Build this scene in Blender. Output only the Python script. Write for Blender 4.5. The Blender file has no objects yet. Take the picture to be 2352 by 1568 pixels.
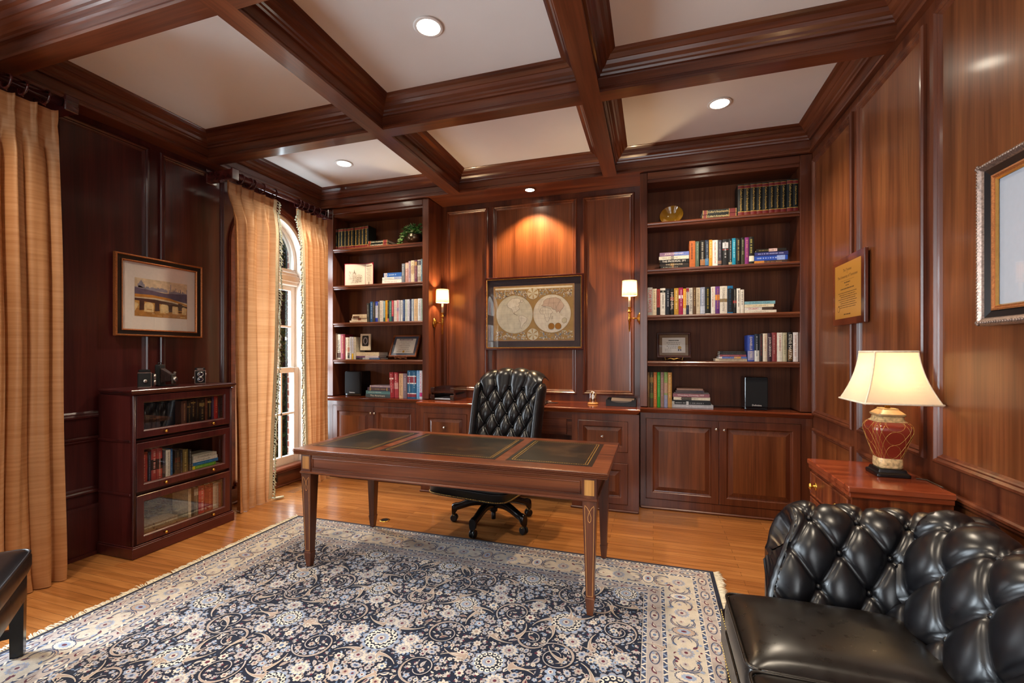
import bpy, bmesh, math, random
import numpy as np
from mathutils import Vector, Matrix
PI = math.pi
rnd = random.Random(7)
SC = bpy.context.scene
COL = SC.collection

# ------------------------------------------------------------------ camera and view
cam = bpy.data.cameras.new('camera'); cam.sensor_width = 36.0; cam.lens = 1028.0/2352.0*36.0
cam.shift_y = 26.0/2352.0; cam.clip_start = 0.05; cam.clip_end = 200
camo = bpy.data.objects.new('camera', cam); COL.objects.link(camo)
camo.location = (0, 0, 1.41); camo.rotation_euler = (PI/2, 0, math.radians(17.5))
SC.camera = camo
SC.view_settings.view_transform = 'Standard'; SC.view_settings.look = 'None'
SC.view_settings.gamma = 1.0; SC.view_settings.use_curve_mapping = False
SC.cycles.max_bounces = 7; SC.cycles.diffuse_bounces = 4; SC.cycles.glossy_bounces = 3
SC.cycles.transmission_bounces = 5; SC.cycles.transparent_max_bounces = 10
SC.cycles.caustics_reflective = False; SC.cycles.caustics_refractive = False
SC.cycles.sample_clamp_indirect = 4.0; SC.cycles.use_denoising = True

# ------------------------------------------------------------------ object helpers
def tag(o, label=None, cat=None, group=None, kind=None):
    if label: o['label'] = label
    if cat: o['category'] = cat
    if group: o['group'] = group
    if kind: o['kind'] = kind
    return o

def thing(name, label, cat, loc=(0, 0, 0), rz=0.0, group=None):
    o = bpy.data.objects.new(name, None); COL.objects.link(o)
    o.empty_display_size = 0.05
    o.location = loc; o.rotation_euler = (0, 0, rz)
    return tag(o, label, cat, group)

def copy_tree(o, parent=None):
    c = o.copy(); COL.objects.link(c); c.parent = parent
    for ch in list(o.children): copy_tree(ch, c)
    return c

def lin(h):
    h = h.lstrip('#')
    if len(h) == 3: h = ''.join(c+c for c in h)
    out = []
    for i in (0, 2, 4):
        c = int(h[i:i+2], 16)/255.0
        out.append(c/12.92 if c <= 0.04045 else ((c+0.055)/1.055)**2.4)
    return tuple(out)

class MB:
    """collects faces, then links them as one mesh object"""
    def __init__(s): s.v = []; s.f = []; s.m = []; s.s = []; s.M = None
    def pt(s, p):
        if s.M is not None: p = s.M @ Vector(p)
        s.v.append((p[0], p[1], p[2])); return len(s.v)-1
    def face(s, idx, m=0, sm=False): s.f.append(tuple(idx)); s.m.append(m); s.s.append(sm)
    def poly(s, pts, m=0, sm=False): s.face([s.pt(p) for p in pts], m, sm)
    def box(s, x0, y0, z0, x1, y1, z1, m=0, c=0.0):
        if x0 > x1: x0, x1 = x1, x0
        if y0 > y1: y0, y1 = y1, y0
        if z0 > z1: z0, z1 = z1, z0
        if c <= 0:
            i = [s.pt((x, y, z)) for z in (z0, z1) for y in (y0, y1) for x in (x0, x1)]
            for q in ((0, 2, 3, 1), (4, 5, 7, 6), (0, 1, 5, 4), (2, 6, 7, 3), (0, 4, 6, 2), (1, 3, 7, 5)):
                s.face([i[k] for k in q], m)
            return
        c = min(c, (x1-x0)*0.49, (y1-y0)*0.49, (z1-z0)*0.49)
        L = ((x0, x1), (y0, y1), (z0, z1)); P = {}
        for a in (0, 1):
            for b in (0, 1):
                for d in (0, 1):
                    for ax in range(3):
                        k = (a, b, d); p = []
                        for t in range(3):
                            base = L[t][k[t]]
                            p.append(base if t == ax else base + (c if k[t] == 0 else -c))
                        P[(k, ax)] = s.pt(p)
        def key(ax, va, o1, v1, o2, v2):
            k = [0, 0, 0]; k[ax] = va; k[o1] = v1; k[o2] = v2; return tuple(k)
        for ax in range(3):
            o1, o2 = (ax+1) % 3, (ax+2) % 3
            for va in (0, 1):
                q = [P[(key(ax, va, o1, a, o2, b), ax)] for a, b in ((0, 0), (1, 0), (1, 1), (0, 1))]
                s.face(q if va else q[::-1], m)
        for ax in range(3):      # edges parallel to ax
            o1, o2 = (ax+1) % 3, (ax+2) % 3
            for a in (0, 1):
                for b in (0, 1):
                    k0 = key(ax, 0, o1, a, o2, b); k1 = key(ax, 1, o1, a, o2, b)
                    q = [P[(k0, o1)], P[(k1, o1)], P[(k1, o2)], P[(k0, o2)]]
                    s.face(q if a != b else q[::-1], m)
        for a in (0, 1):
            for b in (0, 1):
                for d in (0, 1):
                    k = (a, b, d); q = [P[(k, 0)], P[(k, 1)], P[(k, 2)]]
                    s.face(q if (a+b+d) % 2 else q[::-1], m)
    def loops(s, loops, m=0, closed=True, cap0=False, cap1=False, sm=False, ms=None):
        n = len(loops[0]); idx = [[s.pt(p) for p in L] for L in loops]
        for j in range(len(idx)-1):
            mm = ms[j] if ms else m
            for i in range(n if closed else n-1):
                k = (i+1) % n
                s.face((idx[j][i], idx[j][k], idx[j+1][k], idx[j+1][i]), mm, sm)
        if cap0: s.face(idx[0][::-1], ms[0] if ms else m)
        if cap1: s.face(idx[-1], ms[-1] if ms else m)
    def lathe(s, prof, c=(0, 0, 0), n=24, m=0, sm=True, axis='z', sx=1.0, sy=1.0, cap=True):
        L = []
        for r, h in prof:
            ring = []
            for i in range(n):
                a = 2*PI*i/n; x, y = r*math.cos(a)*sx, r*math.sin(a)*sy
                if axis == 'z': p = (c[0]+x, c[1]+y, c[2]+h)
                elif axis == 'x': p = (c[0]+h, c[1]+x, c[2]+y)
                else: p = (c[0]+y, c[1]+h, c[2]+x)
                ring.append(p)
            L.append(ring)
        s.loops(L, m, True, cap, cap, sm)
    def sphere(s, c, r, m=0, n=12, sz=1.0):
        k = max(4, n//2)
        pr = [(max(r*math.sin(PI*i/k), r*0.02), -r*sz*math.cos(PI*i/k)) for i in range(k+1)]
        s.lathe(pr, c, n, m)
    def tube(s, pts, r, n=8, m=0, cap=True, sm=True, flat=1.0):
        P = [Vector(p) for p in pts]; R = r if isinstance(r, (list, tuple)) else [r]*len(P)
        L = []; up = None
        for i, p in enumerate(P):
            t = (P[min(i+1, len(P)-1)]-P[max(i-1, 0)])
            if t.length < 1e-9: t = Vector((0, 0, 1))
            t.normalize()
            if up is None:
                up = Vector((0, 0, 1)) if abs(t.z) < 0.9 else Vector((1, 0, 0))
            a = up - t*up.dot(t)
            if a.length < 1e-6: a = t.orthogonal()
            a.normalize(); b = t.cross(a); up = a
            L.append([p + a*(R[i]*flat*math.cos(2*PI*k/n)) + b*(R[i]*math.sin(2*PI*k/n)) for k in range(n)])
        s.loops(L, m, True, cap, cap, sm)
    def extr(s, poly, a, b, axis='z', m=0, cap=True, sm=False):
        def mk(p, d):
            if axis == 'z': return (p[0], p[1], d)
            if axis == 'y': return (p[0], d, p[1])
            return (d, p[0], p[1])
        s.loops([[mk(p, a) for p in poly], [mk(p, b) for p in poly]], m, True, cap, cap, sm)
    def frame(s, O, U, V, N, w, h, prof, m=0, cap=False, ms=None, capm=None):
        """rectangle O + [0,w]U + [0,h]V; prof = [(inset, height along N)] swept round it with mitres"""
        O, U, V, N = map(Vector, (O, U, V, N)); L = []
        for i, d in prof:
            L.append([O+U*i+V*i+N*d, O+U*(w-i)+V*i+N*d, O+U*(w-i)+V*(h-i)+N*d, O+U*i+V*(h-i)+N*d])
        s.loops(L, m, True, False, False, False, ms)
        if cap: s.poly(L[-1], capm if capm is not None else (ms[-1] if ms else m))
    def grid(s, fn, nu, nv, m=0, sm=True, closed_u=False, mf=None):
        idx = [[s.pt(fn(i/nu, j/nv)) for i in range(nu if closed_u else nu+1)] for j in range(nv+1)]
        for j in range(nv):
            for i in range(nu):
                k = (i+1) % nu if closed_u else i+1
                s.face((idx[j][i], idx[j][k], idx[j+1][k], idx[j+1][i]), mf(i, j) if mf else m, sm)
    def flat(s, pts2, T, m=0):
        """2-D polygon put on a plane T = (origin, U, V)"""
        O, U, V = T; s.poly([O+U*p[0]+V*p[1] for p in pts2], m)
    def build(s, name, mats, parent=None, auto=None):
        me = bpy.data.meshes.new(name); me.from_pydata(s.v, [], s.f)
        if not isinstance(mats, (list, tuple)): mats = [mats]
        for mt in mats: me.materials.append(mt)
        me.polygons.foreach_set('material_index', s.m)
        me.polygons.foreach_set('use_smooth', s.s)
        bm = bmesh.new(); bm.from_mesh(me)
        if auto is not False: bmesh.ops.recalc_face_normals(bm, faces=bm.faces)
        bm.to_mesh(me); bm.free(); me.update()
        o = bpy.data.objects.new(name, me); COL.objects.link(o); o.parent = parent
        return o

_txt = {}
def text_polys(t):
    """glyph outlines of a text as (verts, faces), unit height, x from 0 to its width"""
    if t in _txt: return _txt[t]
    cu = bpy.data.curves.new('lettering', 'FONT'); cu.body = t; cu.resolution_u = 2; cu.size = 1.0
    ob = bpy.data.objects.new('lettering', cu); COL.objects.link(ob)
    dg = bpy.context.evaluated_depsgraph_get()
    me = bpy.data.meshes.new_from_object(ob.evaluated_get(dg))
    vs = [tuple(v.co) for v in me.vertices]; fs = [tuple(p.vertices) for p in me.polygons]
    bpy.data.objects.remove(ob); bpy.data.curves.remove(cu); bpy.data.meshes.remove(me)
    xs = [v[0] for v in vs] or [0, 1]; ys = [v[1] for v in vs] or [0, 1]
    x0, w = min(xs), max(max(xs)-min(xs), 1e-6); y0, h = min(ys), max(max(ys)-min(ys), 1e-6)
    vs = [((v[0]-x0)/w, (v[1]-y0)/h) for v in vs]
    _txt[t] = (vs, fs, w/h); return _txt[t]

def letter(mb, t, O, U, V, w, h, m, keep=True):
    """text fitted in a w x h box with its lower left corner at O"""
    vs, fs, asp = text_polys(t); O, U, V = Vector(O), Vector(U), Vector(V)
    W, H = w, h
    if keep:
        if asp*h*0.8 > w: H = max(w/asp, h*0.45)
        else: W = min(w, asp*h*1.1)
        O = O+U*((w-W)/2)+V*((h-H)/2)
    idx = [mb.pt(O+U*(a*W)+V*(b*H)) for a, b in vs]
    for f in fs: mb.face([idx[i] for i in f], m)

# ------------------------------------------------------------------ materials
def mat(name):
    m = bpy.data.materials.new(name); m.use_nodes = True
    nt = m.node_tree; b = nt.nodes['Principled BSDF']; return m, nt, b
def node(nt, t, **kw):
    n = nt.nodes.new(t)
    for k, v in kw.items(): setattr(n, k, v)
    return n
def setc(b, c, r=None, metal=None, spec=None, coat=None):
    b.inputs['Base Color'].default_value = (*c, 1)
    if r is not None: b.inputs['Roughness'].default_value = r
    if metal is not None: b.inputs['Metallic'].default_value = metal
    if spec is not None: b.inputs['Specular IOR Level'].default_value = spec
    if coat: b.inputs['Coat Weight'].default_value = coat; b.inputs['Coat Roughness'].default_value = 0.12
_plain = {}
def plain(hexc, r=0.6, metal=0.0, spec=0.4, name=None, var=0.12, scale=60):
    """one colour with a little noise in it"""
    k = (hexc, r, metal, spec)
    if k in _plain: return _plain[k]
    m, nt, b = mat(name or 'colour_'+hexc.strip('#')); c = lin(hexc); setc(b, c, r, metal, spec)
    if var:
        n = node(nt, 'ShaderNodeTexNoise'); n.inputs['Scale'].default_value = scale; n.inputs['Detail'].default_value = 2
        rp = node(nt, 'ShaderNodeValToRGB')
        rp.color_ramp.elements[0].position = 0.3; rp.color_ramp.elements[1].position = 0.7
        rp.color_ramp.elements[0].color = (*[x*(1-var) for x in c], 1); rp.color_ramp.elements[1].color = (*[min(1, x*(1+var)) for x in c], 1)
        tc = node(nt, 'ShaderNodeTexCoord'); nt.links.new(tc.outputs['Object'], n.inputs['Vector'])
        nt.links.new(n.outputs['Fac'], rp.inputs['Fac']); nt.links.new(rp.outputs['Color'], b.inputs['Base Color'])
    _plain[k] = m; return m

def wood(name, axis, dark, mid, light, rough=0.32, coat=0.25, cross=9.0, fine=110.0, bump=0.0, spec=0.5):
    m, nt, b = mat(name); setc(b, lin(mid), rough, spec=spec, coat=coat)
    tc = node(nt, 'ShaderNodeTexCoord')
    def noise(sc_c, sc_a, detail, dist):
        mp = node(nt, 'ShaderNodeMapping'); v = [sc_c]*3; v['xyz'.index(axis)] = sc_a; mp.inputs['Scale'].default_value = v
        n = node(nt, 'ShaderNodeTexNoise'); n.inputs['Scale'].default_value = 1.0; n.inputs['Detail'].default_value = detail; n.inputs['Distortion'].default_value = dist
        nt.links.new(tc.outputs['Object'], mp.inputs['Vector']); nt.links.new(mp.outputs['Vector'], n.inputs['Vector']); return n
    n1 = noise(cross, cross*0.07, 3, 0.8); n2 = noise(fine, fine*0.03, 2, 0.0)
    rp = node(nt, 'ShaderNodeValToRGB'); e = rp.color_ramp.elements
    e[0].position = 0.30; e[0].color = (*lin(dark), 1); e[1].position = 0.72; e[1].color = (*lin(light), 1)
    k = e.new(0.5); k.color = (*lin(mid), 1)
    nt.links.new(n1.outputs['Fac'], rp.inputs['Fac'])
    r2 = node(nt, 'ShaderNodeValToRGB'); r2.color_ramp.elements[0].position = 0.35; r2.color_ramp.elements[1].position = 0.6
    r2.color_ramp.elements[0].color = (.70, .67, .64, 1); r2.color_ramp.elements[1].color = (1.06, 1.06, 1.06, 1)
    nt.links.new(n2.outputs['Fac'], r2.inputs['Fac'])
    mx = node(nt, 'ShaderNodeMix', data_type='RGBA', blend_type='MULTIPLY'); mx.inputs['Factor'].default_value = 0.75
    nt.links.new(rp.outputs['Color'], mx.inputs['A']); nt.links.new(r2.outputs['Color'], mx.inputs['B'])
    nt.links.new(mx.outputs['Result'], b.inputs['Base Color'])
    return m

MD, MM, ML = '#431d11', '#60301b', '#764025'
wood_z = wood('mahogany_upright_grain', 'z', MD, MM, ML)
wood_x = wood('mahogany_level_grain', 'x', MD, MM, ML)
wood_y = wood('mahogany_deep_grain', 'y', MD, MM, ML)
panel_z = wood('mahogany_veneer', 'z', '#52280f', '#723e20', '#864e28', cross=7.0, fine=90.0)
back_z = wood('mahogany_satin_back', 'z', '#4a2210', '#66371d', '#784424', rough=.55, coat=0.0, cross=7.0, fine=90.0, spec=.3)
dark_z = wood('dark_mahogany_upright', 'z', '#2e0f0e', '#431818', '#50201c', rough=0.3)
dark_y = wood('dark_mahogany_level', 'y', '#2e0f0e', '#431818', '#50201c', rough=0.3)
top_x = wood('worktop_mahogany', 'x', '#4a1a0c', '#7f3a1f', '#99502c', rough=0.16, coat=0.5, cross=6.0)
desk_x = wood('desk_walnut_level', 'x', '#3c1b10', '#68361f', '#824c2c', rough=0.28, coat=0.3)
desk_y = wood('desk_walnut_cross', 'y', '#3c1b10', '#68361f', '#824c2c', rough=0.28, coat=0.3)
desk_z = wood('desk_walnut_upright', 'z', '#38190f', '#5c2f1c', '#734227', rough=0.3, coat=0.25)
inlay = wood('satinwood_inlay', 'z', '#9a642c', '#bb8340', '#cf9a55', rough=0.4, fine=160.0)
string = plain('#c98f52', 0.5, name='boxwood_stringing')
chest_top = wood('chest_mahogany', 'x', '#551d10', '#8a3e22', '#a05030', rough=0.18, coat=0.5)
chest_z = wood('chest_crotch_veneer', 'z', '#33120b', '#6a3018', '#8a4a26', cross=14.0)
ebony = plain('#0d0a0b', 0.22, spec=0.5, name='ebonised_wood')
ceil_m = plain('#e8e6e3', 0.9, name='ceiling_paint', var=0.02, scale=3)
brass = plain('#d9a84e', 0.25, 1.0, name='polished_brass', var=0.05)
brass_old = plain('#8c6a36', 0.35, 1.0, name='aged_brass', var=0.1)
steel = plain('#c8c4be', 0.25, 1.0, name='brushed_nickel', var=0.05)
chrome = plain('#e8e8ea', 0.08, 1.0, name='chrome', var=0.0)
white = plain('#ece8e0', 0.5, name='white_paint', var=0.03)
black = plain('#0e0e10', 0.4, name='black_plastic', var=0.05)
paper = plain('#e9e2d2', 0.8, name='page_paper', var=0.06, scale=200)
gold_l = plain('#d8ae5a', 0.35, 0.7, name='gilt', var=0.1)

def leather(name, col, rough=0.33, bump=0.04):
    m, nt, b = mat(name); setc(b, lin(col), rough, spec=0.55)
    tc = node(nt, 'ShaderNodeTexCoord')
    n = node(nt, 'ShaderNodeTexNoise'); n.inputs['Scale'].default_value = 26; n.inputs['Detail'].default_value = 4
    nt.links.new(tc.outputs['Object'], n.inputs['Vector'])
    v = node(nt, 'ShaderNodeTexVoronoi'); v.inputs['Scale'].default_value = 260
    nt.links.new(tc.outputs['Object'], v.inputs['Vector'])
    bp = node(nt, 'ShaderNodeBump'); bp.inputs['Strength'].default_value = bump; bp.inputs['Distance'].default_value = 0.004
    nt.links.new(n.outputs['Fac'], bp.inputs['Height'])
    b2 = node(nt, 'ShaderNodeBump'); b2.inputs['Strength'].default_value = 0.02; b2.inputs['Distance'].default_value = 0.001
    nt.links.new(v.outputs['Distance'], b2.inputs['Height']); nt.links.new(bp.outputs['Normal'], b2.inputs['Normal'])
    nt.links.new(b2.outputs['Normal'], b.inputs['Normal'])
    r = node(nt, 'ShaderNodeMapRange'); r.inputs['To Min'].default_value = rough-0.05; r.inputs['To Max'].default_value = rough+0.1
    nt.links.new(n.outputs['Fac'], r.inputs['Value']); nt.links.new(r.outputs['Result'], b.inputs['Roughness'])
    return m
leath = leather('black_leather', '#0c0c10', .28)
leath_br = leather('dark_brown_leather', '#120e0b', 0.27)

def glow(name, col, strength, base='#f5e8d0'):
    m, nt, b = mat(name); setc(b, lin(base), 0.7)
    b.inputs['Emission Color'].default_value = (*lin(col), 1); b.inputs['Emission Strength'].default_value = strength
    return m

def pane_mat(name, tint=(1, 1, 1), ior=1.5, rough=0.0):
    """thin glazing: clear, with a fresnel reflection"""
    m, nt, b = mat(name); nt.nodes.remove(b)
    out = nt.nodes['Material Output']
    t = node(nt, 'ShaderNodeBsdfTransparent'); t.inputs['Color'].default_value = (*tint, 1)
    g = node(nt, 'ShaderNodeBsdfGlossy'); g.inputs['Roughness'].default_value = rough
    geo = node(nt, 'ShaderNodeNewGeometry'); dt = node(nt, 'ShaderNodeVectorMath', operation='DOT_PRODUCT')
    nt.links.new(geo.outputs['Incoming'], dt.inputs[0]); nt.links.new(geo.outputs['Normal'], dt.inputs[1])
    def mth(op, a, b_=None):
        n = node(nt, 'ShaderNodeMath', operation=op)
        for i, x in enumerate((a, b_)):
            if x is None: continue
            if isinstance(x, (int, float)): n.inputs[i].default_value = x
            else: nt.links.new(x, n.inputs[i])
        return n.outputs[0]
    r0 = ((ior-1)/(ior+1))**2*1.9
    ab = mth('ABSOLUTE', dt.outputs['Value']); fr_ = mth('POWER', mth('SUBTRACT', 1.0, ab), 5.0)
    fac = mth('ADD', mth('MULTIPLY', fr_, 1-r0), r0)
    mx = node(nt, 'ShaderNodeMixShader')
    nt.links.new(fac, mx.inputs['Fac']); nt.links.new(t.outputs['BSDF'], mx.inputs[1]); nt.links.new(g.outputs['BSDF'], mx.inputs[2])
    nt.links.new(mx.outputs['Shader'], out.inputs['Surface'])
    return m
glass = pane_mat('window_glass', (0.97, 0.99, 0.98))
pic_glass = pane_mat('picture_glass', (0.98, 0.98, 0.98), 1.5)
case_glass = pane_mat('bookcase_glass', (0.93, 0.93, 0.93), 1.9)
# ================================================================== room shell
XL, XR, YF, YB, ZC, ZS = -3.755, 1.25, -2.44, 4.58, 3.25, 3.05
def struct(o): o['kind'] = 'structure'; return o

# --- floor: strip oak boards along x
fm, nt, b = mat('oak_strip_floor'); setc(b, lin('#a2632c'), 0.24, coat=0.35); b.inputs['Coat Roughness'].default_value = 0.14
tc = node(nt, 'ShaderNodeTexCoord')
br = node(nt, 'ShaderNodeTexBrick'); br.offset = 0.37; br.offset_frequency = 2
br.inputs['Color1'].default_value = (*lin('#ad7440'), 1); br.inputs['Color2'].default_value = (*lin('#935c30'), 1); br.inputs['Mortar'].default_value = (*lin('#6a4020'), 1)
br.inputs['Scale'].default_value = 1; br.inputs['Mortar Size'].default_value = 0.0009; br.inputs['Bias'].default_value = -0.1
br.inputs['Brick Width'].default_value = 0.85; br.inputs['Row Height'].default_value = 0.058
nt.links.new(tc.outputs['Object'], br.inputs['Vector'])
mp = node(nt, 'ShaderNodeMapping'); mp.inputs['Scale'].default_value = (2.2, 34, 1)
n1 = node(nt, 'ShaderNodeTexNoise'); n1.inputs['Scale'].default_value = 1; n1.inputs['Detail'].default_value = 4; n1.inputs['Distortion'].default_value = 1.2
nt.links.new(tc.outputs['Object'], mp.inputs['Vector']); nt.links.new(mp.outputs['Vector'], n1.inputs['Vector'])
rp = node(nt, 'ShaderNodeValToRGB'); rp.color_ramp.elements[0].position = 0.3; rp.color_ramp.elements[1].position = 0.62
rp.color_ramp.elements[0].color = (.66, .6, .52, 1); rp.color_ramp.elements[1].color = (1.05, 1.05, 1.05, 1)
nt.links.new(n1.outputs['Fac'], rp.inputs['Fac'])
mx = node(nt, 'ShaderNodeMix', data_type='RGBA', blend_type='MULTIPLY'); mx.inputs['Factor'].default_value = 0.8
nt.links.new(br.outputs['Color'], mx.inputs['A']); nt.links.new(rp.outputs['Color'], mx.inputs['B']); nt.links.new(mx.outputs['Result'], b.inputs['Base Color'])
mb = MB(); mb.box(XL-.2, YF-.2, -.08, XR+.2, YB+.2, 0); struct(mb.build('floor', fm))
mb = MB(); mb.box(XL-.2, YF-.2, ZC, XR+.2, YB+.2, ZC+.08); struct(mb.build('ceiling', ceil_m))

PROF = [(0, 0), (0, .014), (.007, .021), (.017, .022), (.026, .013), (.033, .015), (.038, .009), (.048, .002)]   # panel moulding
def panels(mb, O, U, V, N, rects):
    O, U, V, N = map(Vector, (O, U, V, N))
    for (u0, v0, u1, v1) in rects:
        mb.frame(O+U*u0+V*v0, U, V, N, u1-u0, v1-v0, PROF, 0, True, capm=1)

# --- left wall, two arched window openings
WC, WH, WA = 3.68, 0.45, 2.43           # window 1: centre, half width, arch centre height
W2C = 0.75; W3C = -1.25                               # window 2 (behind the near curtain)
def wall_with_arches(mb, centres, y0, y1):
    t0, t1 = XL-.22, XL; zb = 0.17
    ys = [y0]
    for c in centres: ys += [c-WH, c+WH]
    ys.append(y1)
    for i in range(0, len(ys), 2): mb.box(t0, ys[i], 0, t1, ys[i+1], ZC)
    for c in centres:
        mb.box(t0, c-WH, 0, t1, c+WH, zb)
        arc = [(c+WH*math.cos(PI*k/24), WA+WH*math.sin(PI*k/24)) for k in range(25)]
        for k in range(24):
            (ya, za), (yb, zb2) = arc[k], arc[k+1]
            mb.extr([(ya, za), (ya, ZC), (yb, ZC), (yb, zb2)], t0, t1, 'x')
mb = MB(); wall_with_arches(mb, [W3C, W2C, WC], YF, YB)
L = ((XL+.0005, 0, 0), (0, 1, 0), (0, 0, 1), (1, 0, 0))
panels(mb, *L, [(1.88, .955, 2.475, 3.005), (2.555, .955, 3.12, 3.005), (1.88, .43, 2.475, .83), (2.555, .43, 3.12, .83), (-.55, .955, .12, 3.005), (-.55, .43, .12, .83)])
mb.box(XL, W3C+.6, 0, XL+.022, W2C-.6, .33); mb.box(XL, W2C+.6, 0, XL+.022, WC-.58, .33)
mb.box(XL, W2C+.6, .33, XL+.03, WC-.58, .355); mb.box(XL, W2C+.6, 0, XL+.034, WC-.58, .025)
struct(mb.build('wall_left', [dark_z, dark_z]))

# --- right wall
mb = MB(); mb.box(XR, YF, 0, XR+.15, YB, ZC)
Rr = ((XR-.0005, 0, 0), (0, 1, 0), (0, 0, 1), (-1, 0, 0))
panels(mb, *Rr, [(3.455, .905, 4.21, 2.985), (2.64, .905, 3.375, 2.985), (.75, .905, 2.56, 2.985), (-.8, .905, .65, 2.985), (3.455, .36, 4.21, .80), (2.64, .36, 3.375, .80), (.75, .36, 2.56, .80)])
struct(mb.build('wall_right', [wood_z, panel_z]))
mb = MB(); mb.box(XR-.022, YF, 0, XR, 4.24, .27); mb.box(XR-.03, YF, .27, XR, 4.24, .30, c=.006); struct(mb.build('baseboard_right', wood_y))

# --- back wall with the panelled niche, and its soffit
mb = MB(); mb.box(XL-.15, YB, 0, XR+.15, YB+.15, ZC)
Bk = ((0, YB-.0005, 0), (1, 0, 0), (0, 0, 1), (0, -1, 0))
panels(mb, *Bk, [(-2.215, .985, -1.715, 2.995), (-1.665, .985, -.745, 2.995), (-.685, .985, -.175, 2.995)])
struct(mb.build('wall_back', [wood_z, panel_z]))
mb = MB(); mb.box(-2.262, 4.2505, ZS, -.115, YB, ZC)
struct(mb.build('trim_2', wood_x))

# --- front wall behind the camera, with an unseen window added to let in fill light
FW = [(-.75, .85)]
mb = MB(); xs = [XL-.2]
for a, c in FW: xs += [a, c]
xs.append(XR+.2)
for i in range(0, len(xs), 2): mb.box(xs[i], YF-.15, 0, xs[i+1], YF, ZC)
for a, c in FW: mb.box(a, YF-.15, 0, c, YF, .5); mb.box(a, YF-.15, 2.75, c, YF, ZC)
struct(mb.build('wall_front', [wood_z]))
for k, (a, c) in enumerate(FW):
    mb = MB()
    mb.box(a, YF-.12, .5, a+.06, YF-.06, 2.75); mb.box(c-.06, YF-.12, .5, c, YF-.06, 2.75)
    for z in (.5, 1.22, 1.95, 2.69): mb.box(a+.06, YF-.12, z, c-.06, YF-.06, z+.06)
    mb.box((a+c)/2-.02, YF-.11, .56, (a+c)/2+.02, YF-.07, 2.69)
    wo = struct(mb.build('window_%d' % (k+3), white))  # added window, out of view, an opening for the front fill lamp
    mb = MB(); mb.poly([(a+.06, YF-.09, .56), (c-.06, YF-.09, .56), (c-.06, YF-.09, 2.69), (a+.06, YF-.09, 2.69)]); mb.build('pane', glass, wo)

# --- coffered beams and crown
CX = [(-3.615, -2.02), (-1.895, -.445), (-.32, 1.215)]
CY = [(2.965, 4.215), (1.645, 2.855), (.325, 1.53), (-.995, .205), (-2.38, -1.12)]
CP = [(0, 0), (0, .016), (-.005, .02), (-.008, .034), (-.014, .04), (-.014, .098), (.002, .1), (.006, .112), (.016, .118), (.02, .13), (.040, .142),
      (.05, .160), (.056, .162), (.072, .182), (.088, .188), (.094, .192), (.102, .196), (.102, .2)]
mb = MB()
for (x0, x1) in CX:
    for (y0, y1) in CY:
        L = []
        for i, d in CP:
            L.append([(x0+i, y0+i, ZS+d), (x1-i, y0+i, ZS+d), (x1-i, y1-i, ZS+d), (x0+i, y1-i, ZS+d)])
        idx = [[mb.pt(p) for p in q] for q in L]
        for j in range(len(idx)-1):
            for i in range(4):
                k = (i+1) % 4; mb.face((idx[j][i], idx[j][k], idx[j+1][k], idx[j+1][i]), 0 if i % 2 == 0 else 1)
xe = [XL] + [v for c in CX for v in c] + [XR]
ye = [YF] + [v for c in CY[::-1] for v in c] + [4.25]
for i in range(0, len(xe), 2): mb.poly([(xe[i], YF, ZS), (xe[i+1], YF, ZS), (xe[i+1], 4.25 if i else 4.25, ZS), (xe[i], 4.25, ZS)], 1)
for j in range(0, len(ye), 2):
    for i in range(1, len(xe)-1, 2): mb.poly([(xe[i], ye[j], ZS), (xe[i+1], ye[j], ZS), (xe[i+1], ye[j+1], ZS), (xe[i], ye[j+1], ZS)], 0)
struct(mb.build('trim_1', [wood_x, wood_y]))

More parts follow.
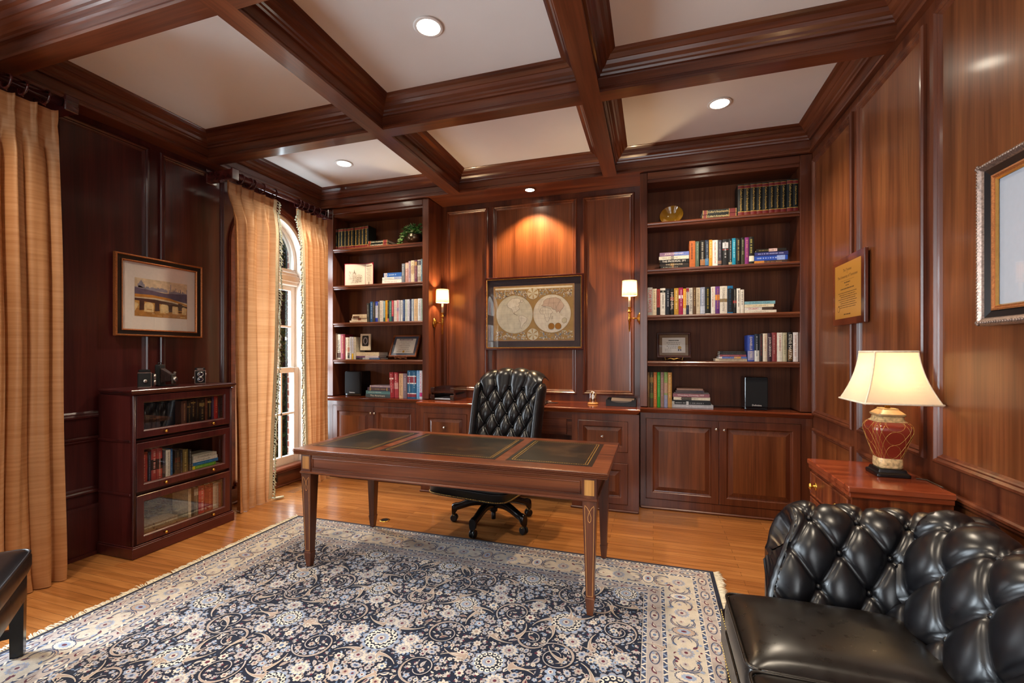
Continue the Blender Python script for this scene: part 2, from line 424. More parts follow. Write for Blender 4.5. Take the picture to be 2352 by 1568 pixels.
# --- window 1 and 2 in the left wall
casing = wood('window_casing', 'y', '#4a2016', '#6a3424', '#7c4430', rough=.3)
def left_window(n, c):
    xs = XL-.13
    fr = MB()
    def ring(r0, r1, x0, x1, m):
        N = 24
        for k in range(N):
            a, d = PI*k/N, PI*(k+1)/N
            q = [(c+r0*math.cos(a), WA+r0*math.sin(a)), (c+r1*math.cos(a), WA+r1*math.sin(a)), (c+r1*math.cos(d), WA+r1*math.sin(d)), (c+r0*math.cos(d), WA+r0*math.sin(d))]
            fr.extr(q, x0, x1, 'x', m)
    # casing on the room side, stepped
    for (r0, r1, h) in ((.45, .465, .012), (.465, .495, .02), (.495, .51, .030)):
        ring(r0, r1, XL, XL+h, 1)
        for s in (-1, 1):
            fr.box(XL, c+s*r0, .17, XL+h, c+s*r1, WA, 1)
    # white jamb lining
    ring(.41, .449, XL-.19, XL-.004, 0)
    for s in (-1, 1): fr.box(XL-.19, c+s*.41, .2, XL-.004, c+s*.449, WA, 0)
    fr.box(XL-.2, c-.45, .171, XL-.06, c+.45, .2, 0)
    # transom
    fr.box(XL-.17, c-.41, 2.15, XL-.06, c+.41, 2.30, 0, c=.012); fr.box(XL-.06, c-.41, 2.19, XL-.045, c+.41, 2.26, 0, c=.006)
    w = struct(fr.build('window_%d' % n, [white, casing]))
    def sash(name, x, z0, z1, mz, bot, top, arch=False):
        m = MB()
        if not arch:
            for s in (-1, 1): m.box(x-.02, c+s*.345, z0, x+.02, c+s*.41, z1, 0, c=.004)
            m.box(x-.02, c-.345, z0, x+.02, c+.345, z0+bot, 0, c=.004); m.box(x-.02, c-.345, z1-top, x+.02, c+.345, z1, 0, c=.004)
            for y in (c-.172, c, c+.172): m.box(x-.014, y-.011, z0+bot, x+.014, y+.011, z1-top)
            m.box(x-.014, c-.345, mz-.011, x+.014, c+.345, mz+.011)
        else:
            m.box(x-.02, c-.41, 2.30, x+.02, c+.41, 2.335, 0)
            for k in range(20):
                a, d = PI*k/20, PI*(k+1)/20
                m.extr([(c+r*math.cos(t), WA+r*math.sin(t)) for r, t in ((.37, a), (.409, a), (.409, d), (.37, d))], x-.02, x+.02, 'x')
            for s in (-1, 1): m.box(x-.02, c+s*.37, 2.33, x+.02, c+s*.409, WA)
            for y in (c-.172, c, c+.172): m.box(x-.012, y-.009, 2.335, x+.012, y+.009, WA+.35)
        o = m.build(name, white, w)
        g = MB()
        if not arch: g.poly([(x, c-.36, z0+.01), (x, c+.36, z0+.01), (x, c+.36, z1-.01), (x, c-.36, z1-.01)])
        else: g.poly([(x, c+.375, 2.32)] + [(x, c+.375*math.cos(PI*k/20), WA+.375*math.sin(PI*k/20)) for k in range(21)] + [(x, c-.375, 2.32)])
        g.build('pane', glass, o)
    sash('upper_sash', XL-.125, 1.19, 2.15, 1.70, .05, .05)
    sash('lower_sash', XL-.08, .2, 1.25, .745, .085, .06)
    sash('arched_light', XL-.11, 2.30, 2.8, 0, 0, 0, True)
    s = MB()
    s.box(XL-.06, c-.47, .165, XL+.055, c+.47, .2, 0, c=.01); s.box(XL, c-.47, .14, XL+.03, c+.47, .165, 0, c=.006)
    s.build('window_sill', casing, w)
    return w
left_window(1, WC); left_window(2, W2C); left_window(4, W3C)
mb = MB(); mb.box(XL, WC-.58, 0, XL+.022, 4.24, .14); mb.box(XL, WC-.58, 0, XL+.036, 4.24, .022, c=.008)
struct(mb.build('baseboard_left', wood_y))

# ================================================================== built-in bookcases
SH = [2.593, 2.172, 1.752, 1.335]         # shelf tops
def bookcase(label, x0, i0, i1, x1):
    t = thing('bookcase', label, 'bookcase', ((x0+x1)/2, 4.4, .92)); 
    M = Matrix.Translation(-Vector(t.location))
    def part(name, m): 
        for i, p in enumerate(q.v): q.v[i] = tuple(M @ Vector(p))
        return q.build(name, m, t)
    q = MB(); q.box(i0-.02, 4.548, .921, i1+.02, 4.572, ZS-.003); part('back_panel', back_z)
    for a, c in ((x0+.002, i0), (i1, x1-.002)):
        q = MB(); q.box(a, 4.25, .921, c, 4.547, ZS-.003, c=.003); part('side_panel', wood_z)
    q = MB(); q.box(i0+.001, 4.25, 2.985, i1-.001, 4.272, ZS-.003, c=.003); q.box(i0+.001, 4.272, 2.96, i1-.001, 4.546, ZS-.01); part('header', wood_x)
    for z in SH:
        q = MB()
        pr = [(4.546, z-.024), (4.275, z-.024), (4.272, z-.044), (4.262, z-.046), (4.258, z-.036), (4.262, z-.03), (4.254, z-.022), (4.252, z-.012), (4.258, z-.004), (4.264, z), (4.546, z)]
        q.extr(pr, i0+.001, i1-.001, 'x'); part('shelf', wood_x)
    return t
bookcase('tall built-in mahogany bookcase beside the window curtain, ivy plant on its top shelf', XL, -3.48, -2.339, -2.262)
bookcase('tall built-in mahogany bookcase in the far right corner, amber bowl on its top shelf', -.115, -.05, 1.161, XR)

def knob(parent, p, m=steel, r=.014, axis=(0, -1, 0), name='knob'):
    q = MB(); pr = [(.006, 0), (.006, .012), (r*.8, .014), (r, .021), (r*.85, .028), (.003, .031)]
    q.lathe(pr, (0, 0, 0), 16, 0); R = Vector((0, 0, 1)).rotation_difference(Vector(axis)).to_matrix().to_4x4()
    q.v = [tuple((Matrix.Translation(p) @ R) @ Vector(v)) for v in q.v]
    return q.build(name, m, parent)
RP = [(0, -.001), (0, .02), (.004, .022), (.058, .022), (.062, .018), (.066, .010), (.070, .009), (.074, .008), (.108, .019), (.110, .020)]
RPS = [(0, -.001), (0, .02), (.003, .022), (.045, .022), (.049, .017), (.052, .010), (.056, .009), (.082, .019), (.084, .020)]
def raised(name, parent, x0, x1, z0, z1, y, prof=RP, axis='z'):
    q = MB(); q.frame((x0, y, z0), (1, 0, 0), (0, 0, 1), (0, -1, 0), x1-x0, z1-z0, prof, 0, True, capm=1)
    return q.build(name, [wood_z if axis == 'z' else wood_x, panel_z if axis == 'z' else wood_x], parent)

def base_cabinet(label, x0, x1, doors, knobs, y=4.25):
    t = thing('base_cabinet', label, 'cabinet', (0, 0, 0))
    q = MB(); q.box(x0+.002, y+.02, .001, x1-.002, 4.57, .866)
    d0, d1 = doors[0][0], doors[-1][1]
    q.box(x0+.002, y, .001, d0-.003, y+.02, .866); q.box(d1+.003, y, .001, x1-.002, y+.02, .866)
    q.box(d0-.003, y, .001, d1+.003, y+.02, .088); q.box(d0-.003, y, .82, d1+.003, y+.02, .866)
    q.build('carcass', wood_z, t)
    q = MB(); q.box(x0+.002, y-.016, .001, x1-.002, y-.0005, .02, c=.007); q.build('shoe_moulding', wood_x, t)
    for (a, c), (kx, kz) in zip(doors, knobs):
        d = raised('door', t, a, c, .092, .816, y+.019); knob(d, (kx, y-.003, kz))
    return t
base_cabinet('mahogany base cabinet with two raised-panel doors, in the far right corner', -.113, XR, [(-.062, .543), (.547, 1.166)], [(.522, .745), (.585, .741)])
base_cabinet('mahogany base cabinet with two raised-panel doors, behind the window curtain', XL, -2.264, [(-3.478, -2.944), (-2.94, -2.418)], [(-2.965, .745), (-2.918, .745)])

def pedestal(label, x0, x1, dr, y=4.07):
    t = thing('drawer_pedestal', label, 'drawer cabinet', (0, 0, 0))
    q = MB(); q.box(x0+.002, y+.02, .001, x1-.002, 4.57, .866)
    a, c = dr[0][0], dr[0][1]
    q.box(x0+.002, y, .001, a-.003, y+.02, .866); q.box(c+.003, y, .001, x1-.002, y+.02, .866)
    zs = sorted([(d[2], d[3]) for d in dr]); lo = .001
    for z0, z1 in zs: q.box(a-.003, y, lo, c+.003, y+.02, z0-.003); lo = z1+.003
    q.box(a-.003, y, lo, c+.003, y+.02, .866)
    q.build('carcass', wood_z, t)
    q = MB(); q.box(x0+.002-.012, y-.016, .001, x1-.002, y-.0005, .02, c=.007); q.build('shoe_moulding', wood_x, t)
    for (a, c, z0, z1) in dr:
        d = raised('drawer', t, a, c, z0, z1, y+.019, RPS if z1-z0 < .3 else RP); knob(d, ((a+c)/2, y-.003, (z0+z1)/2))
    return t
pedestal('two-drawer mahogany pedestal under the worktop, behind the right end of the desk', -.711, -.116, [(-.651, -.213, .53, .80), (-.651, -.213, .067, .43)])
pedestal('two-drawer mahogany pedestal under the worktop, left of the desk chair', -2.26, -1.70, [(-2.22, -1.75, .53, .80), (-2.22, -1.75, .067, .43)])
t = thing('pencil_drawer_unit', 'shallow mahogany drawer unit over the kneehole behind the desk chair', 'drawer cabinet', (0, 0, 0))
q = MB(); q.box(-1.698, 4.12, .645, -.713, 4.56, .866); q.box(-1.698, 4.10, .80, -.713, 4.12, .866); q.build('carcass', wood_x, t)
for a, c, k in ((-1.65, -1.22, -1.435), (-1.19, -.763, -1.0)):
    d = raised('drawer', t, a, c, .655, .80, 4.119, [(0, -.001), (0, .014), (.004, .018), (.012, .018)], 'x'); knob(d, (k, 4.101, .73))
# worktop across both bookcases and the desk niche
t = MB()
def outline(d, z):
    return [(XL+.002, 4.215+d, z), (-2.29+d, 4.215+d, z), (-2.29+d, 4.035+d, z), (-.108-d, 4.035+d, z), (-.108-d, 4.215+d, z), (XR-.002, 4.215+d, z), (XR-.002, 4.575, z), (XL+.002, 4.575, z)]
t.loops([outline(d, z) for d, z in ((.03, .868), (.026, .874), (.02, .876), (.012, .884), (.008, .892), (.0, .896), (-.003, .905), (-.001, .911), (.005, .915))], 0, True, True, True)
o = t.build('worktop', top_x)
tag(o, 'long glossy mahogany worktop along the back wall under both bookcases', 'worktop')
# ================================================================== writing desk
DX, DY, DW, DD, DH = -1.235, 2.775, 1.012, .42, .785
RUGZ = .012; STAND = .0162
t = thing('writing_desk', 'long mahogany writing desk with three black leather inset panels, standing on the rug', 'desk', (DX, DY, STAND))
zt = DH-STAND
q = MB()
def ring(d, z): return [(-DW+d, -DD+d, z), (DW-d, -DD+d, z), (DW-d, DD-d, z), (-DW+d, DD-d, z)]
q.loops([ring(d, z) for d, z in ((.012, zt-.036), (.004, zt-.034), (.002, zt-.029), (.008, zt-.0265), (.001, zt-.024), (.0, zt-.020), (.007, zt-.0175), (.0, zt-.015), (-.001, zt-.011), (.006, zt-.0085), (.0, zt-.006), (.003, zt-.001), (.008, zt))], 0, True, True, True)
top = q.build('desktop', desk_x, t)
PX = [(-.955, -.50), (-.435, .35), (.415, .915)]; PY = (-.30, .33)
lt = MB()
lm, nt, b = mat('desk_leather'); setc(b, lin('#191512'), .3, spec=.5)
tc = node(nt, 'ShaderNodeTexCoord'); n1 = node(nt, 'ShaderNodeTexNoise'); n1.inputs['Scale'].default_value = 3.2; n1.inputs['Detail'].default_value = 6; n1.inputs['Roughness'].default_value = .65
rp = node(nt, 'ShaderNodeValToRGB'); e = rp.color_ramp.elements; e[0].position = .52; e[0].color = (*lin('#121110'), 1); e[1].position = .8; e[1].color = (*lin('#4a3622'), 1)
nt.links.new(tc.outputs['Object'], n1.inputs['Vector']); nt.links.new(n1.outputs['Fac'], rp.inputs['Fac']); nt.links.new(rp.outputs['Color'], b.inputs['Base Color'])
for i, (a, c) in enumerate(PX):
    q = MB(); q.box(a, PY[0], zt, c, PY[1], zt+.0012)
    def chain(p0, p1, w=.009):     # tooled gilt border: a row of small links
        d = Vector((p1[0]-p0[0], p1[1]-p0[1], 0)); n = int(d.length/.013); u = d.normalized(); v = Vector((-u.y, u.x, 0))
        for k in range(n):
            o = Vector((p0[0], p0[1], zt+.0016))+u*(k*d.length/n)
            q.poly([o+u*.001-v*w*.2, o+u*.006-v*w*.5, o+u*.0115-v*w*.1, o+u*.006+v*w*.35], 1)
    e_ = .03
    cs = [(a+e_, PY[0]+e_), (c-e_, PY[0]+e_), (c-e_, PY[1]-e_), (a+e_, PY[1]-e_)]
    for k in range(4): chain(cs[k], cs[(k+1) % 4])
    e_ = .018; 
    for s in (a+e_+.026, c-e_-.026):
        chain((s, PY[0]+e_+.012), (s, PY[1]-e_-.012), .006)
    tag(q.build('leather_inset', [lm, gold_l], top), 'black leather writing surface with tooled gilt border')
LX, LYf, LYb = .95-.035, -.37, .325
# apron: front, back and two ends
for (x0, y0, x1, y1, nm) in ((-LX+.035, LYf-.032, LX-.035, LYf-.01, 'f'), (-LX+.035, LYb+.01, LX-.035, LYb+.032, 'b')):
    q = MB(); q.box(x0, y0, .625, x1, y1, zt-.037)
    if nm == 'f':
        q.frame((x0+.012, y0-.0005, .645), (1, 0, 0), (0, 0, 1), (0, -1, 0), x1-x0-.024, zt-.052-.645, [(0, 0), (.002, .004), (.006, .005), (.009, 0)], 0)
        q.box(-LX-.045, y0-.014, .612, LX+.045, y0+.02, .626, c=.005)
    else: q.box(-LX-.045, y1-.02, .612, LX+.045, y1+.01, .626, c=.005)
    q.build('apron', desk_x, t)
for s in (-1, 1):
    q = MB(); xa, xb = sorted((s*(LX+.032), s*(LX+.01)))
    q.box(xa, LYf+.035, .625, xb, LYb-.035, zt-.037)
    xa, xb = sorted((s*(LX+.045), s*(LX+.012))); q.box(xa, LYf+.03, .612, xb, LYb-.03, .626, c=.004); q.build('apron', desk_y, t)
for sx in (-1, 1):
    for y in (LYf, LYb):
        q = MB(); cx = sx*LX
        def sq(h, z): return [(cx-h, y-h, z), (cx+h, y-h, z), (cx+h, y+h, z), (cx-h, y+h, z)]
        q.loops([sq(h, z) for h, z in ((.016, 0), (.024, .085), (.0255, .09), (.0215, .094), (.037, .612), (.0375, zt-.037))], 0, True, True, True)
        # satinwood die and stringing on the outer faces
        f = -1 if y < 0 else 1
        yy = y+f*.0385
        q.box(cx-.026, min(yy, y+f*.037), .642, cx+.026, max(yy, y+f*.037), zt-.045, 1)
        def st(z): return .0215+(.037-.0215)*(z-.094)/(.612-.094)
        def pt(u, z): h = st(z); return (cx+u*h, y+f*(h+.0008), z)
        def line(P, w=.0013): 
            for k in range(len(P)-1):
                a, c = Vector(pt(*P[k])), Vector(pt(*P[k+1])); d = (c-a); 
                if d.length < 1e-6: continue
                d.normalize(); n = Vector((0, f, 0)).cross(d)*w
                q.poly([a-n, c-n, c+n, a+n], 2)
        line([(-.68, .585), (-.68, .105), (.68, .105), (.68, .585)])
        loop = [(-.68, .585)] + [(-.62+.5*k/6, .585-.03*(k/6)**1.5) for k in range(7)] + [(.0+.32*math.sin(2*PI*k/16), .53-.026*math.cos(2*PI*k/16)+.0) for k in range(-1, 2)]
        lp = [(-.68, .59), (-.3, .575), (.05, .552), (.26, .528), (.22, .508), (0, .498), (-.22, .508), (-.26, .528), (-.05, .552), (.3, .575), (.68, .59)]
        line(lp)
        q.build('leg', [desk_z, inlay, string], t)

# ================================================================== tufting helper
def tuft_h(u, v, du, dv, H, p=.42, br=.022, bd=.35):
    a, b2 = u/du+v/dv, u/du-v/dv
    s = (abs(math.sin(PI*a))*abs(math.sin(PI*b2)))**p
    ra, rb = round(a), round(b2)
    ub, vb = (ra+rb)*du/2, (ra-rb)*dv/2
    d2 = ((u-ub)**2+(v-vb)**2)/(br*br)
    return H*s - H*bd*math.exp(-d2)
def tuft_grid(q, fn, u0, u1, v0, v1, du, dv, uo, vo, N=12):
    """surface fn(u, v) meshed along the creases of a diamond lattice (button at u = uo, v = vo), clipped to a rectangle"""
    cache = {}
    def V(i, j):
        a, b2 = i/N, j/N; u = min(u1, max(u0, uo+(a+b2)*du/2)); v = min(v1, max(v0, vo+(a-b2)*dv/2)); k = (round(u, 6), round(v, 6))
        if k not in cache: cache[k] = q.pt(fn(u, v))
        return cache[k]
    cs = [((u-uo)/du+(v-vo)/dv, (u-uo)/du-(v-vo)/dv) for u in (u0, u1) for v in (v0, v1)]
    i0, i1 = int(min(c[0] for c in cs)*N)-2, int(max(c[0] for c in cs)*N)+2
    j0, j1 = int(min(c[1] for c in cs)*N)-2, int(max(c[1] for c in cs)*N)+2
    for i in range(i0, i1):
        for j in range(j0, j1):
            uc, vc = uo+(i+j+1)/N*du/2, vo+(i-j)/N*dv/2
            if uc < u0-du/N or uc > u1+du/N or vc < v0-dv/N or vc > v1+dv/N: continue
            ids = []
            for k in (V(i, j), V(i+1, j), V(i+1, j+1), V(i, j+1)):
                if k not in ids: ids.append(k)
            if len(ids) >= 3: q.face(ids, 0, True)
def buttons(du, dv, u0, u1, v0, v1):
    out = []
    for a in range(-40, 41):
        for b2 in range(-40, 41):
            u, v = (a+b2)*du/2, (a-b2)*dv/2
            if u0 <= u <= u1 and v0 <= v <= v1: out.append((u, v))
    return out
nail = plain('#c9a45c', .3, 1.0, name='brass_nailhead', var=.05)
def nails(name, pts, r, parent, step=None, n=6):
    """a run of nail heads along a line of (point, normal)"""
    q = MB()
    for p, nn in pts:
        p, nn = Vector(p), Vector(nn).normalized(); a = nn.orthogonal().normalized(); b2 = nn.cross(a)
        L = []
        for rr, h in ((r, 0), (r*.75, r*.5), (r*.2, r*.75)):
            L.append([p+a*(rr*math.cos(2*PI*k/n))+b2*(rr*math.sin(2*PI*k/n))+nn*h for k in range(n)])
        q.loops(L, 0, True, False, True, True)
    return q.build(name, nail, parent)
def along(pts, step):
    """evenly spaced points on a polyline"""
    P = [Vector(p) for p in pts]; out = []; carry = 0.0
    for a, c in zip(P[:-1], P[1:]):
        d = (c-a).length; s = carry
        while s < d: out.append(a+(c-a)*(s/d)); s += step
        carry = s-d
    return out

# ================================================================== executive desk chair
t = thing('desk_chair', 'black button-tufted leather swivel desk chair behind the desk', 'chair', (-1.262, 3.495, 0), math.radians(-9))
q = MB()
pr = [(.03, .10), (.034, .12), (.034, .2), (.045, .215), (.045, .25), (.03, .265), (.03, .33)]
q.lathe(pr, (0, 0, 0), 20, 0); q.lathe([(.018, .035), (.018, .1)], (0, 0, 0), 12, 0)
q.box(-.14, -.12, .31, .14, .12, .3295, c=.006); q.build('column', black, t)
for k in range(5):
    a = math.radians(199+72*k); q = MB(); n = 14
    ux, uy = math.cos(a), math.sin(a)
    L = []
    for i in range(n+1):
        s = i/n; r = .02+.33*s
        zc_ = .165-.02*s+.030*math.sin(PI*min(1, s*1.25))*(1-s) - (.035*max(0, (s-.45)/.55)**1.6)
        hh = .038-.010*s + (.016 if s > .86 else 0); ww = .030-.006*s+(.004 if s > .86 else 0)
        zc_ -= (.008 if s > .86 else 0)
        c = Vector((ux*r, uy*r, zc_)); sd = Vector((-uy, ux, 0))
        ring_ = []
        for j in range(10):
            th = 2*PI*j/10; cx_, cz_ = math.cos(th), math.sin(th)
            e2 = .7
            ring_.append(c+sd*(ww*math.copysign(abs(cx_)**e2, cx_))+Vector((0, 0, hh*math.copysign(abs(cz_)**e2, cz_))))
        L.append(ring_)
    q.loops(L, 0, True, True, True, True)
    leg = q.build('base_arm', ebony, t)
    q = MB(); p = Vector((ux*.335, uy*.335, 0))
    q.tube([p+Vector((0, 0, .052)), p+Vector((0, 0, .078))], .011, 10, 1)
    for s in (-1, 1):
        sd = Vector((-uy, ux, 0))*s
        q.v += []; P0 = p+sd*.004+Vector((0, 0, .030)); P1 = p+sd*.024+Vector((0, 0, .030))
        q.tube([P0, P0+sd*.001, P1-sd*.003, P1], [.026, .030, .030, .024], 16, 0)
    q.tube([p-Vector((-uy, ux, 0))*.02+Vector((0, 0, .045)), p+Vector((0, 0, .062)), p+Vector((-uy, ux, 0))*.02+Vector((0, 0, .045))], .012, 8, 1)
    q.build('caster', [black, brass_old], leg)
# seat
SX, SY0, SY1, SZ0, SZ1 = .345, -.48, .20, .330, .53
def rsq(u, hx, y0, y1, r, cy=None):      # rounded rectangle outline, u in 0..1
    P = []; cyy = (y0+y1)/2; hy = (y1-y0)/2
    a = 2*PI*u; c, s = math.cos(a), math.sin(a); e2 = .28
    return (hx*math.copysign(abs(c)**e2, c), cyy+hy*math.copysign(abs(s)**e2, s))
prof = [(-.02, SZ0), (0, SZ0+.006), (.0, SZ0+.07), (.012, SZ0+.076), (.016, SZ0+.09), (.012, SZ0+.13), (-.006, SZ0+.16), (-.05, SZ0+.178), (-.14, SZ0+.19), (-.28, SZ0+.195)]
q = MB(); n = 64
q.loops([[(*rsq(k/n, SX+d, SY0-d, SY1+d, 0), z) for k in range(n)] for d, z in prof], 0, True, True, True, True)
seat = q.build('seat', leath, t)
edge = [(*rsq(k/240, SX+.001, SY0-.001, SY1+.001, 0), SZ0+.016) for k in range(241)]
np_ = along(edge, .0125)
nails('nail_stud', [(p, (p.x, p.y+.13, 0)) for p in np_], .0052, seat)
q = MB(); q.tube([( *rsq(k/96, SX+.013, SY0-.013, SY1+.013, 0), SZ0+.076) for k in range(97)], .0055, 6, 0); q.build('piping', leath, seat)
# back, tufted front
W0, W1, HB, ZB0 = .262, .276, .80, .50
def back_pt(x, s):
    """x across, s up the back 0..1 -> (y, z) of the front skin centre"""
    z = ZB0+HB*.93*s
    y = .16+.13*s+.06*(1-math.cos(s*1.4))
    return y, z
CU, CV = .134, .232
def chair_h(u, v):
    vl = CV*2.76                       # last button row; plain pleats run from it over the crest
    t_ = tuft_h(u+CU/2, v-CV*.26, CU, CV, .044, .40, .018, .3)
    if v < vl-CV*.5: return t_
    c = .044*abs(math.sin(PI*u/CU))**.5
    if v > vl: return c if v > vl+.03 else c*(v-vl)/.03+t_*(1-(v-vl)/.03)
    return t_
def top_z(x): return -.055*(abs(x)/.30)**2.6
def backfront(u, v):
    s = v; hw = W0+(W1-W0)*s+.034*max(0, min(1, (s-.84)/.08))
    x = (u-.5)*2*hw
    ss = min(s, .94)
    y, z = back_pt(x, ss)
    z += top_z(x)*max(0, (s-.6)/.4)
    uu, vv = (u-.5)*2*.268, s*HB
    h = chair_h(uu, vv)
    if s > .90: h *= 1.0
    edge_f = min(1, (1-abs(u-.5)*2)/.10); h = h*(.35+.65*edge_f)
    top_f = 1.0
    if s > .94:                     # roll over the crest to the back
        k = (s-.94)/.06; ang = k*PI*.9
        y2, z2 = back_pt(x, .94); z2 += top_z(x)*max(0, (s-.6)/.4)
        g = chair_h(uu, .94*HB)*(.35+.65*edge_f)
        r = .052
        e_ = abs(u-.5)*2; cup = .035*e_**3; f_ = 1-.5*e_**6
        return (x, y2+r-(r+g*f_)*math.cos(ang)+-cup*math.cos(ang), z2+(r+g*.6*f_)*math.sin(ang))
    cup = .035*(abs(u-.5)*2)**3
    return (x, y-h-cup, z+h*.1)
q = MB(); tuft_grid(q, lambda a, c: backfront(.5+a/.536, c/HB), -.268, .268, 0, HB, CU, CV, -CU/2, CV*.26, 16)
bk = q.build('backrest', leath, t, auto=False)
bmesh_ = None
def button(p, parent):
    global bmesh_
    if bmesh_ is None:
        q = MB(); q.sphere((0, 0, 0), .0105, 0, 10); o = q.build('tufting_button', leath, parent); bmesh_ = o.data
    else:
        o = bpy.data.objects.new('tufting_button', bmesh_); COL.objects.link(o); o.parent = parent
    o.location = p
for (u, v0_) in buttons(CU, CV, -.28, .36, -CV*.2, CV*2.51):
    x = u-CU/2; v = v0_+CV*.26
    if abs(x) > .242: continue
    y, z = back_pt(x, v/HB); z += top_z(x)*max(0, (v/HB-.6)/.4)
    button((x, y+.001, z), bk)
q = MB()      # outside back shell
def shell(u, v):
    hw = W0+(W1-W0)*v+.012; x = (u-.5)*2*hw; y, z = back_pt(x, v*.94); z += top_z(x)*max(0, (v-.6)/.4)
    return (x, y+.10-.06*(abs(u-.5)*2)**2, z+.02*v)
q.grid(shell, 20, 24, 0, True); q.build('back_panel', leath, t)
# padded wings down both sides
for s in (-1, 1):
    q = MB(); P = []; R = []
    for k in range(27):
        v = k/26*.915; x = s*(W0+(W1-W0)*v+.022); y, z = back_pt(x, v); z += -.045*max(0, (v-.6)/.4)
        if v < .3: y -= .10*(1-v/.3)**2; x += s*.03*(1-v/.3)**2
        P.append((x+s*.012, y-.012, z)); R.append(.040 if k < 25 else (.032 if k == 25 else .016))
    L = []
    for i, p in enumerate(P):
        L.append([(p[0]+s*.0+R[i]*.9*math.cos(2*PI*j/16), p[1]+R[i]*2.0*math.sin(2*PI*j/16), p[2]) for j in range(16)])
    q.loops(L, 0, True, True, True, True)
    wg = q.build('side_wing', leath, t)
    pts = along([(p[0]+s*.025, p[1]+.035, p[2]) for p in P[:-2]], .0135)
    nails('nail_stud', [(p, (s, .3, 0)) for p in pts], .0048, wg)
q = MB(); q.tube([(-.04, .12, .325), (-.10, .19, .32), (-.16, .21, .30), (-.17, .20, .25)], .012, 10, 0); q.build('tilt_lever', chrome, t)

# ================================================================== chesterfield sofa
t = thing('tufted_sofa', 'black leather tufted sofa with rolled arms along the right wall', 'sofa', (0, 0, 0))
SYF, SYN = 2.10, .10              # far arm centre, near end
# --- far arm: cross-section in (y, z), swept along x
def arm_section(s):
    """s 0..1 from the seat crevice up the inside, over the roll and down outside -> (y, z, ny, nz)"""
    pts = ARM
    f = s*(len(pts)-1); i = min(int(f), len(pts)-2); k = f-i
    y = pts[i][0]*(1-k)+pts[i+1][0]*k; z = pts[i][1]*(1-k)+pts[i+1][1]*k
    ty, tz = pts[i+1][0]-pts[i][0], pts[i+1][1]-pts[i][1]; l = math.hypot(ty, tz)
    return y, z, -tz/l, ty/l
def resample(P, n):
    P = [Vector((p[0], p[1], 0)) for p in P]; L = [0]
    for a, c in zip(P[:-1], P[1:]): L.append(L[-1]+(c-a).length)
    out = []
    for k in range(n+1):
        d = L[-1]*k/n; i = max(j for j in range(len(L)) if L[j] <= d+1e-9); i = min(i, len(P)-2)
        f = (d-L[i])/(L[i+1]-L[i]); p = P[i]+(P[i+1]-P[i])*f; out.append((p.x, p.y))
    return out, L[-1]
def smooth_curve(C, n=40):
    P = [Vector((*p, 0)) for p in C]; P = [2*P[0]-P[1]]+P+[2*P[-1]-P[-2]]; out = []
    for i in range(1, len(P)-2):
        for k in range(n//4):
            u = k/(n//4); a, b2, c, d = P[i-1], P[i], P[i+1], P[i+2]
            p = .5*((2*b2)+(-a+c)*u+(2*a-5*b2+4*c-d)*u*u+(-a+3*b2-3*c+d)*u**3); out.append((p.x, p.y))
    out.append((P[-2].x, P[-2].y)); return out
ARM, ARML = resample(smooth_curve([(1.90, .42), (1.915, .50), (1.945, .60), (1.975, .68), (2.015, .745), (2.075, .778), (2.14, .765), (2.185, .715), (2.18, .655), (2.145, .62), (2.125, .585)]), 60)
XB = .80                           # seat / back junction
def front_x(z):                    # the arm's front edge leans back towards the roll
    k = max(0, min(1, (z-.42)/.33)); return .42+.115*k**1.5
DUa, DVa = .158, .250
def arm_skin(u, v):
    y, z, ny, nz = arm_section(v)
    x0 = front_x(z); x = max(x0, .42+.75*u); u = (x-x0)/(1.17-x0)
    arc = v*ARML
    fade = min(1, u/.10)**.6
    h = tuft_h(x-.666, arc-.25, DUa, DVa, .033, .38, .018, .45)*min(1, max(0, (.86-v)/.12))
    h = h*(.25+.75*fade)
    return (x, y+ny*h, z+nz*h)
q = MB(); tuft_grid(q, lambda a, c: arm_skin((a-.42)/.75, c/ARML), .42, 1.17, 0, ARML, DUa, DVa, .666, .25, 14)
# front scroll facing
prof = [Vector(arm_skin(0, k/90)) for k in range(91)]
cen = Vector((.44, 2.06, .62))
def toward(k, dx): return [Vector((p.x+dx+.0012*math.cos(j*1.1)*(1 if k > .15 else 0), p.y+(cen.y-p.y)*k, p.z+(cen.z+(.25*(p.z-.62))-p.z)*k)) for j, p in enumerate(prof)]
q.loops([toward(0, 0), toward(.06, -.010), toward(.16, -.012), toward(.30, -.004), toward(.60, .004), toward(.95, .008)], 0, False, False, False, True)
arm = q.build('arm', leath, t, auto=False)
q = MB()
for (u, v) in buttons(DUa, DVa, -.30, .55, -.25, ARML*.84-.25):
    s = (v+.25)/ARML
    if not .02 < s < .84: continue
    y, z, ny, nz = arm_section(s); x = u+.666
    if x < front_x(z)+.03 or x > 1.1: continue
    button((x, y-ny*.006, z-nz*.006), arm)
q = MB(); q.box(.45, 1.95, .16, 1.17, 2.135, .60, c=.01); q.build('arm_base', leath, arm)
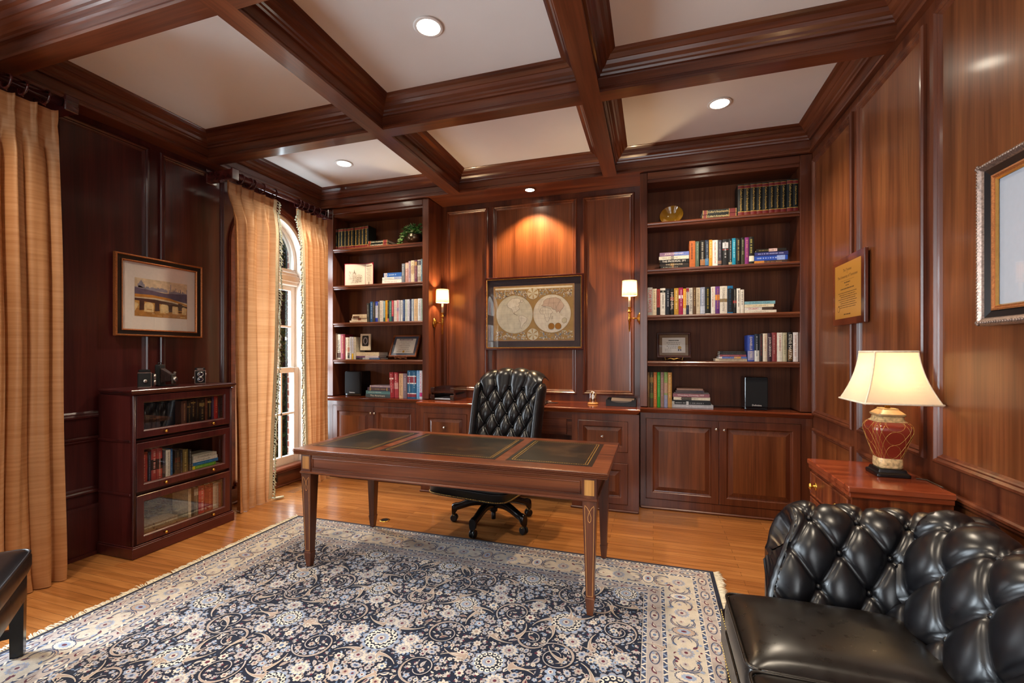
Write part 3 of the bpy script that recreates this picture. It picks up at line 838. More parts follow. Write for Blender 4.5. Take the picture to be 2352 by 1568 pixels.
# --- back: cross-section in (x, z), swept along y
BK, BKL = resample(smooth_curve([(.80, .40), (.815, .50), (.845, .60), (.880, .70), (.925, .79), (.985, .825), (1.05, .81), (1.095, .755), (1.09, .70), (1.06, .66), (1.05, .60)]), 60)
DUb, DVb = .21, .29
def back_skin(u, v):
    f = max(0, v)*60; i = min(int(f), 59); k = f-i
    x = BK[i][0]*(1-k)+BK[i+1][0]*k; z = BK[i][1]*(1-k)+BK[i+1][1]*k
    tx, tz = BK[i+1][0]-BK[i][0], BK[i+1][1]-BK[i][1]; l = math.hypot(tx, tz); nx, nz = -tz/l, tx/l
    y = SYN-.05+(2.0-SYN)*u
    h = tuft_h(y-1.66, v*BKL-.17, DUb, DVb, .040, .38, .020, .4)*min(1, max(0, (.9-v)/.12))
    return (x+nx*h, y, z+nz*h)
q = MB(); tuft_grid(q, lambda a, c: back_skin((a-SYN+.05)/(2.0-SYN), c/BKL), SYN-.05, 1.95, 0, BKL*.999, DUb, DVb, 1.66, .17, 14)
back = q.build('backrest', leath, t, auto=False)
q = MB()
for (u, v) in buttons(DUb, DVb, -1.5, .36, -.17, BKL*.85-.17):
    s = (v+.17)/BKL; f = s*60; i = int(f)
    if s < .03: continue
    if -.05 < u+1.66 < 1.95: button((BK[i][0]+.004, u+1.66, BK[i][1]-.002), back)
q = MB(); q.box(.93, SYN-.1, .16, 1.10, 2.0, .66, c=.02); q.build('back_frame', leath, back)
# --- seat cushions
def cushion(y0, y1, x0, x1, z0, z1, tee=0.0):
    q = MB()
    out = [(x0, y0), (x0, y1+tee), (x0+.12, y1+tee), (x0+.14, y1), (x1, y1), (x1, y0)] if tee else [(x0, y0), (x0, y1), (x1, y1), (x1, y0)]
    def rnd_outline(P, r=.035, n=6):
        o = []
        for i in range(len(P)):
            a, p, c = Vector((*P[i-1], 0)), Vector((*P[i], 0)), Vector((*P[(i+1) % len(P)], 0))
            da, dc = (a-p).normalized(), (c-p).normalized(); rr = min(r, (a-p).length*.45, (c-p).length*.45)
            s, e2 = p+da*rr, p+dc*rr
            for k in range(n+1):
                u = k/n; m_ = s*(1-u)**2+p*(2*u*(1-u))+e2*u*u; o.append((m_.x, m_.y))
        # densify
        d = []
        for i in range(len(o)):
            a, c = o[i], o[(i+1) % len(o)]; L_ = math.hypot(c[0]-a[0], c[1]-a[1]); k_ = max(1, int(L_/.03))
            for k in range(k_): d.append((a[0]+(c[0]-a[0])*k/k_, a[1]+(c[1]-a[1])*k/k_))
        return d
    O = rnd_outline(out); cx, cy = (x0+x1)/2, (y0+y1)/2
    L = []
    hx, hy = (x1-x0)/2, (y1-y0)/2
    def crown(x, y):
        a, c = min(1, abs((x-cx)/hx)), min(1, abs((y-cy)/hy)); return .040*(1-a**5)*(1-c**5)
    for d, z in ((-.025, z0), (-.004, z0+.012), (.006, z0+.05), (.006, z1-.05), (.0, z1-.018), (-.004, z1-.008), (-.010, z1-.002)):
        L.append([(cx+(x-cx)*(1+d/max(hx, .1)), cy+(y-cy)*(1+d/max(hy, .1)), z) for x, y in O])
    for k in range(1, 15):
        s = .965*(1-k/14)+.004
        L.append([(cx+(x-cx)*s, cy+(y-cy)*s, z1-.002+crown(cx+(x-cx)*s, cy+(y-cy)*s)) for x, y in O])
    q.loops(L, 0, True, True, True, True)
    o = q.build('seat_cushion', leath_br, t)
    for zz_ in (z1-.006, z0+.014):
        p = MB(); p.tube([(cx+(x-cx)*1.003, cy+(y-cy)*1.004, zz_) for x, y in O]+[(cx+(O[0][0]-cx)*1.003, cy+(O[0][1]-cy)*1.004, zz_)], .0055, 6, 0); p.build('piping', leath_br, o)
    return o
cushion(1.455, 1.885, .265, .83, .335, .495, 0.0)
cushion(.79, 1.445, .265, .83, .335, .495)
cushion(.12, .78, .265, .83, .335, .495)
# --- front rail, nails, legs
q = MB(); q.box(.275, SYN, .17, .95, 2.10, .333, c=.02); rail = q.build('seat_rail', leath, t)
nl = [((.2745, y, .325), (-1, 0, 0)) for y in np.arange(SYN+.03, 2.08, .017)]+[((.2745, y, .185), (-1, 0, 0)) for y in np.arange(SYN+.03, 2.08, .017)]
nl += [((x, 2.1005, .325), (0, 1, 0)) for x in np.arange(.30, .44, .017)]
nails('nail_stud', nl, .0046, rail)
for (x, y) in ((.315, 2.04), (1.02, 2.06), (.315, .16), (1.02, .16)):
    q = MB(); z0 = STAND if x < .4 and y > 1 else 0.0
    q.loops([[(x-h, y-h, z), (x+h, y-h, z), (x+h, y+h, z), (x-h, y+h, z)] for h, z in ((.021, z0), (.03, .172))], 0, True, True, True); q.build('leg', ebony, t)

# ================================================================== bachelor's chest beside the sofa
CX0, CX1, CY0, CY1, CH = .823, 1.205, 2.33, 2.89, .82
t = thing('side_chest', 'small mahogany chest of drawers with a glossy top, against the right wall', 'chest', (1.0, 2.61, 0))
def loc(q): q.v = [(v[0]-1.0, v[1]-2.61, v[2]) for v in q.v]; return q
q = MB(); q.box(CX0+.018, CY0+.014, .07, CX1-.004, CY1-.014, CH-.05); loc(q).build('carcass', chest_z, t)
q = MB(); q.box(CX0, CY0, CH-.026, CX1, CY1, CH, c=.003); q.box(CX0+.006, CY0+.006, CH-.05, CX1-.002, CY1-.006, CH-.0265, c=.003); loc(q).build('chest_top', chest_top, t)
for (z0, z1) in ((.63, .755), (.46, .62), (.28, .45), (.10, .27)):
    q = MB(); q.frame((CX0+.0175, CY1-.03, z0), (0, -1, 0), (0, 0, 1), (-1, 0, 0), CY1-CY0-.06, z1-z0, [(0, 0), (0, .010), (.004, .013), (.008, .011), (.011, .009)], 0, True)
    d = loc(q).build('drawer', chest_z, t)
    for y in (2.44, 2.78):
        q = MB(); zc_ = (z0+z1)/2
        q.lathe([(.022, 0), (.020, .003), (.008, .004), (.006, .018), (.016, .022), (.017, .027), (.010, .033), (.002, .035)], (0, 0, 0), 16, 0, axis='x')
        q.v = [(CX0+.0085-v[0]-1.0, y+v[1]-2.61, zc_+v[2]) for v in q.v]; q.build('knob', brass, d)
for (x, y) in ((CX0+.04, CY0+.04), (CX0+.04, CY1-.04), (CX1-.04, CY0+.04), (CX1-.04, CY1-.04)):
    q = MB(); q.loops([[(x-h, y-h, z), (x+h, y-h, z), (x+h, y+h, z), (x-h, y+h, z)] for h, z in ((.02, 0), (.026, .069))], 0, True, True, True); loc(q).build('foot', chest_z, t)

# ================================================================== table lamp
LXc, LYc, LZ = 1.085, 2.62, CH
t = thing('table_lamp', 'lit table lamp with cream bell shade and maroon gilt-latticed vase on the chest', 'lamp', (LXc, LYc, LZ))
def sqr(h, z, r=.25, n=24, bulge=None):
    P = []
    for k in range(n):
        a = 2*PI*(k+.5)/n+PI/4*0; c, s = math.cos(a), math.sin(a)
        P.append((h*math.copysign(abs(c)**r, c), h*math.copysign(abs(s)**r, s), z))
    return P
q = MB(); q.loops([sqr(h, z, .12, 32) for h, z in ((.066, 0), (.068, .004), (.068, .014), (.064, .018), (.058, .022), (.055, .034), (.053, .036))], 0, True, True, True); q.build('plinth', ebony, t)
vase_m = plain('#7a2a1c', .16, spec=.6, name='maroon_glaze', var=.08, scale=8)
band_m = plain('#c8a878', .35, name='patterned_band', var=.45, scale=70)
VP = [(.046, .037, 1), (.050, .045, 1), (.049, .08, 1), (.047, .085, 0), (.054, .11, 0), (.066, .15, 0), (.077, .19, 0), (.083, .215, 0), (.083, .232, 0), (.078, .247, 0), (.066, .260, 1), (.056, .268, 1), (.052, .285, 1)]
q = MB(); Ls = [sqr(h, z, .42, 48) for h, z, _ in VP]
q.loops(Ls, 0, True, True, True, True, ms=[m_ for *_, m_ in VP])
def vase_h(z):
    for (h0, z0, _), (h1, z1, _) in zip(VP[:-1], VP[1:]):
        if z0 <= z <= z1: return h0+(h1-h0)*(z-z0)/(z1-z0)
    return .05
def vpt(a, z, off=.001):
    h = vase_h(z)+off; c, s = math.cos(a), math.sin(a); return Vector((h*math.copysign(abs(c)**.42, c), h*math.copysign(abs(s)**.42, s), z))
for d in (-1, 1):
    for k in range(16):
        P = []
        for j in range(25):
            z = .087+(.258-.087)*j/24; P.append(vpt(2*PI*(k+d*(j/24)*2.6)/16, z, .0004))
        q.tube(P, .0006, 4, 2, False)
q.build('vase', [vase_m, band_m, gold_l], t)
q = MB(); q.loops([sqr(h, z, .3, 32) for h, z in ((.052, .2855), (.058, .290), (.058, .297), (.052, .302), (.036, .316), (.034, .322))], 0, True, True, True); q.build('vase_lid', plain('#a08058', .4, name='lid_bronze'), t)
q = MB(); q.lathe([(.011, .3225), (.011, .39), (.016, .392), (.016, .43)], (0, 0, 0), 16, 0); q.build('lamp_neck', brass, t)
shade_m, nt, b = mat('lamp_shade_silk'); nt.nodes.remove(b); out = nt.nodes['Material Output']
d1 = node(nt, 'ShaderNodeBsdfDiffuse'); d1.inputs['Color'].default_value = (*lin('#efe3cf'), 1)
t1 = node(nt, 'ShaderNodeBsdfTranslucent'); t1.inputs['Color'].default_value = (*lin('#f2e2c4'), 1)
m1 = node(nt, 'ShaderNodeMixShader'); m1.inputs['Fac'].default_value = .55
nt.links.new(d1.outputs[0], m1.inputs[1]); nt.links.new(t1.outputs[0], m1.inputs[2]); nt.links.new(m1.outputs[0], out.inputs['Surface'])
def shade_r(k): return .085+(.150-.085)*(.30*k+.70*k**2.1)
def shade_sq(h, z, n=40):
    P = []
    cut = .16
    pts = [(-1, -1+cut), (-1+cut, -1), (1-cut, -1), (1, -1+cut), (1, 1-cut), (1-cut, 1), (-1+cut, 1), (-1, 1-cut)]
    cut = .04; pts = [(-1, -1+cut), (-1+cut, -1), (1-cut, -1), (1, -1+cut), (1, 1-cut), (1-cut, 1), (-1+cut, 1), (-1, 1-cut)]
    return [(h*x, h*y, z) for x, y in pts]
ZS0, ZS1 = .350, .600
q = MB(); q.loops([shade_sq(shade_r(k/14), ZS1-(ZS1-ZS0)*k/14) for k in range(15)], 0, True, False, False)
sh = q.build('lamp_shade', shade_m, t)
trim_m = plain('#e2d2b8', .8, name='shade_braid')
q = MB()
for z, k in ((ZS1-.004, 0), (ZS0+.005, 1)):
    q.tube([Vector(p)*1.0 for p in shade_sq(shade_r(k)+.001, z)]+[shade_sq(shade_r(k)+.001, z)[0]], .0045, 6, 0)
for cx_, cy_ in ((-1, -1), (1, -1), (1, 1), (-1, 1)):
    q.tube([(cx_*(shade_r(k/10)*.983), cy_*(shade_r(k/10)*.983), ZS1-(ZS1-ZS0)*k/10) for k in range(11)], .0035, 6, 0)
q.build('shade_braid', trim_m, sh)
q = MB(); q.sphere((0, 0, .47), .028, 0, 14, 1.2); q.build('bulb', glow('lamp_bulb', '#ffd9a0', 14), t)
q = MB(); q.tube([(.085, -.06, .004), (.12, -.075, .004), (.118, -.14, .004), (.1185, -.2, .004)], .0028, 6, 0); q.v = [(v[0], v[1], v[2]) for v in q.v]
o = q.build('lamp_cord', plain('#3a2a1c', .5, name='cord_rubber')); o.location = (LXc, LYc, LZ); tag(o, 'thin brown lamp cord trailing over the chest top to the wall', 'cord')

# ================================================================== visitor chair at the left edge
P0 = Vector((-2.80, 1.325, 0)); ax = Vector((.80, -.60, 0)); ay = Vector((-.60, -.80, 0))
t = thing('side_chair', 'black leather side chair with dark square legs, cut off at the left edge', 'chair', P0)
def ch(u, v, z): return ax*u+ay*v+Vector((0, 0, z))
q = MB(); n = 40
def rsq2(k, d):
    a = 2*PI*k/n; c, s = math.cos(a), math.sin(a); e2 = .2
    return (.27+(.27+d)*math.copysign(abs(c)**e2, c), .26+(.27+d)*math.copysign(abs(s)**e2, s))
q.loops([[ch(*rsq2(k, d), z) for k in range(n)] for d, z in ((-.02, .40), (.005, .405), (.012, .43), (.012, .47), (.004, .487), (-.005, .494), (-.05, .510), (-.12, .522), (-.2, .526))], 0, True, True, True, True)
so = q.build('seat', leath, t)
q = MB(); q.tube([ch(*rsq2(k, .006), .489) for k in range(n+1)], .005, 6, 0); q.build('piping', leath, so)
q = MB(); q.loops([[ch(*rsq2(k, d), z) for k in range(n)] for d, z in ((-.004, .285), (-.002, .29), (-.002, .385), (-.02, .3995))], 0, True, True, True, True); q.build('seat_rail', leath, t)
for (u, v) in ((.03, .03), (.51, .03), (.03, .49), (.51, .49)):
    q = MB(); h = .024
    q.loops([[ch(u-h*f, v-h*f, z), ch(u+h*f, v-h*f, z), ch(u+h*f, v+h*f, z), ch(u-h*f, v+h*f, z)] for f, z in ((.9, STAND if v < .1 else 0), (1, .284))], 0, True, True, True)
    q.build('leg', ebony, t)
for u in (.03, .51):
    q = MB(); q.loops([[ch(u-.01, .055, z), ch(u+.01, .055, z), ch(u+.01, .465, z), ch(u-.01, .465, z)] for z in (.105, .14)], 0, True, True, True); q.build('stretcher', ebony, t)
q = MB(); q.loops([[ch(u, v+.06*(z-.5), z) for u, v in ((.01, .45), (.53, .45), (.53, .53), (.01, .53))] for z in (.50, .95)], 0, True, True, True); q.build('backrest', leath, t)

# ================================================================== glass-fronted barrister bookcase
BX0, BX1, BY0, BY1, BH = -3.73, -3.38, 2.132, 2.885, 1.155
t = thing('barrister_bookcase', 'dark mahogany barrister bookcase with three glass lift-up doors, against the left wall', 'bookcase', (-3.555, 2.51, 0))
def bl(q): q.v = [(v[0]+3.555, v[1]-2.51, v[2]) for v in q.v]; return q
q = MB(); q.box(BX0, BY0-.012, .001, BX1+.014, BY1+.012, .075, c=.004); q.box(BX0, BY0-.006, .075, BX1+.006, BY1+.006, .084, c=.003); bl(q).build('plinth', dark_y, t)
for y0, y1 in ((BY0, BY0+.02), (BY1-.02, BY1)):
    q = MB(); q.box(BX0+.002, y0, .0845, BX1-.022, y1, 1.118); bl(q).build('side_panel', dark_z, t)
    for x in (BX1-.021,):
        q = MB(); q.box(x, y0, .0845, BX1, y1, 1.118, c=.004)
        for k in (.004, .012): q.tube([(BX1+.001, y0+k+.002, .09), (BX1+.001, y0+k+.002, 1.115)], .003, 6, 0)
        bl(q).build('corner_post', dark_z, t)
for z in (.43, .795):
    q = MB(); q.box(BX0+.002, BY0-.006, z, BX1-.023, BY0-.0005, z+.016, c=.002); bl(q).build('side_bead', dark_y, t)
q = MB(); q.box(BX0+.002, BY0+.0205, .0845, BX0+.014, BY1-.0205, 1.118); bl(q).build('back_panel', dark_z, t)
for z in (.0845, .43, .79, 1.105):
    q = MB(); q.box(BX0+.0145, BY0+.0205, z, BX1-.024, BY1-.0205, z+.012); bl(q).build('shelf', dark_y, t)
q = MB(); y0, y1 = BY0-.004, BY1+.004
q.loops([[(BX0, y0-d+.02, z), (BX1+d, y0-d, z), (BX1+d, y1+d, z), (BX0, y1+d, z)] for d, z in ((-.004, 1.1185), (.004, 1.122), (.006, 1.130), (.012, 1.134), (.018, 1.142), (.020, 1.150), (.016, 1.155))], 0, True, True, True); bl(q).build('crown_top', dark_y, t)
for (z0, z1) in ((.090, .424), (.450, .786), (.820, 1.114)):
    ym0, ym1 = BY0+.0215, BY1-.0215
    q = MB(); w_, h_ = ym1-ym0, z1-z0
    pr = [(0, -.018), (0, .0), (.003, .002), (.044, .002), (.047, -.002), (.052, -.006), (.054, -.012), (.054, -.018)]
    q.frame((BX1, ym1, z0), (0, -1, 0), (0, 0, 1), (1, 0, 0), w_, h_, pr+[(0, -.018)], 0)
    d = bl(q).build('door', dark_z, t)
    q = MB(); q.poly([(BX1-.012, ym0+.05, z0+.05), (BX1-.012, ym1-.05, z0+.05), (BX1-.012, ym1-.05, z1-.05), (BX1-.012, ym0+.05, z1-.05)]); bl(q).build('glass_pane', case_glass, d)
    for y in (2.335, 2.70):
        k = knob(d, (BX1+.002+3.555, y-2.51, z0+.026), brass, .011, (1, 0, 0))
# ================================================================== oriental rug, drawn as inlaid shapes
RX0, RX1, RY0, RY1 = -2.905, .365, .68, 3.118
RCX, RCY = (RX0+RX1)/2, (RY0+RY1)/2
def pile(hexc, var=.16):
    m, nt, b = mat('pile_'+hexc.strip('#')); c = lin(hexc); setc(b, c, .95, spec=.1)
    b.inputs['Sheen Weight'].default_value = .15
    tc = node(nt, 'ShaderNodeTexCoord'); n = node(nt, 'ShaderNodeTexNoise'); n.inputs['Scale'].default_value = 260; n.inputs['Detail'].default_value = 1
    n2 = node(nt, 'ShaderNodeTexNoise'); n2.inputs['Scale'].default_value = 22; n2.inputs['Detail'].default_value = 2
    ad = node(nt, 'ShaderNodeMath', operation='ADD')
    rp = node(nt, 'ShaderNodeValToRGB'); rp.color_ramp.elements[0].position = .35; rp.color_ramp.elements[1].position = .65
    rp.color_ramp.elements[0].color = (*[x*(1-var) for x in c], 1); rp.color_ramp.elements[1].color = (*[min(1, x*(1+var)) for x in c], 1)
    mu = node(nt, 'ShaderNodeMath', operation='MULTIPLY'); mu.inputs[1].default_value = .5
    for k in (n, n2): nt.links.new(tc.outputs['Object'], k.inputs['Vector'])
    nt.links.new(n.outputs['Fac'], ad.inputs[0]); nt.links.new(n2.outputs['Fac'], ad.inputs[1]); nt.links.new(ad.outputs[0], mu.inputs[0])
    nt.links.new(mu.outputs[0], rp.inputs['Fac']); nt.links.new(rp.outputs['Color'], b.inputs['Base Color']); return m
RC = ['#141a2e', '#c4bcb2', '#aca4a2', '#a39084', '#8b99b2', '#5c7090', '#5a2838', '#a89e9a', '#d2ccc0', '#8e8b92', '#3c4662', '#b8b0a4']
NAVY, CREAM, IVORY, TAN, ICE, STEEL, MAROON, PINK, WHITE_, GREY, SLATE, MAIN = range(12)
rug = MB(); rr = random.Random(11)
HMIN = RUGZ
def fan(cx, cy, pts, lay, m):
    z = HMIN+.00025*lay+rr.uniform(0, .00012); c = rug.pt((cx, cy, z)); n = len(pts)
    ids = [rug.pt((x, y, z)) for x, y in pts]
    for i in range(n): rug.face((c, ids[i], ids[(i+1) % n]), m)
def rosette(cx, cy, r, n, depth, lay, m, ph=0.0, sx=1.0, sy=1.0, k=4, sharp=1.0):
    P = []
    for i in range(n*k):
        t = 2*PI*i/(n*k); f = abs(math.cos(n*(t)/2))**sharp
        q = r*(1-depth+depth*f); a = t+ph
        x, y = q*math.cos(t)*sx, q*math.sin(t)*sy
        P.append((cx+x*math.cos(ph)-y*math.sin(ph), cy+x*math.sin(ph)+y*math.cos(ph)))
    fan(cx, cy, P, lay, m)
def strip(P, w, lay, m, taper=None):
    z = HMIN+.00025*lay+rr.uniform(0, .00012); L = []
    for i, p in enumerate(P):
        a, c = P[max(i-1, 0)], P[min(i+1, len(P)-1)]; dx, dy = c[0]-a[0], c[1]-a[1]; l = math.hypot(dx, dy) or 1
        ww = w if taper is None else w*taper(i/(len(P)-1))
        L.append((rug.pt((p[0]-dy/l*ww, p[1]+dx/l*ww, z)), rug.pt((p[0]+dy/l*ww, p[1]-dx/l*ww, z))))
    for a, c in zip(L[:-1], L[1:]): rug.face((a[0], a[1], c[1], c[0]), m)
def leaf(cx, cy, ang, ln, wd, lay, m, bend=0.0):
    P = []; n = 7
    for i in range(n+1):
        s = i/n; x = ln*(s-.5); y = bend*math.sin(PI*s); P.append((cx+x*math.cos(ang)-y*math.sin(ang), cy+x*math.sin(ang)+y*math.cos(ang)))
    strip(P, wd, lay, m, lambda s: max(.04, math.sin(PI*min(1, s*1.08))**.8*(1-.35*s)))
def flower(cx, cy, r, kind):
    ph = rr.random()*6.28
    if kind == 0:
        rosette(cx, cy, r, 6, .28, 3, rr.choice([CREAM, IVORY, IVORY, PINK]), ph); rosette(cx, cy, r*.55, 6, .3, 4, rr.choice([GREY, TAN, ICE]), ph); rosette(cx, cy, r*.22, 4, 0, 5, MAROON, ph)
    elif kind == 1:
        rosette(cx, cy, r, 8, .25, 3, IVORY, ph, 1.15, .8); rosette(cx, cy, r*.6, 8, .3, 4, ICE, ph, 1.15, .8); rosette(cx, cy, r*.25, 4, 0, 5, SLATE, ph)
    elif kind == 2:
        rosette(cx, cy, r, 5, .3, 3, ICE, ph); rosette(cx, cy, r*.45, 5, .2, 4, CREAM, ph); rosette(cx, cy, r*.2, 4, 0, 5, MAROON, ph)
    elif kind == 3:
        for s in range(5): leaf(cx+r*.45*math.cos(ph+s*.55-1.1), cy+r*.45*math.sin(ph+s*.55-1.1), ph+s*.55-1.1, r*1.1, r*.27, 3+(s % 2), rr.choice([CREAM, IVORY, GREY]))
        rosette(cx-r*.15*math.cos(ph), cy-r*.15*math.sin(ph), r*.3, 5, .2, 6, MAROON, ph)
    elif kind == 4:
        leaf(cx, cy, ph, r*2.1, r*.52, 3, rr.choice([CREAM, IVORY, TAN]), r*.25); leaf(cx, cy, ph, r*1.3, r*.2, 4, rr.choice([GREY, SLATE, MAROON]), r*.15)
    else:
        rosette(cx, cy, r, 7, .35, 3, rr.choice([CREAM, IVORY]), ph, sharp=.6); rosette(cx, cy, r*.4, 5, .2, 4, rr.choice([STEEL, MAROON, TAN]), ph)
HW, HH = 1.218, .81
G = .004; occ = np.zeros((int(HW/G)+2, int(HH/G)+2), bool)
II, JJ = np.meshgrid(np.arange(occ.shape[0])*G, np.arange(occ.shape[1])*G, indexing='ij')
elems = []                                  # (function, args) in a quarter, mirrored four ways
def busy(x, y, r):
    i0, i1 = max(0, int((x-r)/G)), int((x+r)/G)+1; j0, j1 = max(0, int((y-r)/G)), int((y+r)/G)+1
    return occ[i0:i1, j0:j1].any()
def mark(x, y, r):
    i0, i1 = max(0, int((x-r)/G)), int((x+r)/G)+2; j0, j1 = max(0, int((y-r)/G)), int((y+r)/G)+2
    occ[i0:i1, j0:j1] |= ((II[i0:i1, j0:j1]-x)**2+(JJ[i0:i1, j0:j1]-y)**2) < r*r
ONAX = [False, False]
def quad(fn):
    for sx in (-1, 1):
        for sy in (-1, 1):
            if ONAX[0] and sx > 0 or ONAX[1] and sy > 0: continue
            fn(lambda x, y: (RCX+sx*x, RCY+sy*y), sx*sy)
# field and border grounds
z = HMIN
rug.poly([(RCX-HW, RCY-HH, z), (RCX+HW, RCY-HH, z), (RCX+HW, RCY+HH, z), (RCX-HW, RCY+HH, z)], NAVY)
bands = [(0, NAVY), (.024, SLATE), (.046, PINK), (.110, SLATE), (.134, MAIN), (.300, SLATE), (.325, PINK), (.392, SLATE), (.417, None)]
bands = [(0, NAVY, .024), (.024, SLATE, .046), (.046, PINK, .112), (.112, SLATE, .136), (.136, MAIN, .300), (.300, SLATE, .324), (.324, PINK, .392), (.392, SLATE, .4175)]
for a, m, c in bands:
    rug.frame((RX0, RY0, 0), (1, 0, 0), (0, 1, 0), (0, 0, 1), RX1-RX0, RY1-RY0, [(a, z), (c, z)], m)
rug.frame((RX0, RY0, 0), (1, 0, 0), (0, 1, 0), (0, 0, 1), RX1-RX0, RY1-RY0, [(0, .0005), (0, z)], NAVY)
# hex lattice of palmette medallions
def medallion(T, f, x, y, r):
    cx, cy = T(x, y)
    rosette(cx, cy, r*1.30, 14, .16, 1, GREY, 0); rosette(cx, cy, r*1.20, 14, .16, 2, ICE, 0)
    rosette(cx, cy, r*1.02, 14, .10, 3, NAVY, .2)
    for k in range(14):
        a = 2*PI*k/14; px_, py_ = cx+r*.84*math.cos(a), cy+r*.84*math.sin(a)
        P = [(px_+r*.17*(1-.5*j/9)*math.cos(a+1.2+j*.62*f), py_+r*.17*(1-.5*j/9)*math.sin(a+1.2+j*.62*f)) for j in range(10)]
        strip(P, r*.05, 4, WHITE_)
    rosette(cx, cy, r*.62, 12, .18, 5, CREAM, 0); rosette(cx, cy, r*.50, 12, .2, 6, ICE, .1); rosette(cx, cy, r*.30, 8, .2, 7, GREY, 0); rosette(cx, cy, r*.20, 8, .1, 8, CREAM, 0); rosette(cx, cy, r*.1, 6, 0, 9, MAROON, 0)
def bigrose(T, f, x, y, r):
    cx, cy = T(x, y)
    rosette(cx, cy, r*1.15, 12, .3, 2, ICE, 0, sharp=.7); rosette(cx, cy, r, 12, .3, 3, CREAM, .13, sharp=.7); rosette(cx, cy, r*.62, 10, .25, 4, GREY, 0); rosette(cx, cy, r*.45, 10, .2, 5, IVORY, 0); rosette(cx, cy, r*.2, 6, 0, 6, MAROON, 0)
def spiral(T, f, x, y, r, a0, d):
    P = [];
    for j in range(40):
        s = j/39; a = a0+d*s*2*PI*1.35; q = r*(1-.74*s); P.append(T(x+q*math.cos(a), y+q*math.sin(a)))
    strip(P, .0055, 6, NAVY); strip(P, .0034, 7, IVORY, lambda s: 1-.5*s); strip(P[2:22], .0062, 8, IVORY, lambda s: max(.12, 1-abs(s-.4)*1.8)); strip(P[3:21], .0038, 9, TAN, lambda s: max(.12, 1-abs(s-.4)*1.8))
def trumpet(T, f, x, y, a, ln):
    P = []
    for j in range(12):
        s = j/11; b2 = a+.55*(s-.5)*(1 if ln > 0 else -1); P.append((x+abs(ln)*s*math.cos(b2), y+abs(ln)*s*math.sin(b2)))
    Q = [T(*p) for p in P]
    strip(Q, .016, 9, CREAM, lambda s: .12+.85*s**2.2); strip(Q, .0115, 10, TAN, lambda s: .05+.9*s**2.4)
    e, g = P[-1], P[-3]; dx, dy = e[0]-g[0], e[1]-g[1]; l = math.hypot(dx, dy); dx, dy = dx/l, dy/l
    for sg in (-1, 1):
        R_ = [T(e[0]-dx*.006+sg*(-dy)*(.004+.030*s)+dx*(.016*s-.03*s*s), e[1]-dy*.006+sg*dx*(.004+.030*s)+dy*(.016*s-.03*s*s)) for s in (0, .25, .5, .75, 1)]
        strip(R_, .0085, 9, CREAM, lambda s: max(.1, 1-s)); strip(R_, .0055, 10, TAN, lambda s: max(.1, 1-s))
MEDS = [(0, 0), (.56, .0), (1.12, .0), (.28, .40), (.84, .40), (0, .78), (.56, .78), (1.12, .78)]
for i, (x, y) in enumerate(MEDS):
    r = .080 if i % 2 == 0 else .064
    ONAX[:] = [x == 0, y == 0]
    quad(lambda T, f, x=x, y=y, r=r: medallion(T, f, x, y, r)); ONAX[:] = [False, False]; mark(x, y, r*1.25)
SPR = [(.70, .22, .085, .2, -1), (.14, .60, .085, 5.2, 1), (.98, .60, .085, 1.0, -1), (.28, .13, .105, .4, 1), (.84, .12, .105, 2.6, -1), (.02, .40, .10, 1.2, 1), (.56, .40, .10, 4.0, -1), (1.10, .40, .10, 5.2, 1), (.28, .66, .10, 3.3, -1), (.84, .66, .10, 1.9, 1)]
for (x, y, r, a0, d) in SPR:
    quad(lambda T, f, x=x, y=y, r=r, a0=a0, d=d: spiral(T, f, x, y, r, a0, d))
    for j in range(40):
        s = j/39; a = a0+d*s*2*PI*1.35; q = r*(1-.74*s); mark(x+q*math.cos(a), y+q*math.sin(a), .0075)
    for k in range(3):
        a = a0+d*2*PI*.42+k*2.1; tx, ty = x+(r+.015)*math.cos(a), y+(r+.015)*math.sin(a); ln = .12*(1 if k % 2 else -1)
        quad(lambda T, f, tx=tx, ty=ty, a=a, ln=ln, d=d: trumpet(T, f, tx, ty, a+.7*d, ln))
        for j in range(10): mark(tx+.12*j/9*math.cos(a+.7*d), ty+.12*j/9*math.sin(a+.7*d), .012)
tries = 0; placed = 0
for r, n in ((.040, 60), (.027, 200), (.021, 1200), (.016, 4000), (.0125, 7000), (.0095, 11000), (.0065, 14000)):
    for _ in range(n):
        x, y = rr.random()*HW, rr.random()*HH
        if x > HW-r*.8 or y > HH-r*.8 or busy(x, y, r*.72): continue
        mark(x, y, r*.86)
        if r > .03: quad(lambda T, f, x=x, y=y, r=r: bigrose(T, f, x, y, r))
        elif r > .01:
            kd = rr.choice([0, 0, 1, 1, 2, 3, 3, 4, 5, 5]); st_ = rr.getstate()
            def fl(T, f, x=x, y=y, r=r, kd=kd): flower(*T(x, y), r*1.02, kd)
            quad(fl)
        else:
            c_ = rr.choice([CREAM, IVORY, ICE, GREY, TAN, STEEL]); ph = rr.random()*6.28
            quad(lambda T, f, x=x, y=y, r=r, c_=c_, ph=ph: leaf(*T(x, y), ph, r*2.3, r*.55, 3, c_, r*.2))
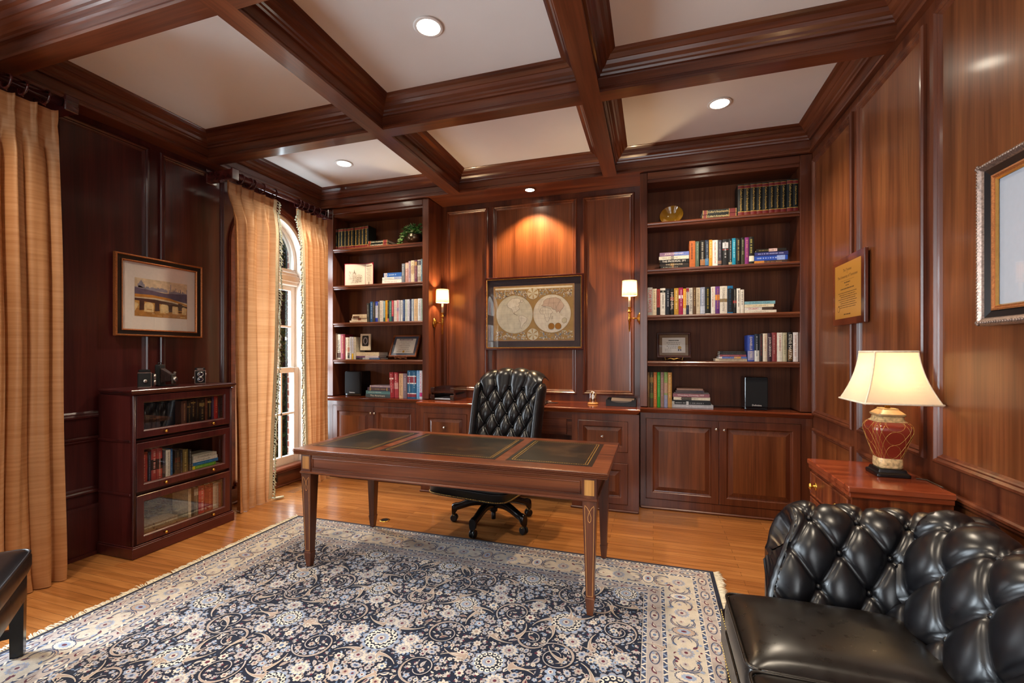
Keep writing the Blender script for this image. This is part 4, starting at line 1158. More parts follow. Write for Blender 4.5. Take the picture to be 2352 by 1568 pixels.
# border motifs: run along the four sides
def side_runs(d):
    """centre line at depth d from the edge: [(origin, along, length, inward)]"""
    return [((RX0+d, RY1-d), (1, 0), RX1-RX0-2*d, (0, -1)), ((RX0+d, RY0+d), (1, 0), RX1-RX0-2*d, (0, 1)),
            ((RX0+d, RY0+d), (0, 1), RY1-RY0-2*d, (1, 0)), ((RX1-d, RY0+d), (0, 1), RY1-RY0-2*d, (-1, 0))]
def T_of(O, A, N):
    return lambda u, v: (O[0]+A[0]*u+N[0]*v, O[1]+A[1]*u+N[1]*v)
for d, w in ((.035, .0085), (.124, .009), (.312, .009), (.4047, .009)):
    for O, A, Ln, N in side_runs(d):
        T = T_of(O, A, N); n = int(Ln/.026)
        for k in range(n):
            u = (k+.5)*Ln/n; sgn = 1 if k % 2 else -1
            strip([T(u-.008, -w*sgn), T(u+.008, w*sgn)], .0042, 2, WHITE_ if k % 3 else ICE)
        for s in (-1, 1): strip([T(-w, s*(w+.002)), T(Ln+w, s*(w+.002))], .0016, 2, CREAM)
for d, per in ((.079, .155), (.358, .165)):
    for O, A, Ln, N in side_runs(d):
        T = T_of(O, A, N); n = max(2, int(Ln/per)); st_ = Ln/n
        for k in range(n):
            u = (k+.5)*st_
            ring_ = [T(u+.046*math.cos(t*PI/9), .022*math.sin(t*PI/9)) for t in range(19)]
            strip(ring_, .0026, 2, SLATE); c = T(u, 0)
            rosette(*c, .021, 6, .3, 2, CREAM, rr.random(), 1.2 if A[0] else .8, .8 if A[0] else 1.2); rosette(*c, .010, 5, .2, 3, rr.choice([MAROON, STEEL]), 0)
            for s in (-1, 1):
                rosette(*T(u+s*.03, .006*s), .0075, 5, .3, 2, rr.choice([ICE, IVORY])); rosette(*T(u+s*.026, -.009*s), .005, 5, .3, 2, MAROON)
            c = T(u+st_/2, 0); a = math.atan2(A[1], A[0])+.35
            leaf(*c, a, .05, .0115, 2, MAROON, .006); leaf(*c, a, .03, .0055, 3, CREAM, .004)
            for s in (-1, 1): leaf(*T(u+st_/2+.006*s, .019*s), a+1.5, .02, .005, 2, GREY)
for O, A, Ln, N in side_runs(.218):
    T = T_of(O, A, N); per = .36; n = max(2, round(Ln/per)); st_ = Ln/n; aa = math.atan2(A[1], A[0])
    for k in range(-0, n):
        u = (k+.5)*st_; c = T(u, 0)
        rosette(*c, .060, 18, .08, 2, SLATE, aa, .62, 1.0); rosette(*c, .055, 18, .10, 3, CREAM if k % 2 else TAN, aa, .60, 1.0, sharp=.6); rosette(*c, .034, 10, .2, 4, ICE, aa, .6, 1.0); rosette(*c, .014, 6, .1, 5, MAROON, aa, .6, 1)
        for sg in (-1, 1):
            for sv in (-1, 1):
                C = [T(u+sg*(.085+.045*math.cos(t)), sv*(.012+.045*math.sin(t))) for t in [(.6+j*.36)*1.0 for j in range(12)]]
                strip(C, .0065, 3, SLATE, lambda s: max(.2, math.sin(PI*s)*1.1)); strip(C[2:-2], .0032, 4, TAN if sv > 0 else GREY, lambda s: max(.2, math.sin(PI*s)))
            flower(*T(u+sg*.083, .008), .016, 0); flower(*T(u+sg*.05, .05), .012, 5); flower(*T(u+sg*.055, -.05), .012, 2)
            leaf(*T(u+sg*.118, .045*sg), aa+.8*sg, .034, .009, 3, MAROON); leaf(*T(u+sg*.112, -.05*sg), aa-.8*sg, .03, .008, 3, STEEL)
        c = T(u+st_/2, 0)
        rosette(*c, .040, 12, .25, 2, ICE, 0); rosette(*c, .033, 12, .25, 3, GREY, .1); rosette(*c, .022, 9, .2, 4, IVORY, 0); rosette(*c, .009, 6, .1, 5, MAROON, 0)
        for q_ in range(18):
            x, v = rr.uniform(-st_/2, st_/2), rr.choice([-1, 1])*rr.uniform(.045, .074)
            if rr.random() < .5: leaf(*T(u+x, v), rr.random()*6, .022, .0045, 2, rr.choice([GREY, MAROON, STEEL, TAN, IVORY]), .004)
            else: rosette(*T(u+x, v), rr.uniform(.006, .010), 5, .3, 2, rr.choice([GREY, PINK, ICE, MAROON]))
ro = rug.build('oriental_rug', [pile(h) for h in RC], None, auto=False)
tag(ro, 'large navy and cream floral oriental rug with fringed ends, under the desk', 'rug')
fr = plain('#ddd3bd', .9, name='rug_fringe_wool')
for s, X in ((-1, RX0), (1, RX1)):
    q = MB(); n = 430
    for k in range(n):
        y = RY0+(RY1-RY0)*(k+.5)/n; j = rr.uniform(-.012, .012)+.012*math.sin(k*.21); ln = .040+.016*rr.random()+(.012 if rr.random() < .07 else 0)
        z1 = .006+.008*rr.random()
        P = [(X-s*.002, y, .006), (X+s*ln*.4, y+j*.3, .009+.004*rr.random()), (X+s*ln*.8, y+j*.8, z1), (X+s*ln, y+j*1.1+rr.uniform(-.004, .004), max(.003, z1-.004))]
        q.tube(P, [.0028, .003, .0026, .0014], 4, 0, True)
    q.build('fringe', fr, ro)

# ================================================================== curtains
silk, nt, b = mat('gold_silk'); nt.nodes.remove(b); out = nt.nodes['Material Output']
tc = node(nt, 'ShaderNodeTexCoord'); mp = node(nt, 'ShaderNodeMapping'); mp.inputs['Scale'].default_value = (2.5, 2.5, 70)
n1 = node(nt, 'ShaderNodeTexNoise'); n1.inputs['Scale'].default_value = 1; n1.inputs['Detail'].default_value = 4
rp = node(nt, 'ShaderNodeValToRGB'); e = rp.color_ramp.elements; e[0].position = .3; e[0].color = (*lin('#b27a4c'), 1); e[1].position = .66; e[1].color = (*lin('#c69062'), 1)
nt.links.new(tc.outputs['Object'], mp.inputs['Vector']); nt.links.new(mp.outputs['Vector'], n1.inputs['Vector']); nt.links.new(n1.outputs['Fac'], rp.inputs['Fac'])
d1 = node(nt, 'ShaderNodeBsdfDiffuse'); t1 = node(nt, 'ShaderNodeBsdfTranslucent'); g1 = node(nt, 'ShaderNodeBsdfGlossy'); g1.inputs['Roughness'].default_value = .45; g1.inputs['Color'].default_value = (.9, .75, .55, 1)
m1 = node(nt, 'ShaderNodeMixShader'); m1.inputs['Fac'].default_value = .30; m2 = node(nt, 'ShaderNodeMixShader'); m2.inputs['Fac'].default_value = .06
nt.links.new(rp.outputs['Color'], d1.inputs['Color']); nt.links.new(rp.outputs['Color'], t1.inputs['Color'])
nt.links.new(d1.outputs[0], m1.inputs[1]); nt.links.new(t1.outputs[0], m1.inputs[2]); nt.links.new(m1.outputs[0], m2.inputs[1]); nt.links.new(g1.outputs[0], m2.inputs[2]); nt.links.new(m2.outputs[0], out.inputs['Surface'])
tass_m = plain('#bcbca4', .8, name='tassel_cotton', var=.3, scale=120)
XC = -3.50; ZT = 2.90
def curtain(label, yt0, yt1, yb0, yb1, folds, seed, edge=None, rot=0):
    rc = random.Random(seed); ph = [rc.uniform(-.5, .5) for _ in range(40)]; am = [rc.uniform(.75, 1.25) for _ in range(40)]
    def S(u, v):
        z = ZT*(1-v)+.006*v; s = 1-(1-v)**2
        k = v
        y = yt0*(1-k)+yb0*k + ((yt1-yt0)*(1-k)+(yb1-yb0)*k)*u
        w = (yt1-yt0)/folds; f = u*folds; i = int(min(f, folds-1e-6))
        g = f-math.floor(f); d_ = min(g, 1-g)
        t_ = min(1, max(0, (v-.028)/.10)); body = t_*t_*(3-2*t_)
        hd = .036*math.exp(-(d_/.085)**2)*(.72+.28*math.cos(2*PI*d_*13))*(1+.6*math.exp(-((v-.036)/.010)**2)*-.5)
        A = (.062+.022*math.sin(i*2.3+1))*am[i]*(1-.10*v)
        bd = A*(.5+.5*math.cos(2*PI*(g+.06*math.sin(v*3+i*1.9))))**.85
        x = XC-.022+hd*(1-body)+bd*body
        y += w*.17*body*math.sin(2*PI*f)*(.8+.4*math.sin(i*1.7+v*2.3))+.006*math.sin(v*9+i)*body
        x += .010*math.sin(v*5+i*2.1)*body
        if v > .97: x += (v-.97)/.03*.012*math.sin(f*9)
        return (x, y, z)
    nu = int(folds*22); q = MB(); q.grid(S, nu, 90, 0, True)
    o = q.build('curtain', silk, None, auto=False); tag(o, label, 'curtain', 'gold silk curtains')
    q = MB(); q.loops([[S(i/nu, .0+.028*j) for i in range(nu+1)] for j in (0, 1)], 0, False, False, False, True)
    q.v = [(v_[0]-.004, v_[1], v_[2]-.001) for v_ in q.v]; q.build('heading_tape', silk, o, auto=False)
    if edge is not None:
        q = MB(); sgn = 1 if edge == 1 else -1; n = 110
        br_ = [S(edge, .004+.99*k/60) for k in range(61)]
        q.loops([[(p[0]+.004, p[1]+sgn*dy, p[2]) for p in br_] for dy in (-.034, .002)], 1, False)
        q.loops([[(p[0]+.004+dx, p[1]+sgn*.002, p[2]) for p in br_] for dx in (-.004, .006)], 1, False)
        for k in range(n):
            p = Vector(S(edge, .006+.982*k/n)); j = rc.uniform(-.012, .012)
            a = p+Vector((.006, sgn*.004, 0)); c = a+Vector((.004+j*.4, sgn*(.014+rc.uniform(0, .010)), -.010)); e2 = c+Vector((j*.6, sgn*rc.uniform(.002, .012), -.026))
            q.tube([a, c, c+(e2-c)*.25, c+(e2-c)*.4, e2], [.003, .0035, .0075, .006, .0105], 6, 0, True)
        for k in range(4):
            p = Vector(S(edge, .999)); a = p+Vector((.01*k, sgn*.01, .012)); q.tube([a, a+Vector((.02, sgn*(.02+.012*k), -.004)), a+Vector((.03, sgn*(.035+.016*k), -.006))], [.006, .010, .012], 6, 0)
        q.build('tassel_fringe', [tass_m, plain('#b9a98c', .8, name='fringe_braid')], o)
    return o
curtain('gold silk curtain at the left edge of the room, before the nearer window', 1.20, 1.785, 1.22, 1.815, 6, 3)
curtain('gold silk curtain on the left side of the arched window, tasselled edge', 2.945, 3.455, 3.02, 3.385, 4, 5, 1)
curtain('gold silk curtain on the right side of the arched window, tasselled edge', 3.735, 4.165, 3.83, 4.175, 5, 9, 0)
rodw = wood('pole_mahogany', 'y', '#2a1012', '#4c1f1e', '#6a302c', rough=.2, coat=.4)
def rod(label, y0, y1, rings, ends):
    t = thing('curtain_rod', label, 'curtain rod', (-3.755, (y0+y1)/2, 2.965)); dy = (y0+y1)/2
    q = MB(); q.tube([(.255, y0-dy, 0), (.255, y1-dy, 0)], .027, 20, 0); q.build('pole', rodw, t)
    for y in ends:
        q = MB(); q.box(.003, y-.030-dy, -.045, .275, y+.030-dy, .040, c=.004); q.box(.275, y-.036-dy, -.052, .292, y+.036-dy, .047, c=.005); q.box(.002, y-.05-dy, -.065, .02, y+.05-dy, .06, c=.004)
        q.build('bracket', rodw, t)
    for y in rings:
        q = MB(); P = [(.255+.042*math.cos(2*PI*k/28), y-dy+.006*math.sin(2*PI*k/28), -.013+.042*math.sin(2*PI*k/28)) for k in range(29)]
        q.tube(P, .0068, 8, 0, False); q.lathe([(.003, -.066), (.004, -.055)], (.255, y-dy, 0), 6, 0); q.build('curtain_ring', rodw, t)
    return t
rod('dark mahogany curtain pole with rings over the arched window', 3.00, 4.175, [3.07, 3.16, 3.20, 3.30, 3.44, 3.745, 3.79, 3.86, 3.94, 4.03, 4.11], (2.99, 4.19))
rod('dark mahogany curtain pole with rings over the nearer window at the left edge', -.30, 1.80, [1.23, 1.31, 1.39, 1.47, 1.56, 1.63, 1.73], (-.30, 1.842))

# ================================================================== pictures on the walls
class Plane:
    """flat drawing on a wall: u, v in metres from the lower left corner, thin layers"""
    def __init__(s, O, U, V): s.O, s.U, s.V = Vector(O), Vector(U), Vector(V); s.N = s.U.cross(s.V); s.q = MB(); s.lay = 0
    def P(s, u, v, l): return s.O+s.U*u+s.V*v+s.N*(.0003*l)
    def poly(s, pts, m, l): s.q.poly([s.P(u, v, l) for u, v in pts], m)
    def rect(s, u0, v0, u1, v1, m, l): s.poly([(u0, v0), (u1, v0), (u1, v1), (u0, v1)], m, l)
    def disc(s, cu, cv, r, m, l, n=40, sy=1.0): s.poly([(cu+r*math.cos(2*PI*k/n), cv+r*sy*math.sin(2*PI*k/n)) for k in range(n)], m, l)
    def ring(s, cu, cv, r0, r1, m, l, n=48):
        s.q.loops([[s.P(cu+r*math.cos(2*PI*k/n), cv+r*math.sin(2*PI*k/n), l) for k in range(n)] for r in (r0, r1)], m)
    def line(s, pts, w, m, l):
        for a, c in zip(pts[:-1], pts[1:]):
            du, dv = c[0]-a[0], c[1]-a[1]; d = math.hypot(du, dv) or 1; nu, nv = -dv/d*w, du/d*w
            s.poly([(a[0]-nu, a[1]-nv), (c[0]-nu, c[1]-nv), (c[0]+nu, c[1]+nv), (a[0]+nu, a[1]+nv)], m, l)
    def text(s, t, u, v, w, h, m, l): letter(s.q, t, s.P(u, v, l), s.U, s.V, w, h, m)
def picture(name, label, O, U, V, w, h, prof, mats, matw, matm, depth=.02):
    """frame with a mat board and glazing; returns (thing, drawing plane over the whole sight size)"""
    O, U, V = Vector(O), Vector(U), Vector(V); N = U.cross(V)
    t = thing(name, label, 'picture', O+U*(w/2))
    def b(q, nm, m): q.v = [tuple(Vector(v)-t.location) for v in q.v]; return q.build(nm, m, t)
    q = MB(); q.frame(O, U, V, N, w, h, [p[:2] for p in prof], 0, ms=[p[2] for p in prof]); b(q, 'frame', mats)
    iw = prof[-1][0]
    q = MB(); q.poly([O+U*(iw-.004)+V*(iw-.004)+N*.006, O+U*(w-iw+.004)+V*(iw-.004)+N*.006, O+U*(w-iw+.004)+V*(h-iw+.004)+N*.006, O+U*(iw-.004)+V*(h-iw+.004)+N*.006]); b(q, 'mat_board', matm)
    q = MB(); d = .011; q.poly([O+U*iw+V*iw+N*d, O+U*(w-iw)+V*iw+N*d, O+U*(w-iw)+V*(h-iw)+N*d, O+U*iw+V*(h-iw)+N*d]); b(q, 'glazing', pic_glass)
    return t, Plane(O+N*.0065, U, V), b
gilt_c = plain('#a9683a', .38, .55, name='copper_gilt', var=.35, scale=180)
blackf = plain('#120f10', .3, name='black_lacquer')
cream_mat = plain('#e8ded2', .85, name='cream_mat', var=.02)
# --- bridge watercolour on the left wall
PR = [(0, 0, 0), (0, .022, 0), (.004, .030, 0), (.010, .031, 0), (.014, .026, 0), (.015, .022, 1), (.042, .018, 1), (.043, .022, 2), (.047, .024, 2), (.053, .018, 2), (.055, .009, 2)]
PR = [(a, d, m) for a, d, m in PR]
t, p, b_ = picture('framed_painting', 'watercolour of a river bridge in a black and gilt frame, above the barrister bookcase', (XL+.024, 2.222, 1.535), (0, 1, 0), (0, 0, 1), .655, .612, PR, [gilt_c, blackf, gilt_c], .05, cream_mat)
pc = [plain(c, .8, name='wash_'+c[1:], var=.18, scale=30) for c in ('#d9c3a0', '#8f8f9c', '#5d5468', '#c07f30', '#4a2c22', '#c9954c', '#b07a3a', '#e2c48c', '#70685f')]
u0, u1, v0, v1 = .138, .535, .155, .445
p.rect(u0, v0, u1, v1, 0, 1)
def dome(c, base, w, h): p.poly([(c-w/2, base), (c+w/2, base), (c+w/2, base+h*.45), (c+w*.32, base+h*.5), (c+w*.27, base+h*.66), (c+w*.12, base+h*.80), (c+.004, base+h*.86), (c, base+h), (c-.004, base+h*.86), (c-w*.12, base+h*.80), (c-w*.27, base+h*.66), (c-w*.32, base+h*.5), (c-w/2, base+h*.45)], 1, 2)
rp_ = random.Random(4)
def skyline(ua, ub, base, hs, m, l):
    P = [(ua, base)]; u = ua
    while u < ub: 
        hh = hs*rp_.uniform(.3, 1); st_ = rp_.uniform(.006, .016); P += [(u, base+hh), (min(ub, u+st_), base+hh)]; u += st_
    P.append((ub, base)); P2 = [(ua, base-.07), *P, (ub, base-.07)]
    for a, c in zip(P[:-1], P[1:]): p.poly([(a[0], base-.01), (c[0], base-.01), (c[0], c[1]), (a[0], a[1])], m, l)
dome(u0+.045, .372, .05, .062); skyline(u0, u0+.24, .366, .022, 1, 2); skyline(u0+.25, u1, .355, .028, 1, 2)
for c, hh in ((.40, .075), (.418, .03), (.44, .05), (.46, .035), (.478, .045), (.53, .05)): p.rect(c, .35, c+.005, .35+hh, 1, 2)
p.poly([(u0, .315), (u0+.20, .318), (u1, .285), (u1, .36), (u0+.22, .348), (u0, .372)], 2, 3)
p.poly([(u0, .300), (u0+.14, .305), (u0+.27, .292), (u1, .262), (u1, .272), (u0+.26, .312), (u0+.12, .325), (u0, .322)], 3, 4)
p.poly([(u0, .292), (u0+.14, .292), (u0+.28, .278), (u1, .258), (u1, .245), (u0, .275)], 4, 5)
p.rect(u0, v0, u1, .215, 6, 2)
p.poly([(u0, .215), (u1, .20), (u1, .262), (u0+.2, .285), (u0, .29)], 5, 2)
for c in (u0+.045, u0+.155, u0+.255, u0+.335): p.poly([(c-.012, .20), (c+.022, .205), (c+.022, .275), (c-.012, .283)], 4, 4)
for c, w_ in ((u0+.012, .022), (u0+.10, .034), (u0+.215, .032), (u0+.30, .024), (u0+.372, .018)):
    p.poly([(c-w_, .19)]+[(c+w_*math.cos(PI-PI*k/10), .24+w_*.8*math.sin(PI*k/10)) for k in range(11)]+[(c+w_, .19)] if c-w_ > u0 else [(u0, .19)]+[(u0+w_*math.cos(PI/2-PI/2*k/6)*1.2, .24+w_*.8*math.sin(PI/2-PI/2*k/6)) for k in range(7)], 7, 5)
for k in range(26):
    c = rp_.uniform(u0+.01, u1-.04); z_ = rp_.uniform(v0+.005, .215); p.rect(c, z_, c+rp_.uniform(.015, .04), z_+rp_.uniform(.002, .006), rp_.choice([5, 6, 7]), 6)
b_(p.q, 'print', pc)
# --- double-hemisphere world map in the niche
PRm = [(0, 0, 0), (0, .020, 0), (.004, .026, 0), (.014, .026, 0), (.018, .020, 0), (.019, .022, 1), (.024, .024, 1), (.028, .018, 1), (.029, .008, 1)]
redf = plain('#3c1512', .2, name='oxblood_lacquer', spec=.6); goldf = plain('#d6a35a', .25, .9, name='gold_fillet', var=.08)
mapmat = plain('#39333a', .75, name='charcoal_mat', var=.03)
w_, h_ = 1.066, .776
t, p, b_ = picture('framed_map', 'double-hemisphere world map in a dark frame with charcoal mat, centred in the niche', (-1.738, YB-.024, 1.441), (1, 0, 0), (0, 0, 1), w_, h_, PRm, [redf, goldf], .03, mapmat)
cop = ['#b98e6a', '#a98a56', '#d6d2be', '#dedacc', '#7a6c58', '#9c9a8c', '#c8c2a8', '#a8742c', '#a59ca0', '#b4bca8', '#c8b4a4', '#8096ae', '#94704c']
pc = [plain(c, .45 if i in (1, 2, 7) else .7, .25 if i in (1, 2, 7) else 0, name='map_'+c[1:], var=.1, scale=18) for i, c in enumerate(cop)]
mu0, mu1, mv0, mv1 = .105, w_-.105, .105, h_-.105
p.rect(mu0-.010, mv0-.010, mu1+.010, mv1+.010, 0, 1); p.rect(mu0-.004, mv0-.004, mu1+.004, mv1+.004, 4, 2); p.rect(mu0, mv0, mu1, mv1, 1, 3)
p.rect(mu0+.01, mv1-.030, mu1-.01, mv1-.012, 3, 4)
cv = (mv0+mv1)/2-.012; rad = .198; c1, c2 = w_/2-.203, w_/2+.203
def cont(c, pts, m, l=7, outline=True):
    P = [(c+rad*x, cv+rad*y) for x, y in pts]; p.poly(P, m, l)
    if outline: p.line(P+[P[0]], .0011, 4, l+1)
for c in (c1, c2):
    dl = 0 if c == c1 else .4; p.ring(c, cv, rad, rad+.0035, 2 if c == c1 else 1, 5+dl); p.ring(c, cv, rad+.0035, rad+.005, 4, 5+dl); p.disc(c, cv, rad, 2 if c == c1 else 3, 5, 56)
    for k in range(-3, 4):
        pts = [(c+rad*math.sin(k*.42)*math.cos(a), cv+rad*math.sin(a)) for a in [(-PI/2+PI*j/16) for j in range(17)]]; p.line(pts, .0004, 5, 6)
    for k in range(-3, 4):
        vv = rad*k/4; hh = math.sqrt(rad*rad-vv*vv); p.line([(c-hh, cv+vv), (c+hh, cv+vv)], .0004, 5, 6)
# generic continents
cont(c1, [(-.42, .55), (-.30, .72), (-.12, .86), (.18, .88), (.34, .80), (.36, .66), (.24, .62), (.30, .52), (.22, .42), (.30, .30), (.18, .22), (.08, .12), (.02, .16), (-.02, .06), (.10, -.02), (.20, -.06), (.14, -.04), (0, .02), (-.08, .12), (-.14, .30), (-.34, .38)], 3)
cont(c1, [(.34, .72), (.44, .78), (.50, .70), (.42, .62)], 3)
cont(c1, [(.26, -.08), (.40, -.04), (.56, -.10), (.72, -.22), (.66, -.40), (.54, -.48), (.46, -.60), (.40, -.76), (.34, -.70), (.36, -.46), (.26, -.28)], 3)
for P in ([(.12, .22), (.02, .5)], [(-.12, .38), (.22, .42)], [(-.05, .60), (.0, .86)], [(.30, -.2), (.62, -.25)], [(.4, -.06), (.42, -.5)]): p.line([(c1+rad*x, cv+rad*y) for x, y in P], .0006, 4, 9)
cont(c2, [(-.66, .12), (-.58, .30), (-.40, .36), (-.26, .32), (-.10, .28), (-.02, .16), (.06, .06), (-.04, .0), (-.10, -.22), (-.20, -.42), (-.28, -.44), (-.36, -.22), (-.40, -.02), (-.58, .0)], 3)
cont(c2, [(-.56, .42), (-.46, .50), (-.44, .66), (-.28, .78), (-.06, .82), (.22, .84), (.44, .74), (.56, .56), (.66, .40), (.58, .26), (.48, .16), (.42, .02), (.36, .14), (.26, .04), (.20, .20), (.06, .22), (-.02, .34), (-.14, .36), (-.26, .40), (-.34, .38), (-.44, .40)], 10)
cont(c2, [(.54, -.30), (.68, -.22), (.80, -.30), (.78, -.46), (.64, -.52), (.54, -.44)], 6)
cont(c2, [(.0, -.18), (.05, -.14), (.04, -.28), (0, -.28)], 3); cont(c2, [(.44, .0), (.5, -.06), (.62, -.1), (.5, -.12)], 6, 7, False)
for P in ([(-.5, .34), (-.48, .02)], [(-.36, .34), (-.3, -.1)], [(-.2, .3), (-.18, -.2)], [(-.58, .16), (-.05, .14)], [(-.4, 0), (-.06, -.02)], [(-.36, -.2), (-.1, -.22)], [(-.2, .4), (-.1, .8)], [(.1, .26), (.1, .8)], [(-.4, .54), (.5, .56)], [(.2, .24), (.46, .7)], [(.3, .1), (.2, .44)]):
    p.line([(c2+rad*x, cv+rad*y) for x, y in P], .0007, 4, 9)
for x in (.04, .40): p.disc(c2+rad*(x-.06), cv-rad*.66, .034, 7, 10+x, 28); p.ring(c2+rad*(x-.06), cv-rad*.66, .031, .034, 4, 11+x, 28)
for v_ in (mv1-.078, mv0+.058):        # compass discs, cut like a spun metal plate
    for k in range(24):
        a0, a1 = 2*PI*k/24, 2*PI*(k+1)/24; p.poly([(w_/2, v_), (w_/2+.056*math.cos(a0), v_+.056*math.sin(a0)), (w_/2+.056*math.cos(a1), v_+.056*math.sin(a1))], [2, 6, 1, 6][k % 4], 8)
    p.ring(w_/2, v_, .056, .060, 3, 8, 32)
for k in range(1000):                   # allegorical figures in the corners, as loose dabs
    side = rp_.choice([-1, 1]); top_ = rp_.random() < .55
    u = w_/2+side*rp_.uniform(.07, mu1-w_/2-.012); v = (mv1-.04-rp_.uniform(0, .085)) if top_ else (mv0+.008+rp_.uniform(0, .085))
    cc = c1 if side < 0 else c2
    if math.hypot(u-cc, v-cv) < rad+.014: continue
    a = rp_.random()*6; s_ = rp_.uniform(.004, .010)
    p.poly([(u+s_*math.cos(a+j*1.256)*rp_.uniform(.5, 1), v+s_*math.sin(a+j*1.256)*rp_.uniform(.5, 1.2)) for j in range(5)], rp_.choice([3, 8, 9, 10, 11, 12, 2, 5]), 5+k % 3)
b_(p.q, 'print', pc)
# --- large frame on the right wall, running out of view
PRr = [(0, 0, 0), (0, .024, 0), (.006, .036, 0), (.016, .040, 0), (.026, .032, 0), (.030, .026, 1), (.054, .018, 1), (.056, .021, 2), (.062, .022, 2), (.066, .016, 2), (.072, .017, 3), (.077, .009, 3)]
silv = plain('#8a7468', .35, .7, name='carved_silver_leaf', var=.4, scale=140)
bluemat = plain('#b9bcc4', .85, name='pale_blue_mat', var=.02)
t, p, b_ = picture('framed_picture', 'large picture with carved silver frame and pale blue-grey mat, right wall', (XR-.024, 2.192, 1.512), (0, -1, 0), (0, 0, 1), .86, .616, PRr, [silv, blackf, gilt_c, goldf], .08, bluemat)
q = MB(); n = 44       # carved rope along the outer edge
for (a, d, L_) in (((0, 0, 0), (0, 0, 1), .616), ((0, -.86, 0), (0, 0, 1), .616), ((0, 0, 0), (0, -1, 0), .86), ((0, 0, .616), (0, -1, 0), .86)):
    m_ = int(L_/.0125)
    for k in range(m_):
        c = Vector((XR-.024-.036, 2.192, 1.512))+Vector(a)+Vector(d)*((k+.5)*L_/m_)
        c += Vector((0, -.013 if a[1] == 0 and d[2] else (.013 if d[2] else 0), (.013 if a[2] == 0 else -.013) if d[1] else 0))
        q.sphere(c, .0065, 0, 8, 1.0)
b_(q, 'carving', silv)
p.rect(.30, .16, .62, .46, 0, 2); p.rect(.31, .17, .61, .45, 1, 3)
b_(p.q, 'print', [plain('#cfc6b6', .85, name='print_paper'), plain('#a79a86', .8, name='print_tone', var=.3)])
# --- wall plaque
t = thing('wall_plaque', 'walnut-backed brass certificate plaque on the right wall, above the lamp chest', 'plaque', (XR, 3.465, 1.595))
q = MB(); q.box(-.034, -.25, .0, -.012, .25, .455, c=.004); q.build('board', [wood('plaque_walnut', 'z', '#3d180c', '#6b311b', '#85462a', rough=.2)], t)
q = MB(); q.box(-.0125, -.18, .1, -.001, .18, .36); q.build('hanger_block', wood_z, t)
p = Plane((XR-.0345, 3.465+.205, 1.595+.045), (0, -1, 0), (0, 0, 1)); p.N = Vector((-1, 0, 0))
p.rect(0, 0, .41, .365, 0, 0)
p.text('The Trustees', .14, .310, .13, .018, 1, 1); p.text('of', .19, .297, .03, .009, 1, 1); p.text('The University of Tennessee', .05, .262, .31, .024, 1, 1)
p.line([(.10, .25), (.31, .25)], .0006, 1, 1)
rq = random.Random(2)
def scribble(p, u0, u1, v, h, m, l, gap=.006):
    u = u0
    while u < u1: 
        w__ = rq.uniform(.004, .016); p.rect(u, v, min(u1, u+w__), v+h, m, l); u += w__+gap*rq.uniform(.5, 1)
scribble(p, .16, .25, .232, .007, 1, 1); scribble(p, .18, .23, .214, .005, 1, 1); scribble(p, .10, .31, .192, .007, 1, 1)
for k in range(8): scribble(p, .06+.02*(k % 3), .35-.02*(k % 2), .168-.014*k, .0045, 1, 1)
scribble(p, .15, .26, .022, .007, 1, 1); p.disc(.065, .065, .02, 1, 1, 20); p.disc(.065, .065, .017, 0, 2, 20)
p.q.v = [tuple(Vector(v)-t.location) for v in p.q.v]
plm, nt, b = mat('etched_brass_plate'); setc(b, lin('#c98c3c'), .28, .35)
p.q.build('plate', [plm, plain('#3a220e', .6, name='etched_ink')], t)
# ================================================================== ceiling downlights
lens = glow('downlight_lens', '#fff3dc', 30)
def downlight(label, x, y, z=ZC, r=.065, m=ceil_m):
    t = thing('downlight', label, 'light', (x, y, z), 0, 'recessed ceiling downlights')
    q = MB(); q.lathe([(r, 0), (r+.018, -.001), (r+.020, -.004), (r+.012, -.007), (r, -.006)], (0, 0, -.0005), 32, 0, True, cap=False); q.build('trim_ring', m, t)
    q = MB(); q.lathe([(r, -.004), (r*.5, -.003), (.002, -.0025)], (0, 0, -.0005), 32, 0, True, cap=False); q.build('lens', lens, t)
DLS = [(-1.209, 2.267), (.468, 3.609), (-2.865, 3.656), (-2.82, .93), (.468, .93), (-1.17, -.4)]
downlight('recessed downlight in the middle ceiling coffer, in front of the niche bay', *DLS[0])
downlight('recessed downlight in the ceiling bay before the right-hand bookcase', *DLS[1])
downlight('recessed downlight in the ceiling bay by the arched window', *DLS[2])
for k in (3, 4, 5): downlight('recessed downlight in a ceiling bay behind the viewer, number %s from the window wall' % ('one', 'three', 'two')[k-3], *DLS[k])
downlight('small recessed downlight in the wooden soffit above the framed map', -1.182, 4.345, ZS, .045, wood_x)

